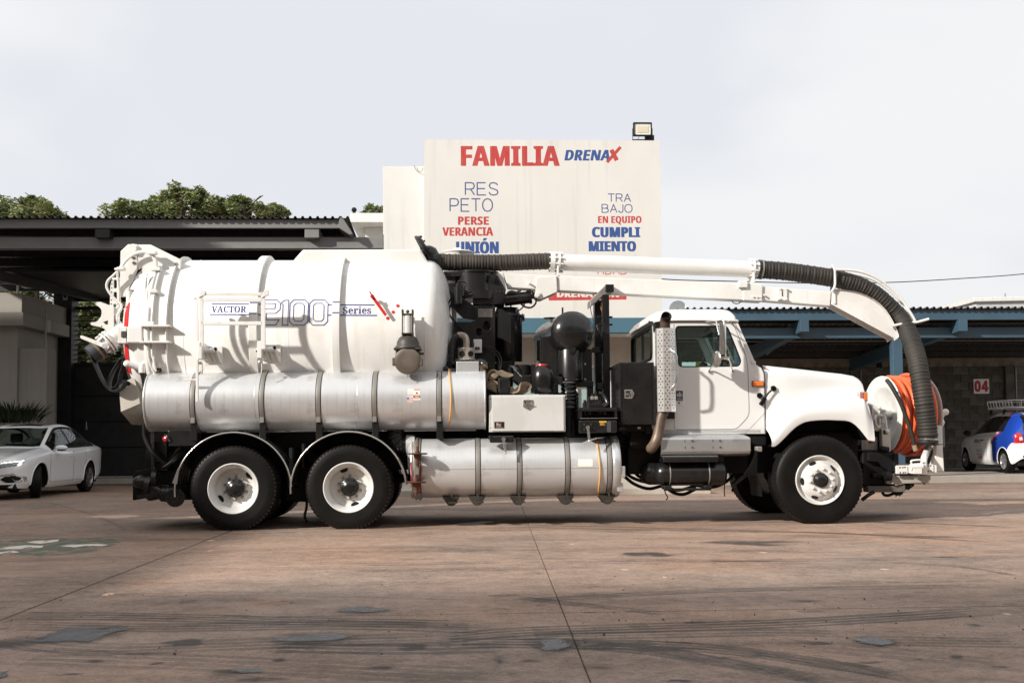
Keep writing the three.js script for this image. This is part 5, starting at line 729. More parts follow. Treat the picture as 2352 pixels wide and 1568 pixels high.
{ // amber sight tubes, stickers
  const q = (c, x, y, z) => L(c, x, y, z); const rt = (y, zc, yc, R) => zc + Math.sqrt(Math.max(0.0, R * R - (y - yc) ** 2)) + 0.015;
  const mk = (c, pts, zc, yc, R) => tb(pts.map(([x, y]) => { const yy = LY(c, x, y, zc + R * 0.9); return L(c, x, y, rt(clamp(yy, yc - R * 0.98, yc + R * 0.99), zc, yc, R)); }), 0.0095, 8, 30);
  TP('sight_tube', [mk('D', [[1868, 60], [1878, 140], [1888, 260], [1890, 380], [1882, 500], [1872, 610]], -0.38, uY, uR)], M.orangeWire); TP('sight_tube', [mk('F', [[1792, 790], [1808, 900], [1826, 1040], [1832, 1150], [1822, 1290], [1808, 1395]], -0.42, lY, lR)], M.orangeWire);
  const bend = (tex, c, x0, x1, y0, y1, zc, yc, R) => { const ya = LY(c, x0, y1, zc + R), yb = LY(c, x0, y0, zc + R), xa2 = LX(c, x0, y0, zc + R), xb2 = LX(c, x1, y0, zc + R), A0 = Math.asin((ya - yc) / R), A1 = Math.asin((yb - yc) / R); return grid((u, v) => { const a = mix(A0, A1, v); return V(mix(xa2, xb2, u), yc + (R + 0.002) * Math.sin(a), zc + (R + 0.002) * Math.cos(a)); }, 1, 6); };
  const stick = (draw, w, h, ...a) => part(a[0], 'sticker', [bend(null, ...a.slice(1))], std(1, 1, 1, 0.5, { map: canvasTex(w, h, draw) }), { keepUV: true });
  stick((g, w, h) => { g.fillStyle = '#e8e0d2'; g.fillRect(0, 0, w, h); g.fillStyle = '#d4622e'; g.fillRect(w * 0.5, 0, w * 0.5, h * 0.2); g.fillStyle = '#777'; for (let i = 0; i < 5; i++) g.fillRect(8, 44 + i * 14, w * 0.45 * (0.7 + 0.3 * hash2(i, 1, 1)), 4); g.fillStyle = '#333'; g.beginPath(); g.moveTo(w * 0.62, h * 0.85); g.lineTo(w * 0.72, h * 0.5); g.lineTo(w * 0.8, h * 0.62); g.lineTo(w * 0.92, h * 0.85); g.fill(); }, 256, 112, ut, 'D', 1482, 1597, 250, 302, -0.38, uY, uR);
  stick((g, w, h) => { g.fillStyle = '#e4ded4'; g.fillRect(0, 0, w, h); g.fillStyle = '#554b45'; g.font = 'bold 30px sans-serif'; g.save(); g.scale(0.86, 1); g.fillText('MADE IN', 4, 30); g.fillText('THE U.S.A', 0, h - 6); g.restore(); for (let i = 0; i < 9; i++) { g.fillStyle = i % 2 ? '#e8e4de' : '#c5483f'; g.fillRect(0, 42 + i * 9, w, 9); } g.fillStyle = '#4a6aa8'; g.fillRect(0, 42, w * 0.42, 44); }, 128, 156, ut, 'D', 1473, 1530, 309, 376, -0.38, uY, uR);
  stick((g, w, h) => { g.fillStyle = '#ece6dc'; g.fillRect(0, 0, w, h); g.fillStyle = '#2b2725'; g.fillRect(4, 4, w - 8, h * 0.48); g.fillStyle = '#dd5a2c'; g.beginPath(); g.ellipse(w / 2, h * 0.27, w * 0.4, h * 0.18, 0, 0, 7); g.fill(); g.fillStyle = '#f2e8d8'; g.font = 'bold 26px sans-serif'; g.fillText('DANGER', w * 0.2, h * 0.35); g.fillStyle = '#8a7a70'; for (let i = 0; i < 4; i++) g.fillRect(16, h * 0.6 + i * 12, w - 32, 4); }, 160, 116, ut, 'D', 1534, 1602, 308, 356, -0.38, uY, uR);
  stick((g, w, h) => { g.fillStyle = '#efe9d8'; g.fillRect(0, 0, w, h); g.fillStyle = '#d9cfb8'; g.fillRect(0, h * 0.9, w, h * 0.1); }, 64, 40, ltk, 'F', 1600, 1752, 1012, 1088, -0.42, lY, lR);
}
// ---- rear: hinge plates, door, fins, drain valve, splash box, bumper
{
  const q = (c, x, y, z) => L(c, x, y, z), zp = -0.5;
  const dy = [LY('N', 980, 540, -0.3), LY('O', 730, 800, -0.25)];
  // dished rear door with its rim
  const door = TP('rear_door', [lt([[0.001, tx0 - 0.60], [0.4, tx0 - 0.58], [0.7, tx0 - 0.51], [0.87, tx0 - 0.43], [0.96, tx0 - 0.35], [1.005, tx0 - 0.25], [1.03, tx0 - 0.12], [1.03, tx0 - 0.06]], tc, XD, 80)], M.white, { label: 'domed white rear door' });
  part(door, 'door_rim', [lt([[TR - 0.05, tx0 - 0.13], [TR + 0.05, tx0 - 0.13], [TR + 0.05, tx0 - 0.05], [TR - 0.05, tx0 - 0.05]], tc, XD, 96)], M.white);
  part(tank, 'rear_flange', [lt([[TR - 0.01, tx0 - 0.045], [TR + 0.055, tx0 - 0.045], [TR + 0.055, tx0 - 0.02], [TR + 0.012, tx0 - 0.015], [TR + 0.012, tx0 + 0.13], [TR + 0.05, tx0 + 0.135], [TR + 0.05, tx0 + 0.15], [TR - 0.01, tx0 + 0.15]], tc, XD, 96)], M.white);
  // red and white warning stripes on the door's edge
  const arc = (a0, a1, r0, r1, h0, h1, m) => part(door, 'warning_stripe', [grid((u, v) => { const a = mix(a0, a1, u), r = mix(r0, r1, v), h = mix(h0, h1, v) - 0.006; return V(tx0 + h, TY + r * Math.sin(a), ZC + r * Math.cos(a)); }, 14, 4)], m);
  arc(-0.02, 0.40, 0.872, 0.958, -0.43, -0.354, M.redPaint); arc(-0.6, -0.12, 0.872, 0.958, -0.43, -0.354, M.redPaint); arc(-0.95, -0.72, 0.872, 0.985, -0.43, -0.30, M.redPaint);
  const door2 = pl('N', [[835, 108], [980, 108], [975, 500], [905, 700], [840, 820], [795, 930], [700, 930], [715, 220]], -0.62);
  part(door, 'hinge_plate', [ex(door2, -0.64, -0.6, 0.006)], M.white, { label: 'upper hinge plate at the rear' }); part(door, 'hinge_plate', [ex(door2, -1.84, -1.8, 0.006)], M.white);
  part(door, 'hinge_tube', [bx(q('N', 720, 240, zp).x, q('N', 980, 240, zp).x, q('N', 800, 330, zp).y, q('N', 800, 130, zp).y, -1.8, -0.64, 0.02)], M.white);
  const tp = pl('N', [[985, 108], [1180, 108], [1655, 345], [1648, 598], [1050, 598], [1050, 440], [985, 500]], -0.58); part(tank, 'hinge_bracket', [ex(tp, -0.62, -0.58, 0.006)], M.white, { label: 'sloping hinge bracket on the tank top' }); part(tank, 'hinge_bracket', [ex(tp, -1.86, -1.82, 0.006)], M.white);
  const ph = q('N', 915, 182, -0.58); part(tank, 'hinge_pin', [cy(ph.clone().add(V(0, 0, -1.3)), ph.clone().add(V(0, 0, 0.06)), 0.05, 0.05, 20), cy(ph.clone().add(V(0, 0, -0.02)), ph.clone().add(V(0, 0, 0.03)), 0.065, 0.065, 20)], M.white);
  for (const [x, y] of [[908, 314], [918, 397], [1592, 423]]) { const h = q('N', x, y, -0.596); part(tank, 'bolt_hole', [cy(h.clone().add(V(0, 0, 0.0)), h.clone().add(V(0, 0, x > 1000 ? 0.019 : 0.0)), 0.024, 0.024, 14), cy(h, h.clone().add(V(0, 0, 0.004)), 0.024, 0.024, 14)], M.groove); }
  // door clamps like lugs down the rim
  for (const [x, y] of [[855, 830], [820, 1130]]) { const a = q('N', x, y, -0.42); part(door, 'door_clamp', [lt([[0.04, 0], [0.044, 0.01], [0.044, 0.42], [0.036, 0.43], [0.001, 0.43]], a.clone().add(V(0, -0.43, 0)), V(0, 1, 0), 24), cy(a.clone().add(V(0, 0, 0)), a.clone().add(V(0, 0.012, 0)), 0.05, 0.05, 24)], M.white); }
  { const a = q('O', 600, 278, -0.2); part(door, 'latch', [bx(a.x - 0.055, a.x + 0.05, a.y - 0.11, a.y + 0.1, -0.34, -0.16, 0.008), bx(a.x + 0.065, a.x + 0.26, a.y - 0.11, a.y + 0.1, -0.3, -0.13, 0.02), ...[1, -1].map((s) => bx(a.x + 0.24, a.x + 0.6, a.y + s * 0.1 - 0.012, a.y + s * 0.1 + 0.012, -0.36, -0.08, 0.004))], M.white); part(door, 'latch_bolt', [bx(a.x - 0.01, a.x + 0.055, a.y - 0.035, a.y + 0.04, -0.162, -0.145, 0.004)], M.castIron); const b = q('O', 650, 640, -0.28); part(door, 'boss', [sp(b, 0.044, 1.1, 1, 0.8), cy(b, b.clone().add(V(0.16, -0.05, -0.05)), 0.04)], M.white); }
  // tube rack fins
  const zf = -0.72; const rack = TP('tube_rack', [ex(roundPoly(pl('N', [[580, 625], [700, 625], [690, 1400], [530, 1395], [548, 760]], zf), 0.02), zf - 0.02, zf, 0.003, [[600, 662, 650, 795], [598, 852, 650, 975], [592, 1040, 645, 1090], [582, 1228, 630, 1355]].map(([a, b, c, d]) => { const r = pl('N', [[a, b], [a, d], [c, d], [c, b]], zf); return roundPoly(r, 0.012, 3); }))], M.white, { label: 'white tube rack with curved cradles at the rear' });
  part(rack, 'cradle', [ex(roundPoly(pl('N', [[310, 1012], [395, 1008], [540, 1062], [600, 1080], [600, 1568], [512, 1568], [500, 1490], [455, 1430], [385, 1400], [300, 1385], [240, 1370], [238, 1330], [310, 1325], [365, 1295], [402, 1240], [412, 1180], [404, 1125], [370, 1085], [330, 1062], [300, 1040]], zf + 0.03), 0.012, 3), zf + 0.004, zf + 0.03, 0.003, [pl('N', [[445, 1325], [525, 1300], [520, 1365], [485, 1368]], zf).reverse()])], M.white);
  for (let i = 0; i < 16; i++) { const [x, y] = [[573, 667], [685, 667], [571, 728], [683, 728], [570, 790], [682, 792], [567, 853], [565, 978], [562, 1040], [671, 1043], [558, 1167], [556, 1228], [670, 1105], [554, 1293], [410, 1392], [318, 1030]][i]; const a = q('N', x, y, i > 13 ? zf + 0.031 : zf + 0.001); part(rack, 'bolt_hole', [cy(a, a.clone().add(V(0, 0, 0.002)), 0.009, 0.009, 8)], M.seam); }
  // drain valve with lever and lay-flat hose
  const a = q('O', 560, 260, -0.55), b = q('O', 320, 440, -0.45); const valve = TP('drain_valve', [cy(a.clone().add(a.clone().sub(b).multiplyScalar(0.3)), b, 0.105, 0.105, 28)], M.white, { label: 'white lever valve and spout at the rear' });
  const d = b.clone().sub(a).normalize(), up = V(0, 0, 1).cross(d).normalize(), m = a.clone().lerp(b, 0.62);
  for (const t of [0.46, 0.60]) { const o = a.clone().lerp(b, t + 0.05); part(valve, 'flange', [cy(o, o.clone().addScaledVector(d, 0.022), 0.15, 0.15, 24), ...Array.from({ length: 8 }, (_, i) => { const w = i / 8 * 6.283 + 0.4, r = up.clone().multiplyScalar(0.128 * Math.cos(w)).add(V(0, 0, 0.128 * Math.sin(w))); return cy(o.clone().add(r).addScaledVector(d, -0.05), o.clone().add(r).addScaledVector(d, 0.07), 0.014, 0.014, 6); })], M.white); }
  part(valve, 'lever', [ex(roundPoly(pl('O', [[70, 285], [95, 290], [425, 410], [420, 450], [385, 455], [70, 325], [58, 305]], -0.3), 0.03), -0.31, -0.295, 0.003), cy(q('O', 362, 418, -0.42), q('O', 362, 418, -0.28), 0.03, 0.03, 12)], M.white); 
  const e = b.clone(); part(valve, 'hose_collar', [cy(e.clone().addScaledVector(d, 0.0), e.clone().addScaledVector(d, 0.16), 0.125, 0.12, 24)], M.layflat); part(valve, 'band_clamp', [cy(e.clone().addScaledVector(d, 0.04), e.clone().addScaledVector(d, 0.07), 0.129, 0.129, 24)], M.canvas);
  const ribbon = (c, pts, z, w, m, name, par, tw = 0.008) => { const cv = new THREE.CatmullRomCurve3(pts.map((p) => q(c, p[0], p[1], p[2] ?? z)), false, 'centripetal'), N = pts.length * 7; const g = grid((u, v) => { const p = cv.getPoint(u), t = cv.getTangent(u), n = V(-t.y, t.x, 0).normalize(), k = v * 6.283; const ww = w * (0.92 + 0.12 * Math.sin(u * 9)); return p.clone().addScaledVector(n, Math.sin(k) * tw).add(V(0.0, 0, Math.cos(k) * ww / 2)); }, N, 12); return part(par, name, [g], m); };
  ribbon('O', [[285, 470], [260, 505], [225, 520], [235, 590], [275, 700], [330, 820], [400, 930], [460, 980], [520, 985], [600, 940], [640, 850]], -0.42, 0.19, M.layflat, 'lay_flat_hose', valve, 0.014); ribbon('O', [[640, 860], [560, 900], [500, 955], [440, 950], [425, 900], [450, 800], [510, 680], [585, 580], [605, 580], [600, 680], [565, 800], [560, 860], [520, 930], [470, 965]], -0.5, 0.17, M.layflat, 'lay_flat_hose', valve, 0.013);
  part(valve, 'lay_flat_hose', [ex(roundPoly(pl('O', [[215, 470], [262, 425], [380, 530], [330, 590], [290, 612], [225, 560], [210, 520]], -0.42), 0.03), -0.56, -0.36, 0.05)], M.layflat);
  // splash box under the door
  const z1 = -0.45, z0 = -2.0, A = pl('O', [[545, 900], [730, 812], [745, 825], [815, 1140], [570, 1245]], z1); const box = TP('splash_box', [ex(roundPoly(A, 0.012, 3), z1 - 0.02, z1, 0.003, [circ(LX('O', 652, 895, z1), LY('O', 652, 895, z1), 0.042, 20).map(([x, y]) => [x, LY('O', 652, 895, z1) + (y - LY('O', 652, 895, z1)) * 0.8])])], M.beige, { label: 'beige sheet metal splash box below the rear door' });
  const P5 = A[4], P4 = A[3], P3 = A[2], l5 = V(P5[0], P5[1], z1), l4 = V(P4[0], P4[1], z1), dn = q('O', 708, 1405, -0.9), dr = q('O', 872, 1335, -0.9);
  const quad = (a1, b1, c1, d1) => grid((u, v) => a1.clone().lerp(b1, u).lerp(d1.clone().lerp(c1, u), v), 2, 2);
  part(box, 'panel', [quad(l5, l4.clone().add(V(0.0, 0, 0)), dr, dn), quad(l4, V(P3[0], P3[1], z1), V(P3[0] + 0.28, P3[1] - 0.3, -0.5), dr), quad(l5, dn, V(dn.x - 0.02, dn.y, z0), V(P5[0], P5[1], z0)), quad(V(A[0][0], A[0][1], z1), l5, V(P5[0], P5[1], z0), V(A[0][0], A[0][1], z0)), quad(dn, dr, V(dr.x, dr.y, z0), V(dn.x, dn.y, z0))], M.beige);
  part(box, 'inner_wall', [bx(A[0][0] + 0.05, P4[0], P5[1] + 0.1, A[1][1] - 0.04, z1 - 0.3, z1 - 0.28, 0)], M.blackMatte);
  // hydraulic hoses curling over the hinge
  const cu = (pts, z, r = 0.017) => tb(pts.map((p) => q('N', p[0], p[1], p[2] ?? z)), r, 8, pts.length * 10); const hz = -0.5;
  TP('hydraulic_hose', [cu([[700, 1150, -0.6], [690, 950], [672, 700], [665, 560], [705, 470], [800, 345], [900, 260], [1000, 222], [1100, 218], [1190, 245], [1245, 310], [1270, 400], [1270, 500], [1245, 700, -0.36], [1215, 860, -0.27], [1185, 1050, -0.2], [1175, 1350, -0.18], [1180, 1568, -0.2]], hz)], M.white);
  TP('hydraulic_hose', [cu([[700, 1330, -0.6], [660, 1300], [655, 1240], [720, 1100], [715, 1050], [640, 980], [545, 880], [490, 770], [510, 680], [600, 590], [700, 490], [790, 370], [890, 285], [1000, 240], [1100, 232], [1180, 262], [1230, 330], [1252, 400], [1290, 500], [1275, 700, -0.36], [1240, 860, -0.27], [1212, 1050, -0.2], [1205, 1350, -0.18], [1215, 1568, -0.2]], hz)], M.white);
  TP('hydraulic_hose', [tb([[945, 100], [955, 300], [960, 500], [990, 640], [1000, 740]].map((p) => q('O', p[0], p[1], -0.2)), 0.015, 7, 40), tb([[965, 100], [975, 300], [990, 480], [985, 600], [1010, 740]].map((p) => q('O', p[0], p[1], -0.2)), 0.015, 7, 40), tb([[885, 0], [905, 150], [920, 350], [915, 520], [935, 640], [975, 740]].map((p) => q('O', p[0], p[1], -0.18)), 0.011, 7, 40)], M.white);
  TP('hydraulic_hose', [cu([[1130, 560, -0.36], [1100, 700, -0.3], [1098, 850, -0.27], [1120, 1050, -0.2], [1115, 1200, -0.18], [1130, 1340, -0.18], [1150, 1568, -0.2]], -0.3, 0.010), cu([[1120, 610, -0.36], [1115, 760, -0.3], [1125, 950, -0.22], [1105, 1100, -0.2], [1125, 1300, -0.2], [1165, 1568, -0.2]], -0.3, 0.009)], M.white);
  for (const [x, y, zz, s] of [[715, 490, -0.47, 1], [1215, 240, -0.46, 1], [1280, 498, -0.45, 1], [1235, 850, -0.25, 1], [1180, 1345, -0.16, 1]]) { const c = q('N', x, y, zz); TP('hose_clip', [bx(c.x - 0.05, c.x + 0.05, c.y - 0.022, c.y + 0.022, zz - 0.06, zz + 0.03, 0.012), bx(c.x - 0.085, c.x - 0.045, c.y - 0.015, c.y + 0.015, zz - 0.04, zz, 0.006)], M.white); }
  // white pipe tee on the upper water tank
  const t = (x, y) => q('O', x, y, -0.3); const tee = TP('pipe_tee', [cy(t(1050, 695), t(1050, 555), 0.042, 0.042, 16), cy(t(1050, 575), t(1050, 550), 0.036, 0.036, 6), cy(t(985, 630), t(1100, 630), 0.036, 0.036, 16), cy(t(1090, 632), t(1135, 632), 0.045, 0.045, 6), cy(t(1135, 632), t(1165, 632), 0.027, 0.027, 8), cy(t(920, 628), t(990, 628), 0.043, 0.043, 6), tb([t(930, 628), t(885, 628), t(850, 645), t(840, 690), t(840, 760)], 0.036, 12, 30), cy(t(840, 685), t(840, 755), 0.047, 0.047, 8)], M.white);
  part(tee, 'nipple', [cy(t(1050, 690), t(1050, 745), 0.032, 0.032, 12)], M.rust); part(tee, 'hose', [tb([t(840, 750), t(862, 850), t(878, 960), t(885, 1100), t(870, 1290)], 0.032, 10, 30)], M.black);
  // black rear structure
  const k = (x, y, z = -0.5) => L('Q', x, y, z);
  TP('rear_plate', [ex(roundPoly(pl('Q', [[630, 262], [1020, 262], [1045, 300], [1045, 420], [1000, 480], [630, 490]], -0.15), 0.02), -0.16, -0.145, 0.003), ], M.black); TP('rear_frame', [bx(k(445, 0).x, k(640, 0).x, k(0, 850).y, k(0, 262).y, -0.75, -0.4, 0.01), bx(k(425, 0, -0.25).x, k(470, 0).x, k(0, 850).y, k(0, 420).y, -0.42, -0.25, 0.006)], M.black);
  { const c = k(588, 380, -0.14); const lm = TP('rear_marker', [lt([[0.001, 0.012], [0.04, 0.012], [0.05, 0], [0.05, -0.03]], c.clone().add(V(0, 0, 0)), V(-0.55, 0, 0.83), 20)], M.black); part(lm, 'lens', [lt([[0.001, 0.028], [0.03, 0.022], [0.038, 0.008]], c, V(-0.55, 0, 0.83), 20)], M.redLamp); part(lm, 'base', [bx(c.x - 0.03, c.x + 0.06, c.y - 0.06, c.y + 0.06, -0.22, -0.16, 0.01)], M.black); }
  TP('rear_bumper', [bx(k(130, 0).x, k(800, 0).x, k(0, 1060).y, k(0, 850).y, -1.9, -0.55, 0.02), ex(pl('Q', [[132, 860], [415, 805], [430, 900], [320, 900], [250, 1000], [150, 1275], [130, 1160]], -0.36), -0.4, -0.36, 0.006), bx(k(600, 0).x, k(960, 0).x, k(0, 1290).y, k(0, 1050).y, -1.9, -0.6, 0.03), bx(k(145, 0).x, k(185, 0).x, k(0, 1275).y, k(0, 900).y, -2.0, -0.42, 0.01)], M.blackMatte);
  TP('sump_valve', [sp(k(245, 1010, -0.3), 0.10, 1.2, 0.85, 0.9), cy(k(300, 1050, -0.3), k(380, 1060, -0.3), 0.115, 0.115, 24), ex(roundPoly(pl('Q', [[350, 1000], [540, 1110], [560, 1250], [330, 1295], [280, 1260], [275, 1170]], -0.24), 0.03), -0.46, -0.24, 0.05, [], 4), cy(k(540, 1170, -0.32), k(700, 1215, -0.32), 0.095, 0.075, 20), cy(k(585, 1165, -0.32), k(625, 1190, -0.32), 0.125, 0.125, 6), cy(k(640, 1170, -0.32), k(668, 1190, -0.32), 0.12, 0.12, 20), cy(k(730, 1240, -0.42), k(730, 1240, -0.16), 0.115, 0.115, 24), cy(k(718, 1240, -0.18), k(718, 1240, -0.13), 0.072, 0.072, 6), bar(k(175, 1230, -0.26), k(330, 1212, -0.26), 0.03, 0.03), cy(k(400, 960, -0.3), k(470, 960, -0.3), 0.11, 0.11, 6)], M.black);
  TP('brake_line', [tb([k(285, 150, -0.3), k(285, 330, -0.3), k(340, 480, -0.28), k(430, 620, -0.26), k(560, 740, -0.3), k(590, 800, -0.35)], 0.033, 8, 40), tb([k(560, 800, -0.3), k(640, 750, -0.28), k(720, 680, -0.3), k(800, 610, -0.4), k(900, 560, -0.6)], 0.026, 8, 30), tb([k(640, 700, -0.4), k(720, 610, -0.42), k(800, 530, -0.5)], 0.03, 8, 20), tb([k(400, 705, -0.25), k(555, 720, -0.27)], 0.008, 5)], M.rubber);
}
// ---- suction hose and boom
{
  const e = (x, y, z = ZC) => L('E', x, y, z), m = (x, y, z = ZC) => L('M', x, y, z);
  TP('suction_hose', [ribHose([e(110, 252), e(300, 258), e(600, 263), e(800, 263), e(1050, 254), e(1325, 245)], 0.109, 0.041, 0.0045)], M.hoseWorn, { label: 'ribbed brown black suction hose above the pump' });
  const p0 = m(262, 117), p1 = m(1610, 163), dv = p1.clone().sub(p0).normalize(), pipe = TP('boom_pipe', [cy(m(205, 113), m(1620, 164), 0.112, 0.112, 36)], M.white, { label: 'straight white suction pipe along the boom' });
  for (const [x, y, w] of [[218, 113, 0.06], [262, 116, 0.025], [1562, 159, 0.03]]) { const c = m(x, y); part(pipe, 'pipe_flange', [cy(c.clone().addScaledVector(dv, -w / 2), c.clone().addScaledVector(dv, w / 2), 0.142, 0.142, 30), ...Array.from({ length: 10 }, (_, i) => { const a = i / 10 * 6.283, o = V(0, Math.cos(a) * 0.132, Math.sin(a) * 0.132).add(c); return cy(o.clone().addScaledVector(dv, -0.05), o.clone().addScaledVector(dv, 0.055), 0.012, 0.012, 6); })], M.white); }
  for (const [x, y0, y1] of [[250, 120, 215], [1558, 160, 262]]) part(pipe, 'pipe_bracket', [bx(m(x - 6, y0).x, m(x + 6, y0).x, m(x, y1).y, m(x, y0).y, ZC - 0.12, ZC + 0.12, 0.004)], M.white);
  part(pipe, 'hose_clamp', [cy(m(1600, 162), m(1632, 165), 0.133, 0.133, 32)], M.black); part(pipe, 'hose_clamp', [cy(m(1618, 164), m(1629, 165), 0.1355, 0.1355, 32)], M.strap);
  const I = (x, y, z = ZC) => L('I', x, y, z), J = (x, y, z = ZC) => L('J', x, y, z);
  TP('suction_hose', [ribHose([m(1612, 163), m(1760, 174), m(1900, 191), I(0, 316), I(130, 338), I(300, 384), I(450, 440), I(600, 530), I(740, 650), I(850, 760), I(930, 870, -1.15), I(985, 970, -1.05), I(1030, 1090, -0.9), I(1068, 1210, -0.76), I(1098, 1330, -0.64), J(1140, 250, -0.54), J(1175, 480, -0.5), J(1205, 690, -0.5), J(1218, 850, -0.5), J(1224, 975, -0.5)], 0.12, 0.045, 0.0055)], M.hose, { label: 'ribbed black suction hose arching down over the reel' });
  const ze = -0.5, ht = TP('hose_end', [cy(J(1221, 865, ze), J(1224, 975, ze), 0.124, 0.122, 28), cy(J(1224, 960, ze), J(1225, 978, ze), 0.135, 0.135, 28), bx(J(1224, 970, ze).x, J(1358, 970, ze).x, J(1224, 972, ze).y, J(1224, 962, ze).y, ze + 0.06, ze + 0.1, 0.003)], M.black); part(ht, 'hose_clamp', [cy(J(1222, 895, ze), J(1222, 915, ze), 0.127, 0.127, 28), bx(J(1150, 900, ze).x, J(1190, 900, ze).x, J(1150, 915, ze).y, J(1150, 897, ze).y, ze + 0.1, ze + 0.145, 0.004)], M.steel);
  // boom beams
  const zb0 = ZC - 0.11, zb1 = ZC + 0.11, beam = (pts, a = zb0, b = zb1, bev = 0.012) => ex(pl('M', pts, zb1), a, b, bev);
  const boom = TP('boom', [beam([[-110, 190], [1512, 255], [1512, 370], [250, 305], [-80, 285]])], M.white, { label: 'long white boom arm above the cab' });
  part(boom, 'sleeve', [beam([[1500, 254], [1632, 262], [1630, 378], [1500, 371]], zb0 - 0.012, zb1 + 0.012)], M.white); part(boom, 'extension', [beam([[1632, 276], [2098, 310], [2090, 408], [1630, 371]], zb0 + 0.02, zb1 - 0.02)], M.white);
  part(boom, 'collar', [beam([[1735, 284], [1798, 288], [1796, 374], [1733, 370]], zb0, zb1 + 0.005, 0.006)], M.white);
  for (const [x, y] of [[1748, 293], [1790, 293], [1744, 360], [1787, 362], [1642, 336], [1567, 347], [1592, 349], [1617, 349]]) { const c = m(x, y, zb1); part(boom, 'bolt', [cy(c.clone().add(V(0, 0, -0.02)), c.clone().add(V(0, 0, 0.028)), 0.017, 0.017, 6)], M.white); }
  { const c = m(1765, 327, zb1 + 0.006); part(boom, 'slot', [bx(c.x - 0.008, c.x + 0.008, c.y - 0.035, c.y + 0.035, c.z - 0.004, c.z + 0.002, 0)], M.seam); const s = m(1495, 268, zb1); part(boom, 'stop_block', [bx(s.x - 0.06, s.x + 0.06, s.y - 0.04, s.y + 0.05, s.z - 0.05, s.z + 0.05, 0.006)], M.white); const pn = m(62, 258, zb1); part(boom, 'cross_pin', [cy(pn, pn.clone().add(V(0, 0, 0.08)), 0.014, 0.014, 8), cy(pn.clone().add(V(-0.02, -0.03, 0.07)), pn.clone().add(V(0.02, 0.03, 0.07)), 0.008)], M.white); }
  const gus = pl('E', [[1170, 418], [1375, 400], [1382, 565], [1205, 645], [1170, 632], [1150, 600]], zb1 + 0.03); part(boom, 'gusset', [ex(roundPoly(gus, 0.015), zb1, zb1 + 0.03, 0.004), ex(roundPoly(gus, 0.015), zb0 - 0.03, zb0, 0.004)], M.white, { label: 'cylinder mount gusset under the boom' }); part(boom, 'joint_line', [bar(e(1378, 405, zb1 + 0.012), e(1378, 562, zb1 + 0.012), 0.012, 0.008, 0.001)], M.rust);
  { const c = e(1178, 597, zb1 + 0.03); part(boom, 'pin', [cy(c.clone().add(V(0, 0, -0.3)), c.clone().add(V(0, 0, 0.02)), 0.042, 0.042, 18), cy(c, c.clone().add(V(0, 0, 0.035)), 0.026, 0.026, 12)], M.white); }
  part(boom, 'end_box', [ex(pl('E', [[690, 362], [820, 365], [850, 545], [838, 545], [760, 400]], zb1), zb0, zb1, 0.01)], M.white);
  // curved head of the boom
  const hd = [[90, 475], [150, 478], [240, 488], [330, 502], [420, 525], [500, 555], [580, 598], [650, 652], [710, 715], [760, 785], [800, 855], [835, 930], [858, 990], [868, 1020], [865, 1045], [825, 1070], [820, 1040], [80, 640]];
  part(boom, 'boom_head', [ex(pl('I', hd, ZC + 0.13), ZC + 0.115, ZC + 0.13, 0.003), ex(pl('I', hd, ZC + 0.13), ZC - 0.13, ZC - 0.115, 0.003)], M.white, { label: 'curved white hose guide at the boom tip' });
  { const up = pl('I', hd.slice(0, 15), ZC + 0.13); part(boom, 'head_flange', [grid((u, v) => { const f = u * (up.length - 1), i = Math.min(up.length - 2, Math.floor(f)), t = f - i; return V(mix(up[i][0], up[i + 1][0], t), mix(up[i][1], up[i + 1][1], t) + 0.004 + 0.012 * Math.pow(Math.abs(v * 2 - 1), 3), ZC + mix(-0.155, 0.155, v)); }, 40, 8)], M.white); part(boom, 'end_plate', [bx(I(62, 480).x, I(86, 480).x, I(70, 650).y, I(70, 478).y, ZC - 0.15, ZC + 0.15, 0.006)], M.white); }
  const rod = (pts, r = 0.017) => tb(pts, r, 8, pts.length * 9); const zr = ZC + 0.17, zl = ZC - 0.17;
  part(boom, 'hose_guard', [rod([I(85, 490, zr), I(118, 430, zr), I(122, 300, zr), I(118, 225, zr), I(95, 195, ZC + 0.1), I(88, 215, ZC - 0.1), I(78, 430, zl), I(75, 490, zl)]), rod([I(122, 232, zr), I(250, 234, zr), I(400, 252, zr), I(550, 300, zr), I(700, 385, zr), I(820, 480, zr), I(920, 590, zr), I(990, 700, zr), I(1040, 780, zr), I(1075, 845, zr)]), rod([I(90, 215, zl), I(250, 265, zl), I(420, 300, zl), I(560, 345, zl), I(700, 425, zl), I(830, 540, zl), I(930, 650, zl), I(1000, 770, zl), I(1040, 845, zl)]), rod([I(795, 900, zr), I(880, 880, zr), I(1000, 860, zr), I(1090, 852, zr), I(1140, 840, zr), I(1230, 815, zr)], 0.019), rod([I(1075, 850, zr), I(1060, 850, ZC), I(1040, 850, zl)])], M.white);
  part(boom, 'cable', [tb([m(1425, 372, zb1), m(1432, 385, zb1), m(1460, 394, zb1), m(1482, 384, zb1), m(1485, 372, zb1)], 0.007, 5, 24)], M.black);
  // black mast and lift cylinder
  const mast = TP('boom_mast', [ex(roundPoly(pl('E', [[510, 395], [730, 400], [775, 440], [800, 500], [842, 555], [842, 690], [640, 700], [500, 690]], ZC + 0.2), 0.03), ZC + 0.17, ZC + 0.2, 0.006), ex(roundPoly(pl('E', [[510, 395], [730, 400], [775, 440], [800, 500], [842, 555], [842, 690], [640, 700], [500, 690]], ZC + 0.2), 0.03), ZC - 0.2, ZC - 0.17, 0.006), bx(e(560, 0).x, e(720, 0).x, e(0, 690).y, e(0, 410).y, ZC - 0.17, ZC + 0.17, 0.02)], M.black, { label: 'black boom mast head' });
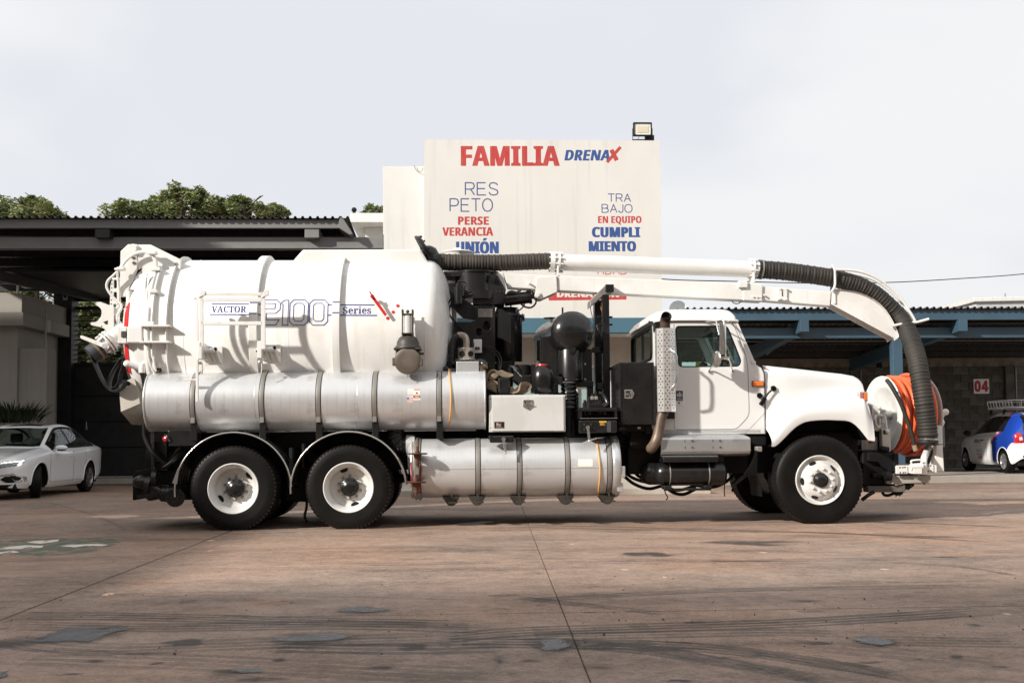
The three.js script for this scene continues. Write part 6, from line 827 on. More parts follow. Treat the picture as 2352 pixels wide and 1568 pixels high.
  part(mast, 'turret', [cy(e(520, 580), e(520, 385), 0.27, 0.27, 36), cy(e(555, 660), e(555, 575), 0.28, 0.28, 36), cy(e(545, 385), e(545, 368), 0.3, 0.3, 32), bx(e(110, 0).x, e(480, 0).x, e(0, 430).y, e(0, 380).y, ZC - 0.2, ZC + 0.2, 0.006)], M.black);
  for (const [x, y] of [[720, 428], [803, 640]]) { const c = e(x, y, ZC + 0.2); part(mast, 'pin', [cy(c, c.clone().add(V(0, 0, 0.04)), 0.058, 0.058, 20), cy(c, c.clone().add(V(0, 0, 0.06)), 0.038, 0.038, 16), cy(c, c.clone().add(V(0, 0, 0.075)), 0.02, 0.02, 6)], M.black); }
  part(mast, 'bolt', [660, 704, 748, 782].flatMap((x) => [562].map((y) => { const c = e(x + 40, y, ZC + 0.2); return cy(c, c.clone().add(V(0, 0, 0.012)), 0.008, 0.008, 6); })), M.seam);
  const lc = TP('lift_cylinder', [cy(e(830, 655), e(1110, 620), 0.083, 0.083, 24), cy(e(1085, 622), e(1112, 619), 0.095, 0.095, 24)], M.black); part(lc, 'piston_rod', [cy(e(1100, 618), e(1165, 606), 0.035, 0.035, 14)], M.castIron);
  TP('hydraulic_hose', [tb([e(895, 690), e(905, 740), e(965, 765), e(1020, 730), e(1040, 680), e(1000, 640)], 0.011, 6, 40), tb([e(990, 680), e(1050, 725), e(1110, 730), e(1155, 690), e(1162, 640), e(1140, 590), e(1120, 560)], 0.014, 6, 40), tb([e(860, 575, -1.0), e(900, 560, -1.0), e(960, 570, -1.0), e(1000, 555, -1.05)], 0.013, 6, 20), tb([e(850, 590, -1.0), e(910, 575, -1.0), e(980, 585, -1.0), e(975, 555, -1.05)], 0.013, 6, 20), tb([e(1060, 555, -1.1), e(1110, 565, -1.1), e(1130, 590, -1.1)], 0.01, 6, 16)], M.black);
  // rest for the boom
  const rest = TP('boom_rest', [bx(LX('T', 1070, 0, -1.5), LX('T', 1165, 0, -1.5), LY('T', 0, 1240, -1.5), LY('T', 0, 10, -1.5), -1.6, -1.42, 0.01), bx(LX('T', 1165, 0, -0.95), LX('T', 1245, 0, -0.95), LY('T', 0, 1240, -0.95), LY('T', 0, -60, -0.95), -1.05, -0.93, 0.01)], M.black, { label: 'black post frame carrying the boom' });
  const r0 = LX('E', 1725, 0, -1.6), r1 = LX('E', 1968, 0, -0.85); part(rest, 'crossbar', [ex(pl('E', [[1725, 655], [1880, 500], [1968, 490], [1968, 572], [1870, 605], [1725, 725]], -1.0), -1.3, -0.96, 0.01)], M.strap); part(rest, 'crossbar', [bx(LX('E', 1880, 0, -0.95), LX('E', 1968, 0, -0.95), LY('E', 0, 572, -0.95), LY('E', 0, 492, -0.95), -1.0, -0.93, 0.008)], M.black); part(rest, 'stay', [bar(L('T', 1110, 285, -1.1), L('T', 1165, 560, -1.0), 0.03, 0.02), bx(LX('T', 1040, 0, -1.1), LX('T', 1180, 0, -1.1), LY('T', 0, 610, -1.1), LY('T', 0, 545, -1.1), -1.2, -1.05, 0.006)], M.black); part(rest, 'crossbar', [bx(LX('T', 1100, 0, -0.98), LX('T', 1180, 0, -0.98), LY('T', 0, 1025, -0.98), LY('T', 0, 950, -0.98), -1.02, -0.97, 0.006)], M.castIron);
  part(rest, 'bolt', [[1258, 195], [1258, 280], [1160, 195], [1160, 280]].map(([x, y]) => { const c = L('T', x, y, -0.97); return cy(c.clone().add(V(-0.05, 0, 0)), c.clone().add(V(0.03, 0, 0)), 0.016, 0.016, 6); }), M.black); part(rest, 'wire', [tb([L('E', 1730, 725, -1.2), L('E', 1738, 780, -1.2), L('E', 1750, 830, -1.2), L('E', 1740, 860, -1.2)], 0.005, 4, 16)], M.black);
  const am = L('E', 1850, 735, -1.05); part(rest, 'amber_marker', [sp(am, 0.035, 0.6, 1.4, 1)], M.amber);
}
// ---- pump module between tank and cab
{
  const e = (x, y, z) => L('E', x, y, z), f = (x, y, z) => L('F', x, y, z), t = (x, y, z) => L('T', x, y, z);
  const zf = -0.85, pod = TP('pump_frame', [ex(pl('E', [[525, 712], [735, 716], [735, 1420], [560, 1420], [380, 1200], [370, 980], [440, 900], [525, 860]], zf), zf - 0.03, zf, 0.008, [roundPoly(pl('E', [[625, 872], [660, 870], [685, 945], [660, 975], [625, 975], [605, 945]], zf), 0.02).reverse(), roundPoly(pl('E', [[535, 955], [565, 945], [590, 960], [590, 1020], [562, 1040], [537, 1020]], zf), 0.02).reverse()]), bx(e(525, 0, zf).x, e(735, 0, zf).x, 1.2, e(0, 716, zf).y, -1.7, zf - 0.3, 0.01)], M.black, { label: 'tall black pump frame plate with a metal nameplate' });
  const np0 = e(555, 832, zf), np1 = e(704, 742, zf); part(pod, 'nameplate', [bx(np0.x, np1.x, np0.y, np1.y, zf + 0.001, zf + 0.006, 0.002)], std(0.45, 0.45, 0.44, 0.35, { metal: 0.7, map: grimeTex }));
  part(pod, 'brace', [ex(pl('E', [[130, 480], [165, 480], [530, 720], [530, 862], [400, 840], [250, 700]], -1.0), -1.1, -1.0, 0.01)], M.black); part(pod, 'brace', [ex(pl('E', [[165, 1400], [250, 1250], [290, 1250], [230, 1420]], -0.9), -0.98, -0.9, 0.008), bx(e(290, 0, -0.95).x, e(540, 0, -0.95).x, e(0, 1280, -0.95).y, e(0, 880, -0.95).y, -1.5, -0.95, 0.01)], M.black);
  TP('filter_housing', [lt([[0.001, 0], [0.2, 0], [0.2, 0.6], [0.235, 0.61], [0.235, 0.635], [0.18, 0.64], [0.15, 0.74], [0.001, 0.75]], V(e(855, 0, -1.3).x, e(0, 1305, -1.3).y, -1.3), V(0, 1, 0), 44), ...Array.from({ length: 14 }, (_, i) => { const a = i / 14 * 6.283; const c = V(e(855, 0, -1.3).x + 0.225 * Math.cos(a), e(0, 1305, -1.3).y + 0.62, -1.3 + 0.225 * Math.sin(a)); return cy(c.clone().add(V(0, -0.06, 0)), c.clone().add(V(0, 0.03, 0)), 0.012, 0.012, 6); })], M.black, { label: 'black round filter housing' });
  TP('guard_plate', [ex(pl('E', [[752, 745], [800, 745], [900, 812], [900, 1110], [795, 1052], [752, 1045]], -0.88), -0.89, -0.88, 0.002), bx(e(735, 0, -1).x, e(905, 0, -1).x, 1.2, e(0, 1300, -1).y, -1.6, -0.9, 0.01), bx(e(890, 0, -1.2).x, e(920, 0, -1.2).x, e(0, 1420, -1.2).y, e(0, 1300, -1.2).y, -1.5, -1.0, 0.005)], M.blackMatte);
  const wb = TP('white_tower', [bx(e(110, 0, -1.7).x, e(480, 0, -1.7).x, e(0, 700, -1.7).y, e(0, 430, -1.7).y, -2.0, -1.6, 0.02), ex(pl('E', [[140, 700], [330, 700], [330, 1400], [170, 1400]], -1.75), -2.0, -1.75, 0.01)], M.white);
  const lid = e(340, 165, ZC - 0.3); TP('vent_cap', [lt([[0.001, 0.03], [0.2, 0.025], [0.24, 0.008], [0.24, 0], [0.2, -0.03], [0.2, -0.45]], V(e(340, 0, -1.7).x, e(0, 166, -1.7).y, -1.7), V(0, 1, 0), 30), tb([e(300, 160, -1.6), e(303, 122, -1.6), e(335, 114, -1.6), e(370, 122, -1.6), e(376, 160, -1.6)], 0.014, 7, 24)], M.white);
  // solenoid bottle, looms, relief valve
  const sz = -0.62; TP('solenoid', [cy(e(348, 690, sz), e(348, 515, sz), 0.052, 0.052, 16), cy(e(348, 515, sz), e(348, 480, sz), 0.03, 0.03, 12), cy(e(348, 480, sz), e(348, 455, sz), 0.014, 0.014, 8), tb([e(348, 460, sz), e(380, 458, sz), e(418, 465, sz), e(425, 495, sz), e(405, 520, sz)], 0.013, 6, 24), cy(e(378, 610, sz), e(378, 520, sz), 0.04, 0.04, 12)], M.black);
  TP('cable_loom', [[[335, 590], [270, 640], [240, 720], [250, 800], [290, 850], [330, 900], [390, 960], [425, 1020]], [[330, 600], [285, 670], [250, 760], [275, 840], [325, 890], [370, 960], [400, 1000]], [[390, 620], [440, 580], [490, 565]], [[400, 640], [450, 610], [500, 600]], [[585, 1135], [660, 1140], [740, 1180], [795, 1250], [800, 1330], [780, 1400]], [[585, 1150], [650, 1160], [720, 1200], [775, 1270], [780, 1380]], [[560, 1260], [555, 1220], [600, 1200], [640, 1195]]].map((p) => tb(p.map(([x, y]) => e(x, y, -0.7)), 0.011, 6, 40)), M.rubber);
  const rv = TP('relief_valve', [cy(e(432, 1278, -0.55), e(432, 1155, -0.55), 0.108, 0.108, 28, false), cy(e(432, 1283, -0.55), e(432, 1276, -0.55), 0.15, 0.15, 28)], std(0.50, 0.47, 0.43, 0.5, { metal: 0.4, map: grimeTex }), { label: 'grey relief valve with a bent pipe' });
  part(rv, 'port', [[392, 1215], [470, 1215]].map(([x, y]) => { const c = e(x, y, -0.47); return cy(c.clone().add(V(0, 0, 0.0)), c.clone().add(V((x - 432) * 0.0003, 0, 0.025)), 0.037, 0.037, 16); }), M.blackMatte);
  part(rv, 'bent_pipe', [tb([e(432, 1155, -0.55), e(432, 1080, -0.55), e(415, 1035, -0.55), e(375, 1018, -0.55), e(340, 1022, -0.55)], 0.043, 14, 40)], std(0.52, 0.47, 0.42, 0.45, { metal: 0.4, map: grimeTex })); part(rv, 'drain_hose', [ribHose([e(352, 1022, -0.55), e(310, 1055, -0.55), e(288, 1110, -0.55), e(282, 1200, -0.55), e(280, 1300, -0.55)], 0.044, 0.022, 0.004, 14)], M.black);
  const sb = e(550, 1135, -0.7); part(rv, 'switch_box', [bx(sb.x - 0.055, sb.x + 0.055, sb.y - 0.09, sb.y + 0.09, -0.74, -0.68, 0.008)], M.whiteMatte); part(rv, 'switch_knob', [cy(e(535, 1155, -0.68), e(535, 1155, -0.65), 0.018), cy(e(560, 1155, -0.68), e(560, 1155, -0.65), 0.018), bx(e(497, 0, -0.7).x - 0.02, e(497, 0, -0.7).x + 0.02, e(0, 1150, -0.7).y, e(0, 1090, -0.7).y, -0.75, -0.68, 0.008)], M.castIron);
  TP('pipe_manifold', [cy(e(270, 1300, -0.6), e(270, 1370, -0.6), 0.06), cy(e(300, 1330, -0.5), e(320, 1300, -0.5), 0.05), cy(e(390, 1370, -0.45), e(500, 1320, -0.45), 0.075, 0.07, 20), cy(e(385, 1372, -0.45), e(398, 1366, -0.45), 0.09, 0.09, 18), cy(e(500, 1320, -0.47), e(560, 1310, -0.5), 0.055), cy(e(545, 1275, -0.5), e(545, 1370, -0.5), 0.035, 0.035, 6), tb([e(550, 1312, -0.5), e(590, 1310, -0.5), e(618, 1330, -0.48), e(620, 1370, -0.45)], 0.055, 12, 20), tb([e(345, 1330, -0.4), e(338, 1390, -0.38), e(360, 1415, -0.36), e(390, 1395, -0.36), e(400, 1360, -0.38)], 0.014, 6, 24), cy(e(200, 1380, -0.5), e(245, 1370, -0.5), 0.04)], M.black);
  { const c = e(440, 1362, -0.375); TP('label_plate', [bar(c.clone().add(V(-0.035, -0.012, 0)), c.clone().add(V(0.04, 0.012, 0)), 0.002, 0.02, 0)], M.whiteMatte); } TP('tank_saddle', [bx(e(320, 0, -0.4).x, e(555, 0, -0.4).x, uY + uR * 0.93, uY + uR + 0.12, -0.6, -0.3, 0.01)], M.aluPlate);
  // canvas fire hose spilling over the tank's end
  const rib2 = (pts, w, z0) => { const cv = new THREE.CatmullRomCurve3(pts.map((p) => e(p[0], p[1], p[2])), false, 'centripetal'); return grid((u, v) => { const p = cv.getPoint(u), tg = cv.getTangent(u), up = V(0, 0, 1).addScaledVector(tg, -tg.z).normalize(), n = tg.clone().cross(up), tw = 0.6 * Math.sin(u * 7 + z0), c1 = up.clone().multiplyScalar(Math.cos(tw)).addScaledVector(n, Math.sin(tw)), c2 = n.clone().multiplyScalar(Math.cos(tw)).addScaledVector(up, -Math.sin(tw)), k = v * 6.283; return p.clone().addScaledVector(c1, Math.cos(k) * w / 2).addScaledVector(c2, Math.sin(k) * 0.018); }, pts.length * 8, 12); };
  TP('canvas_hose', [rib2([[610, 1365, -0.42], [608, 1420, -0.38], [625, 1480, -0.34], [650, 1540, -0.3], [720, 1530, -0.28], [790, 1560, -0.28], [870, 1600, -0.3], [930, 1590, -0.3]], 0.15, 1), rib2([[640, 1500, -0.4], [680, 1450, -0.36], [730, 1405, -0.34], [800, 1420, -0.34], [890, 1430, -0.4]], 0.17, 2.2), rib2([[770, 1560, -0.3], [860, 1590, -0.26], [960, 1600, -0.26], [1010, 1545, -0.3], [1075, 1560, -0.34], [1000, 1640, -0.34], [930, 1640, -0.36]], 0.15, 0.4), ex(roundPoly(pl('E', [[660, 1480], [720, 1385], [800, 1395], [770, 1455], [700, 1510]], -0.3), 0.02), -0.42, -0.3, 0.02), ex(roundPoly(pl('E', [[800, 1405], [893, 1412], [893, 1470], [800, 1465]], -0.34), 0.012), -0.44, -0.34, 0.012), ex(roundPoly(pl('F', [[920, 300], [1010, 210], [1088, 250], [1020, 330], [940, 330]], -0.3), 0.02), -0.4, -0.3, 0.02), ex(roundPoly(pl('F', [[635, 230], [700, 195], [755, 215], [755, 322], [650, 270]], -0.22), 0.02), -0.3, -0.22, 0.03), cy(e(608, 1340, -0.44), e(608, 1372, -0.43), 0.06, 0.06, 14)], M.canvas, { label: 'flattened tan canvas hose draped beside the tool box' });
  const bl = f(760, 155, -0.18), br = f(893, 328, -0.18); TP('hinge_block', [bx(bl.x, br.x, br.y, bl.y, -0.24, -0.16, 0.03)], M.blackMatte); part(truck.children[truck.children.length - 1], 'bolt', [[776, 200], [776, 225], [776, 248], [878, 200], [878, 225], [878, 248]].map(([x, y]) => { const c = f(x, y, -0.155); return cy(c.clone().add(V(0, 0, -0.01)), c.clone().add(V(0, 0, 0.012)), 0.009, 0.009, 6); }), M.castIron);
  TP('intake', [cy(e(1020, 1435, -1.0), e(1020, 1345, -1.0), 0.125, 0.125, 24), cy(e(1020, 1345, -1.0), e(1020, 1332, -1.0), 0.1, 0.1, 20), cy(e(900, 1390, -1.0), e(1000, 1390, -1.0), 0.05), cy(e(1020, 1460, -1.0), e(1020, 1435, -1.0), 0.1, 0.1, 16), cy(e(1050, 1560, -1.0), e(1050, 1470, -1.0), 0.09, 0.09, 16), bar(e(880, 1380, -0.9), e(1080, 1560, -0.7), 0.1, 0.14)], M.black);
  // accumulator with red cap
  const ac = f(1225, 0, -0.5).x, acY0 = f(0, 335, -0.5).y, acY1 = f(0, 40, -0.5).y, ah = acY1 - acY0; const acc = TP('accumulator', [lt([[0.001, 0], [0.10, 0], [0.135, 0.03], [0.152, 0.08], [0.152, ah - 0.16], [0.14, ah - 0.09], [0.11, ah - 0.03], [0.08, ah], [0.001, ah]], V(ac, acY0, -0.5), V(0, 1, 0), 36)], M.black, { label: 'black pressure bottle with a red top' }); part(acc, 'cap', [cy(V(ac, acY1 - 0.01, -0.5), V(ac, acY1 + 0.022, -0.5), 0.078, 0.072, 24)], M.redPaint); part(acc, 'clamp', [bx(ac - 0.26, ac - 0.15, acY0 + 0.1, acY0 + 0.24, -0.6, -0.45, 0.008), bx(ac + 0.14, ac + 0.26, acY0 + 0.12, acY0 + 0.22, -0.56, -0.46, 0.008), cy(V(ac, acY0 + 0.13, -0.5), V(ac, acY0 + 0.135, -0.5), 0.1535, 0.1535, 36)], M.black);
  // cyclone separator drum lying across the frame
  const dc = t(830, 370, -0.62), dR = 0.31 * 0.93; const far = t(640, 430, -2.0); const dd = V(-0.02, 0, -1).normalize(); const drum = TP('separator_drum', [lt([[0.001, 0.12], [0.08, 0.115], [0.16, 0.09], [0.22, 0.055], [0.262, 0.01], [0.278, -0.03], [0.282, -0.05], [0.282, -1.3], [0.001, -1.4]], dc, V(0.12, 0, 1), 56)], M.black, { label: 'glossy black separator drum seen end-on' });
  part(drum, 'weld_seam', [lt([[0.280, -0.06], [0.287, -0.05], [0.280, -0.04]], dc, V(0, 0, 1), 56), tb(Array.from({ length: 15 }, (_, i) => { const x = -0.27 + i * 0.54 / 14, rr = Math.abs(x); const z = 0.122 * Math.sqrt(Math.max(0, 1 - (rr / 0.285) ** 2.4)); return dc.clone().add(V(x, -0.005, z - 0.003)); }), 0.005, 5, 40)], M.black); { const p = t(830, 578, -0.58); part(drum, 'plug', [cy(p.clone().add(V(0, 0, -0.04)), p.clone().add(V(0, 0, 0.04)), 0.042, 0.042, 18), cy(p, p.clone().add(V(0, 0, 0.065)), 0.026, 0.026, 6), cy(p, p.clone().add(V(0, 0, 0.03)), 0.05, 0.05, 18)], M.black); }
  part(drum, 'lug', [bx(t(712, 0, -1.2).x - 0.008, t(712, 0, -1.2).x + 0.012, dc.y + 0.2, t(0, 85, -1.2).y, -1.25, -1.18, 0.004), cy(t(580, 212, -1.3), t(580, 202, -1.3), 0.1, 0.1, 18)], M.black);
  TP('separator_leg', [lt([[0.001, 0], [0.165, 0], [0.165, 0.02], [0.155, 0.03], [0.155, 0.56], [0.001, 0.56]], V(t(790, 0, -0.72).x, t(0, 935, -0.72).y, -0.72), V(0, 1, 0), 40), bx(t(465, 0, -0.9).x, t(650, 0, -0.9).x, t(0, 1070, -0.9).y, t(0, 420, -0.9).y, -1.5, -0.82, 0.01), bx(t(410, 0, -1.3).x, t(470, 0, -1.3).x, t(0, 700, -1.3).y, t(0, 460, -1.3).y, -1.8, -1.2, 0.01), cy(t(465, 740, -0.6), t(465, 405, -0.6), 0.012), bx(t(930, 0, -0.85).x, t(1040, 0, -0.85).x, t(0, 960, -0.85).y, t(0, 560, -0.85).y, -1.5, -0.83, 0.008), bx(t(860, 0, -0.8).x, t(1055, 0, -0.8).x, t(0, 1000, -0.8).y, t(0, 930, -0.8).y, -1.3, -0.76, 0.008), bx(t(985, 0, -0.8).x, t(1055, 0, -0.8).x, t(0, 1200, -0.8).y, t(0, 1000, -0.8).y, -0.9, -0.78, 0.006), bx(t(350, 0, -0.8).x, t(400, 0, -0.8).x, t(0, 1060, -0.8).y, t(0, 730, -0.8).y, -1.0, -0.8, 0.01), bx(t(590, 0, -1).x, t(880, 0, -1).x, 1.15, t(0, 1060, -1).y, -1.6, -0.95, 0.01)], M.black);
  part(truck.children[truck.children.length - 1], 'bolt', [[972, 728], [972, 902]].map(([x, y]) => { const c = t(x, y, -0.825); return cy(c, c.clone().add(V(0, 0, 0.01)), 0.012, 0.012, 10); }), M.steel);
  TP('bellows', [ribHose([t(780, 940, -0.6), t(785, 1020, -0.6), t(790, 1100, -0.6), t(790, 1230, -0.6)], 0.098, 0.05, 0.008, 24), cy(t(790, 1560, -0.65), t(790, 1180, -0.65), 0.11, 0.11, 24)], M.black);
  // white tool box
  const zt = -0.06, b0 = f(672, 726, zt), b1 = f(1466, 335, zt); const tool = TP('tool_box', [bx(b0.x, b1.x, b0.y, b1.y, -0.55, zt, 0.006)], std(0.64, 0.645, 0.64, 0.42, { metal: 0.15, map: wearTex, roughnessMap: roughTex }), { label: 'white tool box with a recessed latch' });
  const d0 = f(700, 718, zt), d1 = f(1450, 350, zt); part(tool, 'door', [bx(d0.x, d1.x, d0.y, d1.y, zt - 0.004, zt + 0.012, 0.006)], tool.material); part(tool, 'hinge', [bx(f(800, 0, zt).x, f(1345, 0, zt).x, b0.y - 0.008, b0.y + 0.004, zt - 0.006, zt + 0.008, 0.003)], M.castIron);
  for (const [x, y] of [[688, 380], [688, 680], [1457, 380], [1457, 685]]) { const c = f(x, y, zt); part(tool, 'corner_joint', [bx(c.x - 0.018, c.x + 0.018, c.y - 0.003, c.y + 0.003, zt - 0.01, zt + 0.002, 0)], M.groove); }
  const latch = (par, c, pts, inner, z) => { const o = part(par, 'latch', [ex(roundPoly(pl(c, pts, z), 0.012), z - 0.004, z + 0.012, 0.004, [roundPoly(pl(c, inner, z), 0.008).reverse()])], M.steel); const ip = pl(c, inner, z); part(o, 'recess', [ex(ip, z - 0.003, z - 0.001)], std(0.22, 0.21, 0.2, 0.35, { metal: 0.8 })); return o; };
  { const o = latch(tool, 'F', [[1026, 386], [1128, 386], [1130, 466], [1078, 490], [1024, 466]], [[1042, 400], [1114, 400], [1114, 452], [1042, 452]], zt + 0.013); const c = f(1076, 430, zt + 0.016); part(o, 'handle', [bar(c.clone().add(V(-0.06, -0.01, 0.01)), c.clone().add(V(0.07, -0.015, 0.02)), 0.01, 0.014), cy(c, c.clone().add(V(0, 0, 0.02)), 0.022, 0.022, 12), cy(f(1076, 472, zt + 0.02), f(1076, 472, zt + 0.032), 0.018, 0.018, 14)], M.chrome); }
  { const s0 = f(724, 688, zt), s1 = f(830, 617, zt); part(tool, 'sticker', [new THREE.PlaneGeometry(s1.x - s0.x, s1.y - s0.y).translate((s0.x + s1.x) / 2, (s0.y + s1.y) / 2, zt + 0.0135)], std(1, 1, 1, 0.4, { map: canvasTex(256, 172, (g, w, h) => { g.fillStyle = '#171412'; g.fillRect(0, 0, w, h); g.strokeStyle = '#8a8480'; g.lineWidth = 5; g.strokeRect(5, 5, w - 10, h - 10); g.fillStyle = '#b98f90'; g.strokeStyle = '#d8c8c8'; g.lineWidth = 3; g.font = 'bold 100px sans-serif'; g.save(); g.scale(1.05, 1); g.fillText('R', 46, 104); g.strokeText('R', 46, 104); g.font = 'bold 84px sans-serif'; g.fillText('C', 116, 112); g.strokeText('C', 116, 112); g.restore(); g.fillStyle = '#d8d2ca'; g.font = 'bold 17px sans-serif'; g.fillText('800 382 9577', 56, 136); g.fillRect(34, 148, w - 70, 4); }) }), { keepUV: true }); }
  // valve handles on black blocks
  for (const [x0, y0, x1, y1, hx, hy, ex2, ey2] of [[675, 762, 930, 838, 822, 800, 842, 945], [1610, 600, 2010, 735, 1703, 678, 1718, 818]]) {
    const z = x0 < 1000 ? 0.0 : -0.02, a = f(x0, y1, z), b = f(x1, y0, z), o = TP('valve_block', [bx(a.x, b.x, a.y, b.y, z - 0.12, z, 0.02), ...(x0 < 1000 ? [cy(f(690, 800, z - 0.03), f(690, 760, z - 0.03), 0.035)] : [])], M.black);
    part(o, 'lever', [bar(f(hx, hy, z + 0.05), f(ex2, ey2, z + 0.06), 0.012, 0.03, 0.005), sp(f(ex2, ey2, z + 0.06), 0.015), cy(f(hx, hy, z - 0.01), f(hx, hy, z + 0.06), 0.026, 0.026, 12)], M.steel);
    if (x0 > 1000) {
      part(o, 'bolt', [[1665, 645], [1735, 645], [1665, 703], [1735, 703]].map(([x, y]) => cy(f(x, y, z), f(x, y, z + 0.015), 0.012, 0.012, 6)), M.castIron); part(o, 'slot', [ex(roundPoly(pl('F', [[1902, 612], [1945, 612], [1945, 728], [1902, 728]], z), 0.03), z + 0.0005, z + 0.0025)], M.seam);
      const s0 = f(1823, 660, z), s1 = f(1896, 610, z); part(o, 'warning_sticker', [new THREE.PlaneGeometry(s1.x - s0.x, s1.y - s0.y).translate((s0.x + s1.x) / 2, (s0.y + s1.y) / 2, z + 0.002)], std(1, 1, 1, 0.5, { map: canvasTex(256, 192, (g, w, h) => { g.fillStyle = '#14110e'; g.fillRect(0, 0, w, h); g.fillStyle = '#e0b53a'; g.fillRect(0, 0, w, 62); g.fillStyle = '#1a1712'; g.font = 'bold 44px sans-serif'; g.fillText('▲CAUTION', 8, 48); g.fillStyle = '#d9a13a'; for (let i = 0; i < 4; i++) g.fillRect(22, 80 + i * 27, 200 * (0.75 + 0.25 * hash2(i, 2, 5)), 13); }) }), { keepUV: true });
      part(o, 'shelf', [bx(f(1600, 0, z).x, f(2005, 0, z).x, f(0, 520, z).y, f(0, 486, z).y, -0.6, z - 0.01, 0.008), bx(f(1605, 0, z).x, f(1640, 0, z).x, f(0, 600, z).y, f(0, 510, z).y, -0.5, z - 0.02, 0.004), bx(f(1980, 0, z).x, f(2005, 0, z).x, f(0, 600, z).y, f(0, 510, z).y, -0.5, z - 0.02, 0.004)], M.black); part(o, 'edge_strip', [bx(f(1615, 0, z).x, f(2005, 0, z).x, f(0, 597, z).y, f(0, 591, z).y, z - 0.03, z + 0.004, 0.001)], M.steel);
      part(o, 'hydraulic_valve', [[1715, 430, 0.05, 0.09], [1755, 390, 0.04, 0.08], [1790, 380, 0.04, 0.1], [1830, 420, 0.05, 0.08], [1885, 430, 0.05, 0.05], [1670, 440, 0.03, 0.06]].flatMap(([x, y, r, h]) => { const c = f(x, y, -0.25); return [cy(c.clone().add(V(0, -0.14, 0)), c.clone().add(V(0, h * 0.4, 0)), r, r, 10), cy(c.clone().add(V(0, h * 0.4, 0)), c.clone().add(V(0, h, 0)), r * 0.6, r * 0.6, 6)]; }).concat([tb([f(1810, 320, -0.25), f(1860, 340, -0.25), f(1900, 400, -0.22), f(1905, 440, -0.2), f(1870, 465, -0.2)], 0.03, 8, 24), bx(f(1690, 0, -0.3).x, f(1900, 0, -0.3).x, f(0, 490, -0.3).y, f(0, 440, -0.3).y, -0.4, -0.2, 0.01)]), M.black); part(o, 'valve_cap', [[1752, 372], [1793, 372]].map(([x, y]) => bx(f(x, y, -0.2).x - 0.022, f(x, y, -0.2).x + 0.022, f(x, y, -0.2).y - 0.02, f(x, y, -0.2).y + 0.025, -0.26, -0.2, 0.008)), M.strap);
    }
  }
  TP('underbody', [bx(f(1480, 0, -0.62).x, f(2010, 0, -0.62).x, 1.1, f(0, 480, -0.62).y, -0.66, -0.62, 0), bx(f(640, 0, -0.6).x, f(2010, 0, -0.6).x, 0.98, 1.14, -1.6, -0.55, 0.01), bx(LX('p', 1425, 0, -0.7), LX('p', 1530, 0, -0.7), 0.62, 0.98, -0.8, -0.55, 0.01), bx(f(1480, 0, -0.9).x, f(1700, 0, -0.9).x, 1.1, f(0, 480, -0.9).y, -1.5, -0.9, 0.01)], M.blackMatte);
  // black cabinet
  const g = (x, y, z) => L('G', x, y, z), zc = -0.10, c0 = g(195, 1170, zc), c1 = g(503, 585, zc); const cab = TP('cabinet', [bx(c0.x, c1.x, c0.y, c1.y, -0.95, zc, 0.008), bx(c0.x - 0.01, c1.x + 0.006, c1.y - 0.05, c1.y, -0.95, zc + 0.014, 0.006)], M.black, { label: 'black upright cabinet behind the cab' });
  const q0 = g(217, 1152, zc), q1 = g(485, 622, zc); part(cab, 'door', [bx(q0.x, q1.x, q0.y, q1.y, zc - 0.002, zc + 0.013, 0.006)], M.black); part(cab, 'frame', [bx(c0.x, c0.x + 0.025, c0.y, c1.y - 0.05, zc, zc + 0.012, 0.003), bx(c1.x - 0.02, c1.x, c0.y, c1.y - 0.05, zc, zc + 0.012, 0.003), bx(c0.x, c1.x, c0.y, c0.y + 0.03, zc, zc + 0.012, 0.003)], M.black);
  { const o = latch(cab, 'G', [[230, 842], [302, 842], [325, 885], [302, 928], [230, 925]], [[244, 855], [290, 855], [290, 915], [244, 915]], zc + 0.014); part(o, 'handle', [bar(g(285, 862, zc + 0.03), g(278, 918, zc + 0.03), 0.01, 0.014), cy(g(258, 885, zc + 0.012), g(258, 885, zc + 0.03), 0.02, 0.02, 12), cy(g(309, 885, zc + 0.02), g(309, 885, zc + 0.032), 0.016, 0.016, 14)], M.chrome); }
  TP('cabinet_support', [bx(g(165, 0, -0.3).x, g(440, 0, -0.3).x, g(0, 1235, -0.3).y, g(0, 1172, -0.3).y, -0.7, -0.25, 0.006), bx(g(410, 0, -0.25).x, g(470, 0, -0.25).x, g(0, 1260, -0.25).y, g(0, 1172, -0.25).y, -0.5, -0.22, 0.006)], M.blackMatte); { const h = g(369, 1201, -0.245); part(truck.children[truck.children.length - 1], 'reflector', [bx(h.x - 0.02, h.x + 0.02, h.y - 0.012, h.y + 0.012, -0.25, -0.24, 0.004)], M.whiteMatte); }
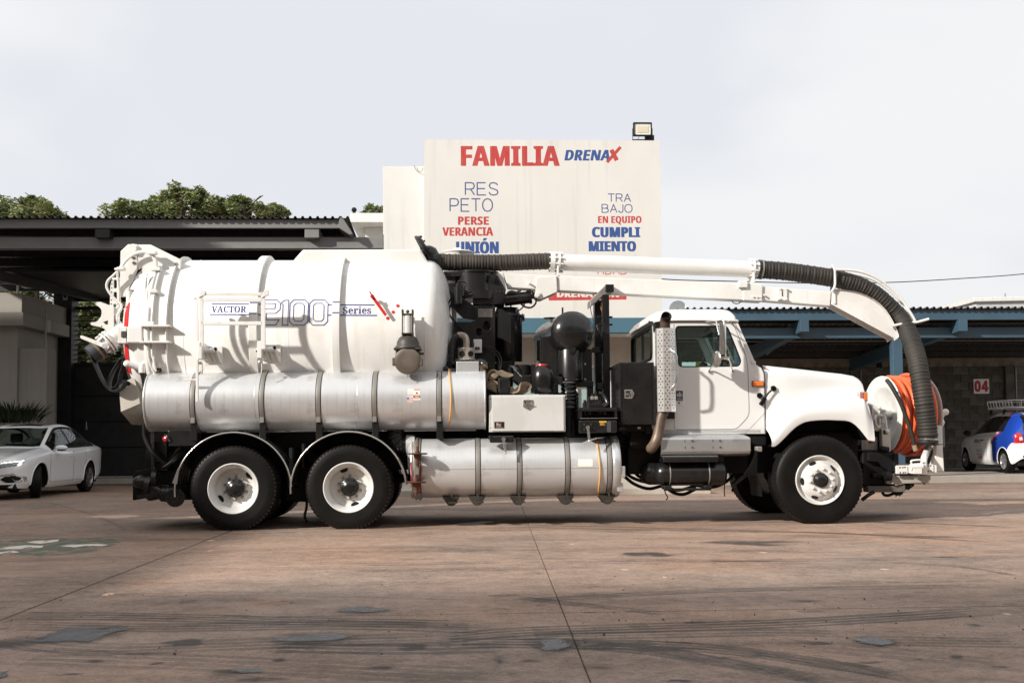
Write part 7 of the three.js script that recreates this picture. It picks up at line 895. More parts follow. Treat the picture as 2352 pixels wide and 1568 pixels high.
  // looping hoses under the frame
  const p = (x, y, z = -0.7) => L('p', x, y, z); TP('air_line', [[[1425, 1085], [1455, 1110], [1490, 1122], [1520, 1116]], [[1425, 1078], [1460, 1100], [1500, 1108], [1530, 1100]], [[1440, 1060], [1470, 1095], [1505, 1100], [1535, 1090]], [[1520, 1108], [1545, 1130], [1570, 1135], [1600, 1122]], [[1515, 1105], [1550, 1125], [1590, 1118], [1620, 1105]], [[1600, 1115], [1640, 1118], [1670, 1105], [1690, 1085]], [[1432, 1010], [1470, 1035], [1510, 1050], [1540, 1052]], [[1430, 1020], [1475, 1045], [1520, 1060]], [[1430, 1000], [1460, 1012], [1480, 1020]]].map((q) => tb(q.map(([x, y]) => p(x, y)), 0.022, 7, 30)).concat([tb([p(1524, 1118, -0.4), p(1530, 1135, -0.4), p(1534, 1142, -0.4), p(1530, 1148, -0.4)], 0.008, 5, 14), tb([p(1665, 1110, -0.4), p(1664, 1128, -0.4), p(1665, 1140, -0.4)], 0.007, 5, 10), bx(p(1663, 0, -0.4).x - 0.015, p(1663, 0, -0.4).x + 0.015, p(0, 1146, -0.4).y, p(0, 1138, -0.4).y, -0.42, -0.39, 0.004)]), M.rubber);
}
// ---- cab
{
  const zs = -0.30, zo = -2.14, G = (x, y, z = zs) => L('G', x, y, z), px = (x, y, z = zs) => L('p', x, y, z);
  const outline = pl('G', [[520, 200], [1272, 193], [1300, 245], [1440, 580], [1480, 612], [1525, 640], [1550, 700], [1557, 1258], [510, 1262], [510, 215]], zs);
  const wpts = [[712, 246], [1200, 243], [1332, 575], [1310, 622], [745, 628], [730, 540]], hole = roundPoly(pl('G', wpts, zs), 0.05);
  const side = ex(outline, zs - 0.05, zs, 0.01, [hole.slice().reverse()]), side2 = ex(outline, zo, zo + 0.05, 0.01, [hole.slice().reverse()]);
  const cab = TP('cab', [side], M.cabWhite, { label: 'white driver cab' }); part(cab, 'side_panel', [side2], M.cabWhite);
  const xr = G(510, 700).x, yb = G(900, 1262).y, yg = G(900, 197).y, xf = G(1272, 193).x, xc = G(1440, 580).x, yc = G(1440, 580).y, xe = G(1557, 1000).x;
  part(cab, 'back_panel', [exX([[zo, yb], [zs, yb], [zs, yg], [zo, yg]], xr, xr + 0.04, 0.008, [roundPoly([[-0.40, G(495, 540, -0.4).y], [-0.40, G(495, 250, -0.4).y], [-2.04, G(495, 250, -0.4).y], [-2.04, G(495, 540, -0.4).y]], 0.09)])], M.cabWhite, { label: 'rear wall of the cab' });
  const bw = G(495, 540, -0.4).y, tw = G(495, 250, -0.4).y; part(cab, 'rear_window', [bx(xr + 0.012, xr + 0.016, bw + 0.01, tw - 0.01, -2.03, -0.41, 0)], M.glass); part(cab, 'rubber_seal', [tb(roundPoly([[-0.40, bw], [-0.40, tw], [-2.04, tw], [-2.04, bw]], 0.09, 6).map(([z, y]) => V(xr - 0.004, y, z)), 0.022, 6, 120, true), bx(xr - 0.004, xr + 0.01, bw, tw, -1.24, -1.2, 0)], M.rubber);
  // roof dome with gutter
  const x0 = xr - 0.045, x1 = xf + 0.03, hgt = G(850, 112, -0.9).y - yg; part(cab, 'roof', [grid((u, v) => { const a = u * 2 - 1, b = v * 2 - 1, h = Math.pow(1 - Math.pow(Math.abs(a), a > 0 ? 9 : 4.5), 0.5) * Math.pow(1 - Math.pow(Math.abs(b), 6), 0.5); return V(mix(x0, x1, 0.5 + 0.5 * Math.sign(a) * Math.pow(Math.abs(a), 0.8)), yg + hgt * h * (1 - 0.10 * smooth(0.2, 1, -a)), mix(zo - 0.015, zs + 0.015, 0.5 + 0.5 * Math.sign(b) * Math.pow(Math.abs(b), 0.75))); }, 40, 40)], M.cabWhite, { label: 'rounded white cab roof' });
  part(cab, 'gutter', [tb([V(xr, yg - 0.02, zs + 0.015), V(xr + 0.06, yg, zs + 0.02), V(x1 - 0.05, yg + 0.002, zs + 0.02), V(x1 + 0.01, yg - 0.005, zs + 0.0)], 0.013, 7, 40), tb([V(xr - 0.05, yg - 0.008, zs), V(xr - 0.055, yg - 0.004, ZC), V(xr - 0.05, yg - 0.008, zo)], 0.015, 7, 30), bx(x1 - 0.07, x1 + 0.012, yg - 0.02, yg + 0.02, zo, zs, 0.012), bx(xr - 0.01, x1 - 0.05, yg - 0.012, yg + 0.003, zo, zs, 0)], M.cabWhite);
  // glass
  const pane = (pts, z) => ex(pts, z - 0.002, z + 0.002); part(cab, 'door_window', [pane(roundPoly(pl('G', wpts, zs), 0.05), zs - 0.025)], M.glass); part(cab, 'door_window', [pane(roundPoly(pl('G', wpts, zs), 0.05), zo + 0.025)], M.glass);
  const hp = hole.map(([x, y]) => V(x, y, zs - 0.012)); part(cab, 'rubber_seal', [tb(hp, 0.013, 6, 140, true), tb(hole.map(([x, y]) => V(x, y, zo + 0.012)), 0.013, 6, 140, true), bar(G(1105, 246, zs - 0.02), G(1150, 622, zs - 0.02), 0.016, 0.026, 0.004)], M.rubber);
  part(cab, 'windscreen', [grid((u, v) => V(mix(xf - 0.005, xc, u), mix(yg - 0.03, yc, u), mix(zo + 0.06, zs - 0.06, v)), 1, 1)], M.glass); part(cab, 'windscreen_frame', [bar(V(mix(xf, xc, 0.5), mix(yg, yc, 0.5), zs - 0.03).add(V(-(xc - xf) / 2, (yg - yc) / 2, 0)), V(xc, yc, zs - 0.03), 0.06, 0.05), bar(V(xf, yg, zo + 0.03), V(xc, yc, zo + 0.03), 0.06, 0.05), bx(xc - 0.04, xc + 0.04, yc - 0.05, yc + 0.01, zo, zs, 0.01), bar(V(xf, yg, ZC), V(xc, yc, ZC), 0.03, 0.03)], M.cabWhite);
  part(cab, 'cowl', [grid((u, v) => V(mix(xc - 0.01, G(1570, 640).x, u), mix(yc - 0.01, G(1500, 632).y, Math.pow(u, 0.7)) + 0.05 * Math.sin(v * Math.PI), mix(zo, zs - 0.005, v)), 8, 16), bx(xr, xe - 0.06, yb + 0.01, yb + 0.06, zo, zs, 0.004)], M.cabWhite);
  // door gaps and panel lines
  const seam = (pts, w = 0.006, c = 'G') => tb(pts.map(([x, y]) => L(c, x, y, zs + 0.0012)), w / 2, 5, pts.length * 6, false, true);
  part(cab, 'door_gap', [seam([[697, 225], [700, 1219], [1285, 1213], [1385, 1110], [1402, 1075], [1405, 1040], [1392, 640], [1380, 540], [1300, 330], [1243, 197]])], M.seam); part(cab, 'panel_line', [seam([[580, 1221], [697, 1222]], 0.003), seam([[1285, 1214], [1395, 1215]], 0.003), seam([[1368, 1252], [1555, 1058]], 0.004)], M.groove);
  part(cab, 'hood_gap', [tb([[1522, 640], [1540, 665], [1548, 720], [1557, 1060], [1561, 1255]].map(([x, y]) => L('G', x, y, zs + 0.003)), 0.008, 6, 60)], M.seam); part(cab, 'drip_seal', [seam([[525, 206], [1270, 200]], 0.009)], M.seam);
  const hd0 = G(714, 945), hd1 = G(779, 850); part(cab, 'door_handle', [bx(hd0.x - 0.012, hd1.x + 0.012, hd0.y - 0.07, hd1.y + 0.008, zs - 0.01, zs + 0.004, 0.03)], M.cabWhite); const hnd = part(cab, 'door_handle', [bx(hd0.x, hd1.x, hd0.y, hd1.y, zs, zs + 0.016, 0.012)], std(0.10, 0.10, 0.12, 0.3, { metal: 0.6 })); part(cab, 'door_handle', [bx(hd0.x + 0.008, hd1.x - 0.008, hd0.y + 0.008, hd0.y + 0.03, zs + 0.012, zs + 0.026, 0.006), cy(G(745, 967, zs), G(745, 967, zs + 0.008), 0.014, 0.014, 14)], M.strap);
  const pt = pl('G', [[722, 905], [722, 868], [735, 890], [745, 865], [755, 862], [765, 890], [773, 868], [774, 905], [748, 912]], zs + 0.017); part(cab, 'handle_emblem', [ex(pt, zs + 0.016, zs + 0.019)], M.steel);
  const l0 = G(1433, 810), l1 = G(1536, 764); part(cab, 'side_lamp', [bx(l0.x, l1.x, l0.y, l1.y, zs - 0.005, zs + 0.035, 0.012)], M.amber); part(cab, 'side_lamp', [bx(l0.x - 0.006, l1.x + 0.006, l0.y - 0.006, l1.y + 0.006, zs - 0.005, zs + 0.012, 0.008)], M.rubber);
  for (const [x, y] of [[1502, 897], [1633, 830]]) { const c = G(x, y, zs + 0.01); part(cab, 'hood_latch', [ex(roundPoly([[c.x - 0.035, c.y - 0.012], [c.x - 0.012, c.y - 0.036], [c.x + 0.03, c.y - 0.03], [c.x + 0.036, c.y + 0.012], [c.x + 0.01, c.y + 0.036], [c.x - 0.03, c.y + 0.03]], 0.01), zs, zs + 0.03, 0.006), cy(c.clone().add(V(0.012, -0.012, 0.02)), c.clone().add(V(0.012, -0.012, 0.035)), 0.008, 0.008, 8), cy(c.clone().add(V(-0.012, 0.012, 0.02)), c.clone().add(V(-0.012, 0.012, 0.035)), 0.008, 0.008, 8)], M.rubber); }
  part(cab, 'hood_latch', [tb([G(1630, 836, zs + 0.04), G(1590, 870, zs + 0.05), G(1565, 905, zs + 0.05), G(1548, 935, zs + 0.04)], 0.011, 7, 20), bar(G(1555, 918, zs + 0.04), G(1512, 988, zs + 0.04), 0.03, 0.055, 0.008)], M.rubber);
  // interior
  part(cab, 'seat', [bx(G(760, 0).x, G(960, 0).x, G(0, 760).y, G(0, 650).y, -0.95, -0.45, 0.05), bx(G(725, 0).x, G(790, 0).x, G(0, 740).y, G(0, 480).y, -0.95, -0.45, 0.05), bx(G(760, 0).x, G(960, 0).x, G(0, 760).y, G(0, 650).y, -2.0, -1.3, 0.05)], M.seat); part(cab, 'dashboard', [bx(G(1230, 0).x, G(1440, 0).x, G(0, 800).y, G(0, 590).y, zo + 0.06, zs - 0.06, 0.06)], M.seat); part(cab, 'interior_trim', [bx(xr + 0.05, xe - 0.4, yb + 0.05, yb + 0.08, zo + 0.05, zs - 0.05, 0), bx(xr + 0.05, xf, yg - 0.04, yg - 0.03, zo + 0.05, zs - 0.06, 0), bx(G(520, 0).x, G(1300, 0).x, yb + 0.05, G(0, 640).y, zs - 0.09, zs - 0.07, 0.01), bx(G(560, 0).x, G(1300, 0).x, yb + 0.05, G(0, 640).y, zo + 0.07, zo + 0.09, 0.01)], std(0.20, 0.205, 0.21, 0.8));
  { const c = G(1105, 600, -0.62), g = new THREE.TorusGeometry(0.22, 0.014, 8, 36).rotateY(Math.PI / 2).rotateZ(-0.6).translate(c.x, c.y, c.z); part(cab, 'steering_wheel', [g, cy(c, c.clone().add(V(0.25, -0.3, 0)), 0.025), bar(c.clone().add(V(0, 0, -0.21)), c.clone().add(V(0, 0, 0.21)), 0.02, 0.02)], M.rubber); const f = G(1010, 350, -0.9); part(cab, 'sun_visor', [bx(f.x - 0.05, f.x + 0.12, f.y, f.y + 0.02, -1.0, -0.5, 0.005), bar(G(985, 300, -0.8), G(1045, 260, -0.8), 0.012, 0.012)], M.rubber); const d = G(985, 605, -0.36); part(cab, 'shiny_panel', [lt([[0.001, 0.07], [0.05, 0.064], [0.1, 0.04], [0.13, 0]], d.clone().add(V(0.02, -0.06, -0.06)), V(0.2, 0.5, 0.5), 24)], M.chrome); const s0 = G(892, 622, -0.4), s1 = G(930, 584, -0.4); part(cab, 'sticker', [new THREE.PlaneGeometry(s1.x - s0.x, s1.y - s0.y).translate((s0.x + s1.x) / 2, (s0.y + s1.y) / 2, -0.345)], std(0.5, 0.38, 0.06, 0.6)); }
  // mirrors
  const zm = -0.02, mr = TP('mirror', [cy(G(1154, 515, zm), G(1154, 222, zm), 0.045, 0.045, 24)], M.chrome, { label: 'tall chrome door mirror on its rods' }); mr.scale.set(1, 1, 1);
  part(mr, 'rod', [tb([G(1165, 180, zm + 0.03), G(1168, 250, zm + 0.05), G(1178, 400, zm + 0.05), G(1182, 500, zm + 0.05), G(1180, 540, zm)], 0.012, 8, 30), tb([G(990, 206, zs + 0.01), G(1060, 200, zs + 0.08), G(1165, 190, zm + 0.02), G(1220, 204, zs + 0.01)], 0.01, 8, 30), tb([G(1095, 203, zm - 0.05), G(1105, 260, zm - 0.03), G(1122, 330, zm)], 0.012, 8, 16), tb([G(1027, 668, zs + 0.01), G(1040, 640, zs + 0.05), G(1085, 605, zm - 0.06), G(1140, 552, zm)], 0.011, 8, 24), tb([G(1250, 665, zs + 0.01), G(1235, 620, zs + 0.06), G(1212, 556, zm - 0.05), G(1160, 545, zm)], 0.012, 8, 24), bx(G(1110, 0, zm).x, G(1215, 0, zm).x, G(0, 552, zm).y, G(0, 538, zm).y, zm - 0.02, zm + 0.02, 0.004), bx(G(982, 0).x, G(1012, 0).x, G(0, 214).y, G(0, 198).y, zs, zs + 0.025, 0.005), bx(G(1205, 0).x, G(1236, 0).x, G(0, 212).y, G(0, 196).y, zs, zs + 0.025, 0.005), cy(G(1028, 672, zs), G(1028, 672, zs + 0.03), 0.014), cy(G(1250, 668, zs), G(1250, 668, zs + 0.03), 0.016), sp(G(1140, 545, zm), 0.02)], M.chrome);
  part(mr, 'round_mirror', [lt([[0.001, 0.02], [0.05, 0.016], [0.09, 0.006], [0.105, -0.004], [0.105, -0.012], [0.001, -0.012]], G(1090, 555, zm + 0.02), V(-0.88, 0, 0.35), 32)], std(0.5, 0.47, 0.44, 0.28, { metal: 0.9, roughnessMap: roughTex })); part(mr, 'rod', [cy(G(1092, 555, zm), G(1140, 552, zm), 0.01)], M.chrome);
  // exhaust stack with perforated heat shield
  const zx = -0.13, sx = G(608, 0, zx).x, sy0 = G(0, 1055, zx).y, sy1 = G(0, 272, zx).y, R8 = 0.115, wf = 2 * R8 * Math.tan(Math.PI / 8), st = TP('exhaust_stack', [cy(V(sx, sy0 - 0.01, zx), V(sx, sy1 - 0.02, zx), 0.1, 0.1, 20)], M.blackMatte, { label: 'exhaust stack with a perforated metal heat shield' });
  const holes = []; for (let r = 0; r < 27; r++) for (let k = 0; k < 2; k++) { const x = -wf / 2 + 0.024 + k * 0.049 + (r % 2 ? 0.0 : 0.0), y = 0.045 + r * (sy1 - sy0 - 0.09) / 26; if (r % 2) holes.push(circ(x, y, 0.0088, 10)); else if (k === 0) holes.push(circ(0, y, 0.0088, 10)); }
  const face = ex([[-wf / 2, 0], [wf / 2, 0], [wf / 2, sy1 - sy0], [-wf / 2, sy1 - sy0]], -0.002, 0.0, 0, holes); const shieldMat = std(0.80, 0.79, 0.77, 0.32, { metal: 0.75, roughnessMap: roughTex });
  for (let i = 0; i < 8; i++) part(st, 'heat_shield', [face.clone().translate(0, 0, R8).rotateY(i * Math.PI / 4).translate(sx, sy0, zx)], shieldMat);
  part(st, 'tailpipe', [(() => { const cv = new THREE.CatmullRomCurve3([V(sx, sy1 - 0.05, zx), G(612, 240, zx), G(614, 200, zx + 0.005), G(620, 168, zx + 0.03), G(628, 150, zx + 0.075)]); return new THREE.TubeGeometry(cv, 24, 0.066, 24, false); })()], std(0.075, 0.042, 0.030, 0.7, { map: grimeTex })); part(st, 'soot_bore', [cy(G(614, 215, zx), G(624, 162, zx + 0.035), 0.06, 0.06, 20)], M.blackMatte);
  part(st, 'elbow', [tb([V(sx - 0.02, sy0 + 0.02, zx), G(578, 1100, zx), G(560, 1190, zx), G(545, 1270, zx), G(520, 1340, zx), G(490, 1385, zx - 0.06), G(480, 1395, zx - 0.2)], 0.066, 20, 50)], M.pipeWorn); part(st, 'grab_handle', [tb([G(672, 455, zx + 0.12), G(672, 470, zx + 0.14), G(700, 490, zx + 0.17), G(718, 530, zx + 0.18), G(722, 600, zx + 0.18), G(720, 740, zx + 0.18), G(712, 790, zx + 0.17), G(685, 825, zx + 0.14), G(676, 845, zx + 0.12)], 0.0165, 10, 60)], M.steel); part(st, 'mount', [bx(G(500, 0, -0.28).x, G(555, 0, -0.28).x, G(0, 300, -0.28).y, G(0, 215, -0.28).y, -0.31, -0.16, 0.006), bx(G(620, 0, -0.24).x, G(690, 0, -0.24).x, G(0, 1120, -0.24).y, G(0, 1035, -0.24).y, -0.3, -0.24, 0.005)], M.black);
  // side step, steps and air tank
  const zt = -0.14, S = (x, y, z = zt) => L('R', x, y, z); const sp0 = [[zt - 0.2, S(0, 482).y], [zt - 0.06, S(0, 495).y], [zt - 0.015, S(0, 525).y], [zt, S(0, 560).y], [zt, S(0, 715).y], [zt - 0.03, S(0, 765).y], [zt - 0.09, S(0, 790).y]], xs0 = S(502, 600).x, xs1 = S(1752, 600).x;
  const sk = TP('side_skirt', [grid((u, v) => { const f = v * (sp0.length - 1), i = Math.min(sp0.length - 2, Math.floor(f)), t = f - i, cut = (1 - smooth(0, 0.45, v)) * 0.10; return V(mix(xs0, xs1 - (u > 0.999 ? 0 : 0) - cut * smooth(0.9, 1, u), u), mix(sp0[i][1], sp0[i + 1][1], t), mix(sp0[i][0], sp0[i + 1][0], t)); }, 30, 24)], std(0.62, 0.625, 0.63, 0.40, { metal: 0.75, map: aluTex, roughnessMap: aluRough }), { label: 'bare aluminium skirt under the cab door' });
  part(sk, 'bolt', [[938, 565], [1328, 562], [942, 658], [1332, 654]].map(([x, y]) => cy(S(x, y, zt - 0.002), S(x, y, zt + 0.014), 0.012, 0.012, 6)), M.castIron); part(sk, 'slot', [[838, 571], [1228, 566], [842, 663], [1232, 658]].map(([x, y]) => { const c = S(x, y); return bx(c.x - 0.006, c.x + 0.006, c.y - 0.016, c.y + 0.016, zt - 0.004, zt + 0.0015, 0.002); }), M.seam);
  const t0 = S(530, 872, -0.05), t1 = S(1315, 800, -0.05); const stp = TP('step', [bx(t0.x, t1.x, t0.y, t0.y + 0.075, -0.34, -0.05, 0.02)], M.black, { label: 'black step tread under the cab' }); part(stp, 'tread_strip', Array.from({ length: 26 }, (_, i) => bx(mix(t0.x, t1.x, (i + 0.3) / 26), mix(t0.x, t1.x, (i + 0.7) / 26), t0.y + 0.074, t0.y + 0.083, -0.32, -0.08, 0.003)), M.strap);
  const a0 = S(470, 1020, -0.25), ac = S(930, 1022, -0.25).y, a1 = S(1392, 1022, -0.25).x, aR = (S(930, 848, -0.25).y - S(930, 1198, -0.25).y) / 2 - 0.005; const at = TP('air_tank', [lt([[0.001, a0.x - 0.06], [aR * 0.5, a0.x - 0.045], [aR * 0.85, a0.x + 0.0], [aR, a0.x + 0.09], [aR, a1 - 0.03], [aR * 0.8, a1 + 0.01], [0.001, a1 + 0.03]], V(0, ac, -0.28), XD, 48)], M.black, { label: 'black air tank below the step' });
  part(at, 'strap', [S(620, 0).x, S(1165, 0).x].map((x) => lt([[aR, x - 0.007], [aR + 0.006, x - 0.007], [aR + 0.006, x + 0.007], [aR, x + 0.007]], V(0, ac, -0.28), XD, 40)), M.strap); part(at, 'cradle', [bar(S(560, 1245, -0.2), S(1200, 1240, -0.2), 0.06, 0.03), bx(S(530, 0).x, S(640, 0).x, S(0, 1255).y, S(0, 1195).y, -0.35, -0.15, 0.01), bx(S(1100, 0).x, S(1200, 0).x, S(0, 1250).y, S(0, 1195).y, -0.35, -0.15, 0.01), bx(S(400, 0, -0.5).x, S(1420, 0, -0.5).x, 0.5, 1.0, -0.75, -0.56, 0.02)], M.black); part(at, 'tank_head', [lt([[0.001, a0.x - 0.2], [aR * 0.8, a0.x - 0.16], [aR * 0.97, a0.x - 0.08], [aR * 0.97, a0.x + 0.05]], V(0, ac, -0.5), XD, 40), sp(S(440, 1017, -0.35), 0.02)], M.black);
  TP('engine_bay', [bx(S(1380, 0, -0.5).x, hubF.x + 0.7, 0.62, 1.15, -1.75, -0.55, 0.02), bx(S(1690, 0, -0.35).x, S(1975, 0, -0.35).x, S(0, 660, -0.35).y, S(0, 475, -0.35).y, -1.9, -0.34, 0.03), bx(xe, hubF.x + 0.65, 1.1, 1.6, -1.9, -0.62, 0.02), bx(LX('p', 1430, 0, -0.6), S(1400, 0, -0.6).x, 0.95, 1.2, -1.7, -0.45, 0.02)], M.blackMatte);
  TP('mud_flap', [grid((u, v) => { const c = [[1850, 700], [1850, 850], [1838, 960], [1850, 1060], [1895, 1180], [1918, 1345]], f = u * 5, i = Math.min(4, Math.floor(f)), t = f - i; const p = S(mix(c[i][0], c[i + 1][0], t), mix(c[i][1], c[i + 1][1], t), -0.06), w = 0.42 * (0.75 + 0.25 * u); return V(p.x - 0.03 * v, p.y, -0.06 - w * v); }, 30, 6), ex(roundPoly(pl('R', [[1650, 1060], [1760, 880], [1850, 700], [1845, 1000], [1840, 1070], [1790, 1040]], -0.12), 0.02), -0.14, -0.12, 0.002), grid((u, v) => { const c = [[1545, 1185], [1620, 1130], [1700, 1065], [1790, 1042], [1850, 1075], [1895, 1180], [1920, 1345]], f = u * 6, i = Math.min(5, Math.floor(f)), t = f - i; const p = S(mix(c[i][0], c[i + 1][0], t), mix(c[i][1], c[i + 1][1], t), -0.05); return V(p.x, p.y, -0.05 - 0.3 * v); }, 30, 4)], M.rubber);
  TP('fender_bracket', [bx(S(1820, 0, -0.1).x, S(1900, 0, -0.1).x, S(0, 735, -0.1).y, S(0, 660, -0.1).y, -0.2, -0.08, 0.012)], M.strap);
  // ---- hood and front wings in one moulding
  const X0 = px(1757.5, 900).x, X1 = px(2007, 900, -0.06).x, at2 = (t, x) => { let i = 0; while (i < t.length - 2 && x > t[i + 1][0]) i++; const k = clamp((x - t[i][0]) / (t[i + 1][0] - t[i][0])); return mix(t[i][1], t[i + 1][1], k); };
  const tab = (pts, z) => pts.map(([a, b]) => { const v = L('p', a, b, z); return [v.x, v.y]; });
  const lip = tab([[1757, 1027], [1781, 1026], [1790, 1019], [1797, 1012], [1807, 1002], [1818.5, 990], [1829, 981], [1840, 974], [1850, 969.5], [1861.5, 967], [1880, 965.2], [1902, 964.4], [1942, 965.7], [1952, 967.5], [1960, 971], [1968, 977], [1977, 986], [1987, 998], [1995.8, 1009.5], [2008, 1011.5]], -0.05), flare = tab([[1757, 1012], [1775, 985], [1795, 952], [1818, 930], [1850, 921], [1900, 917], [1952, 915], [1985, 918], [2008, 930]], -0.12), top = tab([[1757, 842], [1776, 844], [1830, 848.5], [1890, 854], [1943, 859], [1968, 863.5], [1978, 869], [1983, 876], [1986, 892], [2008, 905]], -0.46);
  const nose = (px(1986, 900, -0.46).x - X0) / (X1 - X0), hoodPt = (u, v) => {
    const uu = 1 - Math.pow(1 - u, 1.5), x = mix(X0, X1, uu), s = uu, xh = X0 + (x - X0) * nose, yl = at2(lip, x), yf = at2(flare, x), yt = at2(top, xh), zz = -0.285 - 0.15 * smooth(0.1, 0.9, s), pull = 0.16 * Math.pow(smooth(0.9, 1.02, s), 1.5);
    const P = [[x, yl, -0.075], [x, yl + 0.012, -0.052], [x, mix(yl, yf, 0.5), -0.045 - pull * 0.4], [x, yf, -0.115 - pull], [mix(x, xh, 0.6), yf + 0.055, mix(-0.24, zz - 0.01, 0.5) - pull * 0.7], [xh, yf + 0.13, zz], [xh, mix(yf + 0.13, yt, 0.72), zz - 0.035], [xh, yt - 0.015, zz - 0.09], [xh - 0.01, yt + 0.015, zz - 0.2], [xh - 0.01, yt + 0.05, ZC]];
    if (s < 0.22) { const k = 1 - smooth(0, 0.22, s); for (let i = 3; i < 6; i++) P[i][2] = mix(P[i][2], -0.29, k * (i - 2) / 4); }
    const f = v * (P.length - 1), i = Math.min(P.length - 2, Math.floor(f)), t = f - i, c = (k) => P[clamp(k, 0, P.length - 1)], cr = (j) => { const a = c(i - 1)[j], b = c(i)[j], d = c(i + 1)[j], e = c(i + 2)[j]; return 0.5 * (2 * b + (d - a) * t + (2 * a - 5 * b + 4 * d - e) * t * t + (3 * b - a - 3 * d + e) * t * t * t); };
    return V(cr(0), cr(1), cr(2));
  };
  const hood = TP('hood', [grid(hoodPt, 110, 72)], M.cabWhite, { label: 'white sloping hood with front wings' }); part(hood, 'far_wing', [grid((u, v) => { const p = hoodPt(u, v); return V(p.x, p.y, 2 * ZC - p.z); }, 60, 40)], M.cabWhite);
  part(hood, 'grille', [bx(X0 + (X1 - X0) * nose - 0.05, X0 + (X1 - X0) * nose - 0.01, 1.2, at2(top, X0 + (X1 - X0) * nose * 0.97) - 0.1, -1.9, -0.55, 0.02)], M.black); part(hood, 'wheel_arch', [grid((u, v) => { const x = mix(X0 + 0.02, X1 - 0.02, u); return V(x, at2(lip, x) + 0.006, mix(-0.07, -0.62, v)); }, 40, 2)], M.blackMatte);
  const J = (x, y, z) => L('J', x, y, z), m0 = J(398, 460, -0.2), m1 = J(490, 346, -0.2); const mk = part(hood, 'turn_lamp', [bx(m0.x, m1.x, m0.y, m1.y, -0.26, -0.14, 0.01)], M.steel); part(hood, 'lens', [bx(m0.x + 0.056, m1.x - 0.008, m0.y + 0.015, m1.y - 0.015, -0.17, -0.136, 0.006)], M.amber); part(hood, 'lens', [bx(m0.x + 0.004, m0.x + 0.05, m0.y + 0.01, m1.y - 0.01, -0.2, -0.137, 0.006)], std(0.42, 0.13, 0.12, 0.25)); part(hood, 'turn_lamp', [bx(m0.x + 0.01, m1.x - 0.01, m0.y - 0.012, m0.y, -0.24, -0.16, 0.003)], M.rubber);
  const rr = J(445, 610, -0.09); part(hood, 'reflector', [lt([[0.001, 0.016], [0.03, 0.014], [0.038, 0.006], [0.04, -0.03]], rr, V(0.05, 0.05, 1), 24)], M.redLamp); part(hood, 'reflector_pin', [cy(rr, rr.clone().add(V(0, 0, 0.02)), 0.006, 0.006, 8)], M.steel);
  // ---- front bumper, platform and reel controls
  const s = (x, y, z = -0.5) => L('S', x, y, z), SX = (x, z = -0.5) => s(x, 900, z).x, SY = (y, z = -0.5) => s(700, y, z).y;
  TP('front_crossmember', [ex(roundPoly(pl('S', [[375, 990], [690, 1000], [695, 1225], [640, 1240], [560, 1180], [500, 1110], [370, 1100]], -0.42), 0.02), -0.5, -0.42, 0.012), bx(SX(300), SX(690), SY(1400), SY(960), -1.9, -0.5, 0.02), bx(SX(660, -0.45), SX(722, -0.45), SY(1225), SY(1000), -0.5, -0.4, 0.01), bx(SX(420, -0.4), SX(640, -0.4), SY(1300, -0.4), SY(1240, -0.4), -0.6, -0.4, 0.02), cy(s(570, 1270, -0.36), s(640, 1280, -0.36), 0.06)], M.blackMatte);
  TP('tow_beam', [bx(SX(330), SX(765), SY(1468), SY(1392), -0.6, -0.42, 0.01), bx(SX(755), SX(772), SY(1470), SY(1385), -0.6, -0.4, 0.006)], std(0.17, 0.155, 0.14, 0.6, { map: grimeTex }));
  TP('front_wiring', [tb([s(775, 1420), s(840, 1400), s(870, 1380)], 0.04, 8, 16), tb([s(770, 1400), s(850, 1385), s(925, 1380), s(890, 1410), s(850, 1440)], 0.012, 6, 30), tb([s(545, 1470), s(570, 1505), s(620, 1510), s(670, 1490), s(690, 1460)], 0.02, 7, 30), tb([s(300, 1565, -0.3), s(360, 1520, -0.3), s(440, 1470, -0.35)], 0.025, 7, 24), tb([s(700, 1460), s(720, 1500), s(705, 1530)], 0.006, 5, 12), tb([s(745, 1465), s(765, 1490), s(752, 1525)], 0.006, 5, 12), sp(s(730, 1475), 0.06, 1.3, 0.7, 1, 10)], M.rubber);
  const pf = TP('front_platform', [bx(SX(720, -0.35), SX(1200, -0.35), SY(1245, -0.35), SY(1150, -0.35), -2.0, -0.35, 0.012)], M.white, { label: 'white front platform carrying the hose reel' });
  part(pf, 'joint_plate', [bx(SX(703, -0.34), SX(840, -0.34), SY(1252, -0.34), SY(1155, -0.34), -0.37, -0.335, 0.005), bx(SX(1050, -0.34), SX(1155, -0.34), SY(1228, -0.34), SY(1140, -0.34), -0.37, -0.335, 0.005)], M.white); part(pf, 'bolt_hole', [[755, 1172], [790, 1172], [815, 1170], [760, 1235], [795, 1235], [820, 1233], [1075, 1155], [1098, 1152], [1125, 1150], [1080, 1218], [1105, 1214], [1130, 1212]].map(([x, y]) => cy(s(x, y, -0.336), s(x, y, -0.333), 0.011, 0.011, 10)), M.seam);
  part(pf, 'undertray', [ex(pl('S', [[600, 1300], [690, 1275], [1130, 1265], [1135, 1325], [1020, 1360], [680, 1375], [600, 1372]], -0.42), -2.0, -0.42, 0.01)], std(0.36, 0.345, 0.32, 0.5, { map: wearTex })); part(pf, 'leg_post', [bx(SX(655, -0.36), SX(690, -0.36), SY(1330, -0.36), SY(1250, -0.36), -0.42, -0.36, 0.01), cy(s(672, 1370, -0.38), s(672, 1320, -0.38), 0.022), cy(s(1055, 1380, -0.5), s(1055, 1355, -0.5), 0.018), cy(s(975, 1300, -0.33), s(975, 1250, -0.33), 0.02)], M.strap);
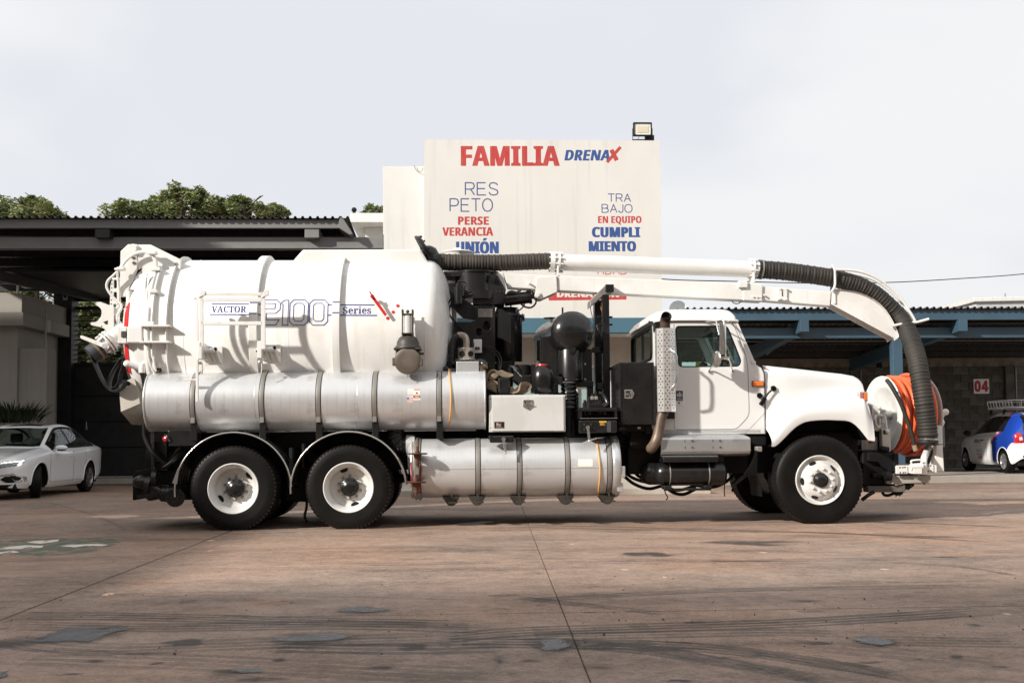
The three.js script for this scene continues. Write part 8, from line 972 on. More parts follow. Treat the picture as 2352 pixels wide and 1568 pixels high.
  part(pf, 'hitch_box', [ex(roundPoly(pl('S', [[918, 1150], [1028, 1145], [1026, 1250], [922, 1252]], -0.24), 0.01), -0.36, -0.24, 0.006, [roundPoly(pl('S', [[930, 1205], [1018, 1203], [1018, 1242], [932, 1244]], -0.24), 0.006).reverse()]), cy(s(888, 1168, -0.28), s(1025, 1160, -0.28), 0.045, 0.045, 18), tb([s(905, 1140, -0.26), s(893, 1100, -0.26), s(905, 1092, -0.26), s(1010, 1085, -0.26), s(1016, 1092, -0.26)], 0.013, 7, 40)], M.white); part(pf, 'hitch_bore', [ex(pl('S', [[930, 1205], [1018, 1203], [1018, 1242], [932, 1244]], -0.26), -0.3, -0.26)], M.blackMatte);
  part(pf, 'bent_post', [tb([s(1045, 1240, -0.33), s(1045, 1140, -0.33), s(1048, 1070, -0.36), s(1070, 1010, -0.5), s(1085, 960, -0.6), s(1085, 900, -0.7)], 0.042, 14, 40)], M.white);
  part(pf, 'front_post', [ex(pl('S', [[1205, 670], [1248, 668], [1275, 900], [1295, 1222], [1215, 1225], [1150, 1140], [1195, 1000]], -0.55), -0.65, -0.55, 0.01), bx(SX(1250, -0.6), SX(1285, -0.6), SY(940, -0.6), SY(680, -0.6), -1.6, -0.6, 0.02)], M.white); part(pf, 'edge_guard', [bx(SX(1262, -0.62), SX(1298, -0.62), SY(935, -0.62), SY(685, -0.62), -0.75, -0.6, 0.015)], std(0.16, 0.17, 0.19, 0.6)); { const a = s(1225, 632, -0.95), b = s(1308, 506, -0.9); part(pf, 'crank', [cy(a, b, 0.026, 0.014, 12), sp(b, 0.045), lt([[0.001, 0.08], [0.05, 0.06], [0.06, 0], [0.05, -0.05]], a, V(1, 0, 0.2), 18), cy(a, a.clone().add(V(0.07, 0.02, 0)), 0.018)], M.white); }
  const ct = TP('reel_control', [bx(SX(425, -0.55), SX(545, -0.55), SY(710, -0.55), SY(430, -0.55), -0.6, -0.55, 0.006), bx(SX(545, -0.5), SX(650, -0.5), SY(990, -0.5), SY(710, -0.5), -0.75, -0.5, 0.008), bx(SX(430, -0.55), SX(540, -0.55), SY(985, -0.55), SY(720, -0.55), -0.7, -0.6, 0.008)], std(0.60, 0.58, 0.54, 0.5, { map: wearTex }), { label: 'pale control valve stand before the hose reel' });
  part(ct, 'valve_body', [bx(SX(540, -0.48), SX(578, -0.48), SY(640, -0.48), SY(475, -0.48), -0.55, -0.46, 0.012), bx(SX(512, -0.48), SX(545, -0.48), SY(470, -0.48), SY(430, -0.48), -0.53, -0.47, 0.008), ...[[565, 490], [570, 525], [560, 555], [528, 548], [500, 545]].map(([x, y]) => sp(s(x, y, -0.46), 0.028, 1, 0.8, 1, 8)), cy(s(515, 640, -0.47), s(515, 575, -0.47), 0.016), tb([s(490, 550, -0.47), s(455, 560, -0.45), s(440, 600, -0.45), s(445, 650, -0.46)], 0.014, 6, 24), tb([s(470, 560, -0.46), s(460, 600, -0.44), s(470, 660, -0.44), s(500, 690, -0.46), s(518, 660, -0.47)], 0.016, 6, 24)], M.whiteMatte); part(ct, 'lever', [bar(s(582, 560, -0.42), s(605, 735, -0.4), 0.012, 0.024), sp(s(605, 737, -0.4), 0.028)], M.white); part(ct, 'opening', [bx(SX(562, -0.49), SX(622, -0.49), SY(772, -0.49), SY(722, -0.49), -0.5, -0.495, 0.002), bx(SX(448, -0.6), SX(520, -0.6), SY(975, -0.6), SY(735, -0.6), -0.62, -0.594, 0.004)], M.blackMatte); part(ct, 'hose_fitting', [sp(s(555, 950, -0.44), 0.05, 1.4, 0.7, 1, 10), cy(s(520, 965, -0.44), s(620, 950, -0.44), 0.03)], M.blackMatte);
  { const a = s(345, 960, -0.58), b = s(440, 850, -0.58); part(ct, 'warning_sticker', [new THREE.PlaneGeometry(b.x - a.x, b.y - a.y).translate((a.x + b.x) / 2, (a.y + b.y) / 2, -0.585)], std(0.8, 0.8, 0.8, 0.6, { map: canvasTex(128, 150, (g, w, h) => { g.fillStyle = '#b8b0a8'; g.fillRect(0, 0, w, h); g.fillStyle = '#8c3a34'; g.beginPath(); g.ellipse(w * 0.62, 30, 44, 20, 0, 0, 7); g.fill(); g.fillStyle = '#6a625c'; for (let i = 0; i < 6; i++) g.fillRect(40, 62 + i * 14, 76, 4); g.font = 'bold 40px serif'; g.fillText('S', 6, 84); }) }), { keepUV: true }); part(ct, 'back_plate', [bx(a.x - 0.05, b.x + 0.05, a.y - 0.05, b.y + 0.05, -0.62, -0.59, 0)], M.strap); }
  // hose reel, its axle turned along the truck
  const rc = s(545, 540, ZC + 0.02), dirR = V(Math.cos(0.12), 0, -Math.sin(0.12)), R0 = 0.53, len = s(990, 540, ZC - 0.1).x - rc.x, reel = TP('hose_reel', [lt([[0.06, 0.12], [0.2, 0.10], [0.36, 0.02], [0.4, 0.004], [0.50, 0.0], [R0 - 0.012, -0.006], [R0, -0.012], [R0 + 0.004, 0.0], [R0, 0.012], [0.5, 0.016], [0.4, 0.03]], rc, dirR, 64)], M.white, { label: 'white hose reel wound with orange hose' });
  const q1 = rc.clone().addScaledVector(dirR, len); part(reel, 'flange', [lt([[0.05, -0.1], [0.36, -0.01], [0.5, 0], [R0, 0.008], [R0, 0.018], [0.05, 0.018]], q1, dirR, 64)], M.white); part(reel, 'drum', [cy(rc.clone().addScaledVector(dirR, 0.14), q1.clone().addScaledVector(dirR, -0.02), 0.40, 0.40, 40)], M.blackMatte); part(reel, 'axle', [cy(rc.clone().addScaledVector(dirR, -0.14), rc.clone().addScaledVector(dirR, 0.2), 0.055, 0.055, 20), cy(rc.clone().addScaledVector(dirR, -0.16), rc.clone().addScaledVector(dirR, -0.08), 0.03, 0.03, 14)], M.whiteMatte);
  const e1 = V(0, 1, 0), e2 = dirR.clone().cross(e1), wind = (turns, h0, h1, rad, hr, wob, sd) => { const pts = [], N = turns * 28; for (let i = 0; i <= N; i++) { const a = i / 28 * 6.2832, t = i / N, h = mix(h0, h1, t) + wob * Math.sin(a + sd) + 0.012 * Math.sin(a * 0.37 + sd), r = rad + 0.028 * Math.sin(t * 5 + sd) * Math.sin(a * 0.5 + sd) + 0.04 * smooth(0.35, 0.75, t); pts.push(rc.clone().addScaledVector(dirR, h).addScaledVector(e1, r * Math.cos(a)).addScaledVector(e2, r * Math.sin(a))); } return tb(pts, hr, 8, N * 2); };
  part(reel, 'orange_hose', [wind(10, 0.05, len - 0.05, 0.455, 0.027, 0.006, 0.3)], M.orange); part(reel, 'orange_hose', [wind(8, 0.06, len - 0.06, 0.494, 0.029, 0.024, 1.1)], M.orange);
  part(reel, 'hose_tail', [tb([s(600, 120, -0.62), s(640, 170, -0.56), s(700, 270, -0.52), s(770, 400, -0.5), s(830, 560, -0.5), s(880, 700, -0.5), s(920, 850, -0.52), s(945, 960, -0.54)], 0.028, 10, 60)], M.hose); part(reel, 'hose_tip', [cy(s(930, 900, -0.53), s(948, 968, -0.54), 0.032, 0.032, 14)], M.canvas);
}
// ---------------------------------------------------------------- people: bodies meshed from smoothly joined tapered limbs
function field(bones, cell, pad = 0.05, kk = 0.03) {               // bones: [a, b, ra, rb, flatten?]
  const mn = V(1e9, 1e9, 1e9), mx = V(-1e9, -1e9, -1e9); for (const [a, b, ra, rb] of bones) for (const [p, r] of [[a, ra], [b, rb]]) { mn.min(p.clone().addScalar(-r - pad)); mx.max(p.clone().addScalar(r + pad)); }
  const s = mx.clone().sub(mn), half = Math.max(s.x, s.y, s.z) / 2, c = mn.clone().add(mx).multiplyScalar(0.5), n = Math.min(110, Math.ceil(half * 2 / cell));
  const mc = new MarchingCubes(n, new THREE.MeshBasicMaterial(), false, false, 90000); mc.isolation = 0; const d = V();
  for (let z = 0; z < n; z++) for (let y = 0; y < n; y++) for (let x = 0; x < n; x++) {
    const p = V((x - n / 2) / (n / 2) * half + c.x, (y - n / 2) / (n / 2) * half + c.y, (z - n / 2) / (n / 2) * half + c.z); let v = 1;
    for (const [a, b, ra, rb] of bones) { d.copy(b).sub(a); const l2 = d.lengthSq(), t = l2 > 0 ? clamp(p.clone().sub(a).dot(d) / l2) : 0, q = p.distanceTo(a.clone().addScaledVector(d, t)) - mix(ra, rb, t), h = clamp(0.5 + 0.5 * (q - v) / kk); v = mix(q, v, h) - kk * h * (1 - h); }
    mc.field[z * n * n + y * n + x] = -v;
  }
  mc.update(); const k = mc.count, P = new Float32Array(mc.positionArray.slice(0, k * 3)), N = new Float32Array(mc.normalArray.slice(0, k * 3));
  for (let i = 0; i < k; i++) { P[i * 3] = P[i * 3] * half + c.x; P[i * 3 + 1] = P[i * 3 + 1] * half + c.y; P[i * 3 + 2] = P[i * 3 + 2] * half + c.z; }
  const g = new THREE.BufferGeometry(); g.setAttribute('position', new THREE.BufferAttribute(P, 3)); g.computeVertexNormals(); g.setAttribute('normal', new THREE.BufferAttribute(N, 3)); return g;
}
function handBones(w, f, n, s) {                                   // wrist, finger direction, back-of-hand normal, thumb side
  const out = [[w, w.clone().addScaledVector(f, 0.085), 0.026, 0.036]], len = [0.072, 0.08, 0.074, 0.058];
  for (let i = 0; i < 4; i++) { const k = w.clone().addScaledVector(f, 0.088).addScaledVector(s, 0.030 - i * 0.021), a = k.clone().addScaledVector(f, len[i] * 0.45).addScaledVector(n, -0.010), b = a.clone().addScaledVector(f, len[i] * 0.25).addScaledVector(n, -len[i] * 0.34), c = b.clone().addScaledVector(f, -len[i] * 0.08).addScaledVector(n, -len[i] * 0.3); out.push([k, a, 0.0098, 0.009], [a, b, 0.009, 0.0083], [b, c, 0.0083, 0.0075]); }
  const t0 = w.clone().addScaledVector(f, 0.03).addScaledVector(s, 0.024), t1 = t0.clone().addScaledVector(f, 0.035).addScaledVector(s, 0.03).addScaledVector(n, -0.01), t2 = t1.clone().addScaledVector(f, 0.03).addScaledVector(s, 0.004).addScaledVector(n, -0.02); out.push([t0, t1, 0.013, 0.010], [t1, t2, 0.010, 0.008]); return out;
}
const skin = std(0.36, 0.20, 0.135, 0.55), hairM = std(0.012, 0.009, 0.008, 0.6);
function person(label, pos, turn, J, shirtC, legC) {               // J: joints in the person's own axes, +x ahead
  const o = thing('person', label, 'person', pos, turn), f = J.look.clone().normalize(), up = V(0, 1, 0), s = f.clone().cross(up).normalize(), u = s.clone().cross(f), h = J.head, P = (a, b, c) => h.clone().addScaledVector(f, a).addScaledVector(u, b).addScaledVector(s, c);
  const torso = [[J.pelvis, J.chest, 0.15, 0.165], [J.chest, J.neck, 0.15, 0.075], [J.sl, J.sr, 0.07, 0.07]], arms = [[J.sl, J.el, 0.055, 0.043], [J.el, J.hl, 0.042, 0.03], [J.sr, J.er, 0.055, 0.043], [J.er, J.hr, 0.042, 0.03]], legs = [[J.pelvis, J.kl, 0.12, 0.06], [J.kl, J.al, 0.06, 0.042], [J.pelvis, J.kr, 0.12, 0.06], [J.kr, J.ar, 0.06, 0.042]], feet = [[J.al, J.al.clone().add(V(0.17, -0.05, 0)), 0.04, 0.036], [J.ar, J.ar.clone().add(V(0.17, -0.05, 0)), 0.04, 0.036]];
  const head = [[P(-0.015, 0.045, 0), P(0.012, 0.04, 0), 0.088, 0.082], [P(0.03, -0.01, 0.025), P(0.03, -0.01, -0.025), 0.055, 0.055], [P(0.05, -0.075, 0.012), P(0.05, -0.075, -0.012), 0.034, 0.034], [P(-0.01, -0.03, 0.045), P(0.035, -0.07, 0.025), 0.03, 0.024], [P(-0.01, -0.03, -0.045), P(0.035, -0.07, -0.025), 0.03, 0.024], [P(0.088, 0.02, 0), P(0.108, -0.018, 0), 0.010, 0.016], [P(0.08, 0.035, 0.03), P(0.08, 0.035, -0.03), 0.014, 0.014], [P(0.083, -0.055, 0.018), P(0.083, -0.055, -0.018), 0.010, 0.010], [P(-0.005, 0.012, 0.086), P(-0.012, -0.02, 0.084), 0.02, 0.013], [P(-0.005, 0.012, -0.086), P(-0.012, -0.02, -0.084), 0.02, 0.013], [P(-0.02, -0.06, 0), J.neck, 0.058, 0.062]];
  const dl = J.hl.clone().sub(J.el).normalize(), dr = J.hr.clone().sub(J.er).normalize();
  const b = part(o, 'body', [field([...torso, ...arms, ...legs, ...feet, [J.neck, h.clone().addScaledVector(u, -0.05), 0.06, 0.055]], 0.016), field(head, 0.0042, 0.02, 0.022), field(handBones(J.hl, dl, V(0, 1, 0), V(0, 0, 1)), 0.0045, 0.015, 0.008), field(handBones(J.hr, dr, V(0, 1, 0), V(0, 0, -1)), 0.0045, 0.015, 0.008)], skin);
  const grow = (bs, d) => bs.map(([a, c, ra, rc]) => [a, c, ra + d, rc + d]); part(b, 'shirt', [field([...grow(torso, 0.014), [J.sl, J.el, 0.072, 0.06], [J.sr, J.er, 0.072, 0.06]], 0.016)], std(...shirtC, 0.9)); part(b, 'trousers', [field(grow(legs, 0.013).concat([[J.pelvis.clone().add(V(0, 0.06, 0)), J.pelvis, 0.15, 0.155]]), 0.016)], std(...legC, 0.9)); part(b, 'shoe', [field(grow(feet, 0.012), 0.012, 0.03, 0.02)], M.rubber);
  part(b, 'hair', [field([[P(-0.03, 0.062, 0), P(-0.005, 0.068, 0), 0.092, 0.082], [P(-0.06, 0.01, 0.03), P(-0.06, 0.01, -0.03), 0.06, 0.06], [P(-0.025, 0.02, 0.06), P(-0.02, -0.01, 0.068), 0.03, 0.016], [P(-0.025, 0.02, -0.06), P(-0.02, -0.01, -0.068), 0.03, 0.016]], 0.0055, 0.02, 0.02)], hairM);
  for (const k of [-0.03, 0.03]) part(b, 'eye', [sp(P(0.083, 0.018, k), 0.011, 1, 1, 1, 10)], hairM); return o;
}
// worker crouching on the far side of the truck, seen through the gap behind the cab
{ const q = L('F', 2150, 770, -2.25), g = V(q.x, q.y - 0.95, q.z); const A = (x, y, z) => V(x, y, z);
  person('person in dark blue shirt and grey trousers crouching behind the truck cab', [g.x, g.y, g.z], 0.0001, { pelvis: A(-0.02, 0.93, 0), chest: A(0.05, 1.3, 0), neck: A(0.14, 1.47, 0), head: A(0.2, 1.58, 0), look: A(1, -0.4, 0), sl: A(0.1, 1.4, -0.17), sr: A(0.1, 1.4, 0.17), el: A(0.26, 1.18, -0.2), er: A(0.26, 1.18, 0.2), hl: A(0.46, 1.12, -0.12), hr: A(0.46, 1.12, 0.12), kl: A(0.36, 1.05, -0.12), kr: A(0.34, 0.98, 0.14), al: A(0.16, 0.62, -0.12), ar: A(0.12, 0.62, 0.14) }, [0.02, 0.035, 0.06], [0.09, 0.095, 0.11]); }
// ---------------------------------------------------------------- cars (own axes: +x ahead, z to the right, wheels on y = 0)
function makeCar(t, spec, paint) {
  const T = spec.st, nS = T.length, at = (u, j) => { const f = u * (nS - 1), i = Math.min(nS - 2, Math.floor(f)), k = f - i, g = (q) => T[clamp(q, 0, nS - 1)][j]; return 0.5 * (2 * g(i) + (g(i + 1) - g(i - 1)) * k + (2 * g(i - 1) - 5 * g(i) + 4 * g(i + 1) - g(i + 2)) * k * k + (3 * g(i) - g(i - 1) - 3 * g(i + 1) + g(i + 2)) * k * k * k); };
  const P = (u, v) => {                                             // v: 0 sill ... 4/7 belt ... 5/7 roof edge ... 1 centre
    const x = at(u, 0), w = at(u, 1), ys = at(u, 2), yb = at(u, 3), yt = at(u, 4), wt = at(u, 5), R = [[w * 0.90, ys], [w * 0.975, ys + 0.13], [w * 0.99, mix(ys, yb, 0.55)], [w, yb - 0.10], [w * 0.955, yb], [wt, mix(yb, yt, 0.90)], [wt * 0.62, yt - 0.012], [0, yt]];
    const f = v * 7, i = Math.min(6, Math.floor(f)), k = f - i, lin = i === 4, g = (q, j) => R[clamp(q, 0, 7)][j], cr = (j) => lin ? mix(g(4, j), g(5, j), k) + (j ? 0 : 0.025 * Math.sin(k * 3.14) * clamp((yt - yb) * 3)) : 0.5 * (2 * g(i, j) + (g(i + 1, j) - g(i - 1, j)) * k + (2 * g(i - 1, j) - 5 * g(i, j) + 4 * g(i + 1, j) - g(i + 2, j)) * k * k + (3 * g(i, j) - g(i - 1, j) - 3 * g(i + 1, j) + g(i + 2, j)) * k * k * k);
    return [x, cr(1), cr(0)];
  };
  const NU = 190, NV = 70, at3 = (s) => (u, v) => { const q = P(u, v); return V(q[0], q[1], s * q[2]); }, kind = (i, j) => { const v = (j + 0.5) / NV * 7, q = P((i + 0.5) / NU, (j + 0.5) / NV); return spec.kind(q[0], q[1], v); };
  const mats = { body: paint, glass: spec.glass, trim: M.blackMatte, ...spec.mats }, names = { body: 'body', glass: 'window', trim: 'window_trim', blue: 'blue_livery', red: 'red_livery' };
  for (const k of Object.keys(mats)) { const gs = [1, -1].map((s) => { const g = grid(at3(s), NU, NV, (i, j) => kind(i, j) === k); return g.index.count ? g : null; }); if (gs[0]) part(t, names[k], gs, mats[k]); }
  const zOf = (x, y) => { let b = 0; for (let i = 0; i <= 60; i++) { const q = P(spec.uOf(x), i / 60 * 0.6); if (Math.abs(q[1] - y) < 0.03) b = Math.max(b, q[2]); } return b; };
  for (const [ax, steer] of spec.axles) for (const s of [-1, 1]) {
    const r = spec.r, w = 0.2, zf = spec.w - 0.025, c = V(0, 0, 0), o = new THREE.Group(); o.name = 'wheel'; o.position.set(ax, r, s * (zf - w / 2)); o.rotation.y = (s < 0 ? Math.PI : 0) + steer; t.add(o);
    part(o, 'tyre', [lt([[r * 0.62, -w / 2], [r * 0.72, -w / 2 - 0.005], [r * 0.93, -w / 2 + 0.005], [r - 0.008, -w / 2 + 0.022], ...[-0.06, -0.02, 0.02, 0.06].flatMap((g) => [[r, g - 0.008], [r - 0.007, g - 0.004], [r - 0.007, g + 0.004], [r, g + 0.008]]), [r - 0.008, w / 2 - 0.022], [r * 0.93, w / 2 - 0.005], [r * 0.72, w / 2 + 0.005], [r * 0.66, w / 2 - 0.004], [r * 0.62, w / 2 - 0.03]], c, V(0, 0, 1), 40)], M.rubber);
    const sp5 = []; for (let i = 0; i < spec.spokes; i++) { const a = i / spec.spokes * 6.283; for (const d of [-0.16, 0.16]) sp5.push(bar(V(Math.cos(a) * 0.04, Math.sin(a) * 0.04, w / 2 - 0.03), V(Math.cos(a + d) * r * 0.63, Math.sin(a + d) * r * 0.63, w / 2 - 0.02), spec.spokeW, 0.02, 0.004)); }
    part(o, 'rim', [lt([[r * 0.56, 0], [r * 0.62, w / 2 - 0.03], [r * 0.655, w / 2 - 0.006], [r * 0.64, w / 2 - 0.002], [r * 0.60, w / 2 - 0.02]], c, V(0, 0, 1), 40), cy(V(0, 0, w / 2 - 0.05), V(0, 0, w / 2 - 0.015), r * 0.16, r * 0.14, 18), ...sp5], spec.rim); part(o, 'brake_disc', [cy(V(0, 0, 0.02), V(0, 0, 0.035), r * 0.5, r * 0.5, 24)], M.castIron);
    const lipPts = [], liner = spec.arch; for (let i = 0; i <= 24; i++) { const a = (-8 + 196 * i / 24) * Math.PI / 180, x = ax + liner * Math.cos(a), y = Math.max(0.2, r + liner * Math.sin(a)); lipPts.push(V(x, y, s * (Math.min(spec.w, zOf(x, y) || spec.w * 0.95) - 0.004))); }
    part(t, 'wheel_arch', [tb(lipPts, 0.014, 6, 60)], spec.archM || paint); part(t, 'arch_liner', [grid((u, v) => { const p = lipPts[Math.round(u * 24)]; return V(p.x, p.y + 0.004, p.z * mix(1, 0.6, v)); }, 24, 2)], M.blackMatte);
  }
  part(t, 'underbody', [bx(spec.under[0], spec.under[1], 0.19, 0.42, -spec.w * 0.8, spec.w * 0.8, 0.03)], M.blackMatte);
  const frontPatch = (poly, off, from = 1) => { const zs = poly.map((p) => p[0]), ys = poly.map((p) => p[1]), z0 = Math.min(...zs), z1 = Math.max(...zs), y0 = Math.min(...ys), y1 = Math.max(...ys), c = 0.012, nz = Math.ceil((z1 - z0) / c), ny = Math.ceil((y1 - y0) / c), inside = (z, y) => { let k = false; for (let i = 0, j = poly.length - 1; i < poly.length; j = i++) if ((poly[i][1] > y) !== (poly[j][1] > y) && z < (poly[j][0] - poly[i][0]) * (y - poly[i][1]) / (poly[j][1] - poly[i][1]) + poly[i][0]) k = !k; return k; };
    const memo = new Map(), X = (z, y) => { const key = z.toFixed(4) + y.toFixed(4); if (memo.has(key)) return memo.get(key); let x = 0; for (let i = 0; i <= 60; i++) { const u = from > 0 ? i / 60 * 0.3 : 1 - i / 60 * 0.3; let lo = 0, hi = 1; for (let k = 0; k < 14; k++) { const m = (lo + hi) / 2; if (P(u, m)[1] < y) lo = m; else hi = m; } const q = P(u, lo); if (q[2] >= Math.abs(z) && q[1] >= y - 0.02) { x = q[0]; break; } } memo.set(key, x); return x; };
    return grid((u, v) => { const z = mix(z0, z1, u), y = mix(y0, y1, v); return V(X(z, y) + off * from, y, z); }, nz, ny, (i, j) => inside(mix(z0, z1, (i + 0.5) / nz), mix(y0, y1, (j + 0.5) / ny))); };
  return { P, frontPatch, zOf };
}
const toSite = (x, d) => V(x, 0, -d).applyMatrix4(SITE_INV), uFind = (st) => (x) => { let i = 0; while (i < st.length - 2 && st[i + 1][0] > x) i++; return (i + clamp((x - st[i][0]) / (st[i + 1][0] - st[i][0] || 1))) / (st.length - 1); };
const carPaint = std(0.82, 0.825, 0.835, 0.2, { phys: true, clearcoat: 1, clearcoatRoughness: 0.03 });
{ // white sedan, facing the camera
  const st = [[2.28, 0.05, 0.32, 0.50, 0.56, 0.02], [2.28, 0.5, 0.29, 0.60, 0.68, 0.35], [2.2, 0.70, 0.24, 0.68, 0.76, 0.5], [2.0, 0.83, 0.22, 0.76, 0.84, 0.62], [1.7, 0.885, 0.21, 0.82, 0.90, 0.68], [1.36, 0.905, 0.21, 0.87, 0.945, 0.70], [1.05, 0.91, 0.2, 0.895, 0.985, 0.71], [0.85, 0.91, 0.2, 0.905, 1.01, 0.71], [0.5, 0.91, 0.2, 0.915, 1.22, 0.67], [0.1, 0.91, 0.2, 0.92, 1.42, 0.60], [-0.2, 0.91, 0.2, 0.925, 1.475, 0.575], [-0.6, 0.91, 0.2, 0.93, 1.492, 0.57], [-1.0, 0.91, 0.2, 0.945, 1.465, 0.565], [-1.4, 0.91, 0.21, 0.965, 1.37, 0.565], [-1.8, 0.89, 0.23, 0.985, 1.19, 0.60], [-2.05, 0.86, 0.27, 0.99, 1.08, 0.62], [-2.25, 0.80, 0.32, 0.97, 1.03, 0.62], [-2.32, 0.6, 0.40, 0.88, 0.93, 0.5], [-2.32, 0.05, 0.5, 0.7, 0.75, 0.02]];
  const p = toSite(-10.27, 22.66), t = thing('sedan', 'white sedan with lit headlamp driving in at the left edge', 'car', [p.x, 0, p.z], -Math.PI / 2 + 0.03 - YAW);
  const ar = (x, y) => Math.min(Math.hypot(x - 1.36, y - 0.32), Math.hypot(x + 1.32, y - 0.32)) < 0.385;
  const c = makeCar(t, { st, uOf: uFind(st), w: 0.91, r: 0.325, arch: 0.385, spokes: 5, spokeW: 0.02, rim: std(0.30, 0.30, 0.31, 0.3, { metal: 0.8 }), axles: [[1.36, 0.42], [-1.32, 0]], under: [-2.2, 2.15], glass: M.glass, kind: (x, y, v) => {
    if (v < 4 && ar(x, y)) return 'none';
    if (v > 4.12 && v < 5.0 && x < 0.72 && x > -1.72) { if (Math.abs(x + 0.33) < 0.05 || Math.abs(x + 1.28) < 0.025 || v > 4.92 || v < 4.2 || x > 0.68 || x < -1.66) return 'trim'; return 'glass'; }
    if (v > 5.25 && x > 0.12 && x < 0.82) return v < 5.4 || x > 0.79 ? 'trim' : 'glass'; if (v > 5.3 && x < -1.2 && x > -1.78) return 'glass';
    if (v > 6.1 && x < 0.0 && x > -0.75) return 'trim'; return 'body'; } }, carPaint);
  for (const s of [-1, 1]) {
    const z = (q) => q.map(([a, b]) => [a * s, b]); part(t, 'headlamp', [c.frontPatch(z([[0.42, 0.60], [0.78, 0.66], [0.87, 0.76], [0.80, 0.775], [0.5, 0.72]]), 0.012)], std(0.12, 0.125, 0.13, 0.1, { phys: true, clearcoat: 1 }));
    const strip = std(0.9, 0.9, 0.85, 0.3); strip.emissive = new THREE.Color(1, 0.96, 0.82); strip.emissiveIntensity = 1.1; part(t, 'light_strip', [c.frontPatch(z([[0.50, 0.715], [0.82, 0.762], [0.80, 0.665], [0.76, 0.655], [0.775, 0.735], [0.5, 0.695]]), 0.02)], strip);
    part(t, 'fog_pocket', [c.frontPatch(z([[0.50, 0.40], [0.60, 0.335], [0.80, 0.345], [0.82, 0.42], [0.72, 0.47], [0.58, 0.455]]), 0.012)], M.blackMatte); part(t, 'chrome_trim', [c.frontPatch(z([[0.48, 0.455], [0.72, 0.485], [0.82, 0.43], [0.82, 0.35], [0.84, 0.35], [0.845, 0.44], [0.73, 0.51], [0.48, 0.48]]), 0.02)], M.chrome);
    const mp = V(0.62, 0.985, s * 1.0); part(t, 'wing_mirror', [sp(mp, 0.11, 0.75, 0.55, 1.15, 18), bx(0.58, 0.68, 0.93, 0.955, Math.min(s * 0.86, s * 1.0), Math.max(s * 0.86, s * 1.0), 0.01)], carPaint); part(t, 'mirror_base', [sp(V(0.62, 0.945, s * 0.99), 0.1, 0.72, 0.28, 1.1, 14)], M.blackMatte);
    for (const x of [-0.18, -1.12]) part(t, 'door_handle', [bx(x - 0.1, x + 0.09, 0.80, 0.83, s * 0.905 - 0.015, s * 0.905 + 0.015, 0.012)], carPaint);
    for (const [x, y0, y1] of [[0.92, 0.3, 0.86], [-0.32, 0.28, 0.92], [-1.02, 0.62, 0.93]]) part(t, 'door_gap', [tb([0, 0.25, 0.5, 0.75, 1].map((k) => { const y = mix(y0, y1, k); return V(x, y, s * (c.zOf(x, y) + 0.002)); }), 0.004, 5, 16)], M.groove);
    part(t, 'sill_line', [bx(-0.95, 0.95, 0.30, 0.306, s * 0.882 - 0.004, s * 0.882 + 0.004, 0)], M.groove);
  }
  part(t, 'grille', [c.frontPatch([[-0.46, 0.66], [0.46, 0.66], [0.42, 0.55], [0.3, 0.36], [-0.3, 0.36], [-0.42, 0.55]], 0.012)], M.blackMatte); for (let i = 0; i < 6; i++) { const y = 0.40 + i * 0.047, w = mix(0.33, 0.45, i / 5); part(t, 'grille_bar', [c.frontPatch([[-w, y], [w, y], [w, y + 0.014], [-w, y + 0.014]], 0.024)], M.chrome); } part(t, 'bumper_intake', [c.frontPatch([[-0.7, 0.30], [0.7, 0.30], [0.62, 0.25], [-0.62, 0.25]], 0.01)], M.blackMatte);
  part(t, 'interior', [bx(-1.3, 0.9, 0.42, 0.5, -0.75, 0.75, 0.02), bx(0.55, 0.95, 0.6, 0.93, -0.7, 0.7, 0.08), bx(-1.35, -1.2, 0.5, 1.05, -0.6, 0.6, 0.05)], std(0.02, 0.02, 0.022, 0.8)); for (const z of [-0.37, 0.37]) part(t, 'seat', [bx(-0.55, -0.38, 0.5, 1.08, z - 0.24, z + 0.24, 0.06), bx(-0.52, -0.42, 1.1, 1.3, z - 0.13, z + 0.13, 0.05), bx(-0.5, 0.05, 0.45, 0.6, z - 0.25, z + 0.25, 0.05)], std(0.02, 0.02, 0.022, 0.8)); part(t, 'steering_wheel', [new THREE.TorusGeometry(0.18, 0.014, 8, 30).rotateY(Math.PI / 2).rotateZ(-0.4).translate(0.38, 0.88, -0.37)], M.rubber);
  const A = (x, y, z) => V(x, y, z), sp0 = t.position.clone().applyMatrix4(SITE_INV);
  const d = person('driver with short dark hair and dark top seated behind the sedan windscreen', [0, 0, 0], 0.001, { pelvis: A(-0.28, 0.6, 0), chest: A(-0.33, 0.92, 0), neck: A(-0.28, 1.08, 0), head: A(-0.22, 1.215, 0), look: A(0.75, 0, -0.65), sl: A(-0.3, 1.02, -0.17), sr: A(-0.3, 1.02, 0.17), el: A(-0.08, 0.82, -0.24), er: A(-0.08, 0.82, 0.24), hl: A(0.18, 0.9, -0.16), hr: A(0.18, 0.9, 0.16), kl: A(0.14, 0.68, -0.14), kr: A(0.14, 0.68, 0.14), al: A(0.5, 0.4, -0.12), ar: A(0.5, 0.4, 0.12) }, [0.012, 0.012, 0.014], [0.02, 0.02, 0.03]);
  d.rotation.y = t.rotation.y; d.position.copy(t.position).add(V(0, 0, -0.37).applyAxisAngle(V(0, 1, 0), t.rotation.y));
}
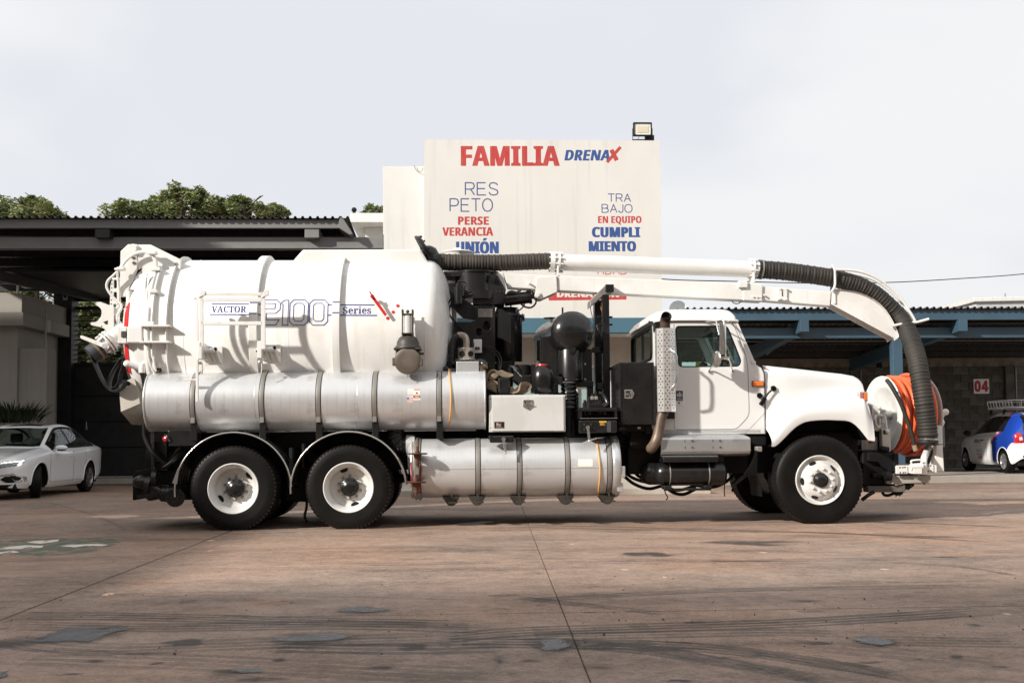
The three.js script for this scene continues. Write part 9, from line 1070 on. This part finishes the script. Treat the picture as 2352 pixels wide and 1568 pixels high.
{ // liveried hatchback parked nose to the wall
  const st = [[1.95, 0.05, 0.4, 0.5, 0.55, 0.02], [1.95, 0.4, 0.30, 0.62, 0.68, 0.28], [1.85, 0.62, 0.24, 0.70, 0.77, 0.42], [1.6, 0.77, 0.21, 0.80, 0.88, 0.55], [1.225, 0.82, 0.2, 0.875, 0.96, 0.62], [0.95, 0.83, 0.2, 0.90, 1.01, 0.62], [0.8, 0.83, 0.2, 0.915, 1.07, 0.60], [0.4, 0.83, 0.2, 0.935, 1.33, 0.57], [0.1, 0.83, 0.2, 0.945, 1.45, 0.555], [-0.3, 0.83, 0.2, 0.955, 1.515, 0.545], [-0.8, 0.83, 0.2, 0.97, 1.52, 0.54], [-1.2, 0.83, 0.2, 0.985, 1.49, 0.535], [-1.5, 0.82, 0.22, 1.0, 1.42, 0.53], [-1.68, 0.79, 0.26, 1.0, 1.29, 0.53], [-1.78, 0.75, 0.32, 0.96, 1.07, 0.56], [-1.83, 0.62, 0.38, 0.85, 0.92, 0.5], [-1.83, 0.05, 0.5, 0.7, 0.75, 0.02]];
  const p = toSite(12.93, 27.7), t = thing('hatchback', 'white hatchback with blue and red livery and roof basket parked at right', 'car', [p.x, 0.16, p.z], Math.PI / 2 - 0.04 - YAW), lead = (y) => -0.62 - 0.52 * smooth(0.72, 1.12, y);
  const ar = (x, y) => Math.min(Math.hypot(x - 1.225, y - 0.295), Math.hypot(x + 1.225, y - 0.295)) < 0.345;
  const c = makeCar(t, { st, uOf: uFind(st), w: 0.83, r: 0.295, arch: 0.345, spokes: 5, spokeW: 0.055, rim: std(0.42, 0.42, 0.43, 0.35, { metal: 0.8 }), axles: [[1.225, 0], [-1.225, 0]], under: [-1.75, 1.85], glass: M.darkGlass, mats: { blue: std(0.012, 0.055, 0.36, 0.25, { phys: true, clearcoat: 1 }), red: std(0.55, 0.02, 0.025, 0.3) }, kind: (x, y, v) => {
    if (v < 4 && ar(x, y)) return 'none';
    if (v > 4.1 && v < 4.95 && x < 0.86 && x > -1.22) return Math.abs(x + 0.22) < 0.03 || Math.abs(x + 0.92) < 0.02 || v > 4.9 ? 'trim' : 'glass';
    if (v > 5.2 && x > 0.14 && x < 0.9) return 'glass'; if (v > 5.1 && x < -1.5 && y > 1.02 && x > -1.80) return 'glass';
    if (x < lead(y) && v < 5.9 && !(x < -1.25 && y < 0.78 - 0.25 * smooth(-1.8, -1.3, x))) return 'blue'; if (x < lead(y) + 0.09 && y > 0.74 && v < 5.6) return 'red'; return 'body'; } }, carPaint);
  for (const s of [-1, 1]) {
    part(t, 'tail_lamp', [c.frontPatch([[0.56, 0.78], [0.74, 0.74], [0.77, 0.92], [0.70, 1.0], [0.6, 0.98]].map(([a, b]) => [a * s, b]), 0.014, -1)], M.redLamp); part(t, 'lamp_lens', [c.frontPatch([[0.58, 0.82], [0.66, 0.80], [0.67, 0.88], [0.6, 0.9]].map(([a, b]) => [a * s, b]), 0.024, -1)], std(0.6, 0.5, 0.48, 0.2));
    part(t, 'wing_mirror', [sp(V(0.72, 1.0, s * 0.93), 0.1, 0.7, 0.75, 1, 16)], M.blackMatte); part(t, 'door_handle', [bx(-0.1, 0.09, 0.80, 0.83, s * 0.83 - 0.014, s * 0.83 + 0.02, 0.01)], M.blackMatte); part(t, 'door_handle', [bx(-0.98, -0.8, 0.83, 0.86, s * 0.83 - 0.014, s * 0.83 + 0.02, 0.01)], M.blackMatte);
    for (const [x, y0, y1] of [[0.86, 0.3, 0.86], [-0.24, 0.28, 0.94]]) part(t, 'door_gap', [tb([0, 0.25, 0.5, 0.75, 1].map((k) => { const y = mix(y0, y1, k); return V(x, y, s * (c.zOf(x, y) + 0.002)); }), 0.004, 5, 16)], M.groove);
  }
  part(t, 'door_lettering', [new THREE.PlaneGeometry(0.86, 0.6).rotateY(Math.PI).translate(0.36, 0.585, -0.838)], std(1, 1, 1, 0.35, { transparent: true, map: canvasTex(688, 480, (g) => { g.save(); g.transform(1, 0, -0.2, 1, 20, 0); g.fillStyle = '#27345f'; g.font = 'bold 96px sans-serif'; g.save(); g.scale(0.9, 1.15); g.fillText('DRENA', 250, 100); g.restore(); g.strokeStyle = '#c03a3c'; g.lineWidth = 14; g.beginPath(); g.moveTo(598, 22); g.lineTo(548, 138); g.moveTo(545, 42); g.lineTo(600, 118); g.stroke(); g.restore(); g.fillStyle = '#777'; g.font = '24px sans-serif'; g.fillText('Tu Especialista en Drenajes', 240, 176); g.strokeStyle = '#555c70'; g.lineWidth = 4; g.strokeRect(330, 236, 280, 66); g.fillStyle = '#4a5268'; g.font = 'bold 40px sans-serif'; g.fillText('667 713 5250', 344, 284); g.fillText('Drenaxoficial', 350, 362); g.fillStyle = '#a8303a'; g.fillRect(440, 388, 180, 54); g.fillStyle = '#e8dcd8'; g.font = 'bold 34px sans-serif'; g.fillText('drenax.mx', 448, 428); g.strokeStyle = '#666'; g.beginPath(); g.arc(60, 60, 34, 0.6, 5.6); g.stroke(); }) }), { keepUV: true });
  part(t, 'rear_plate', [bx(-1.86, -1.835, 0.6, 0.7, -0.2, 0.2, 0.008)], M.whiteMatte); part(t, 'rear_diffuser', [c.frontPatch([[-0.55, 0.48], [0.55, 0.48], [0.6, 0.4], [-0.6, 0.4]], 0.012, -1)], M.blackMatte);
  const rk = part(t, 'roof_rack', [-0.72, 0.1].map((x) => cy(V(x, 1.60, -0.62), V(x, 1.60, 0.62), 0.016, 0.016, 10)), M.steel); part(rk, 'foot', [-0.72, 0.1].flatMap((x) => [-0.52, 0.52].map((z) => bar(V(x, 1.46, z * 1.08), V(x, 1.6, z), 0.05, 0.03))), M.blackMatte);
  const y0 = 1.63, y1 = 1.80, F = 0.32, B = -1.15, W = 0.5, rim = (y, k) => tb([V(F + k, y, -W), V(B - k, y, -W - k), V(B - k, y, W + k), V(F + k, y, W + k)], 0.014, 7, 120, true); part(rk, 'basket', [rim(y0, 0), rim(y1, 0.05), ...Array.from({ length: 9 }, (_, i) => { const x = mix(F, B, i / 8); return tb([V(x, y1, -W - 0.04), V(x, y0 + 0.02, -W), V(x, y0, -W * 0.8), V(x, y0, W * 0.8), V(x, y0 + 0.02, W), V(x, y1, W + 0.04)], 0.009, 6, 40); }), ...[-0.3, -0.1, 0.1, 0.3].flatMap((z) => [cy(V(B - 0.03, y1, z), V(B, y0, z), 0.009, 0.009, 6), cy(V(F + 0.05, y1, z), V(F, y0, z), 0.009, 0.009, 6), cy(V(F, y0, z), V(B, y0, z), 0.009, 0.009, 6)])], M.white);
}
renderer.render(scene, camera);
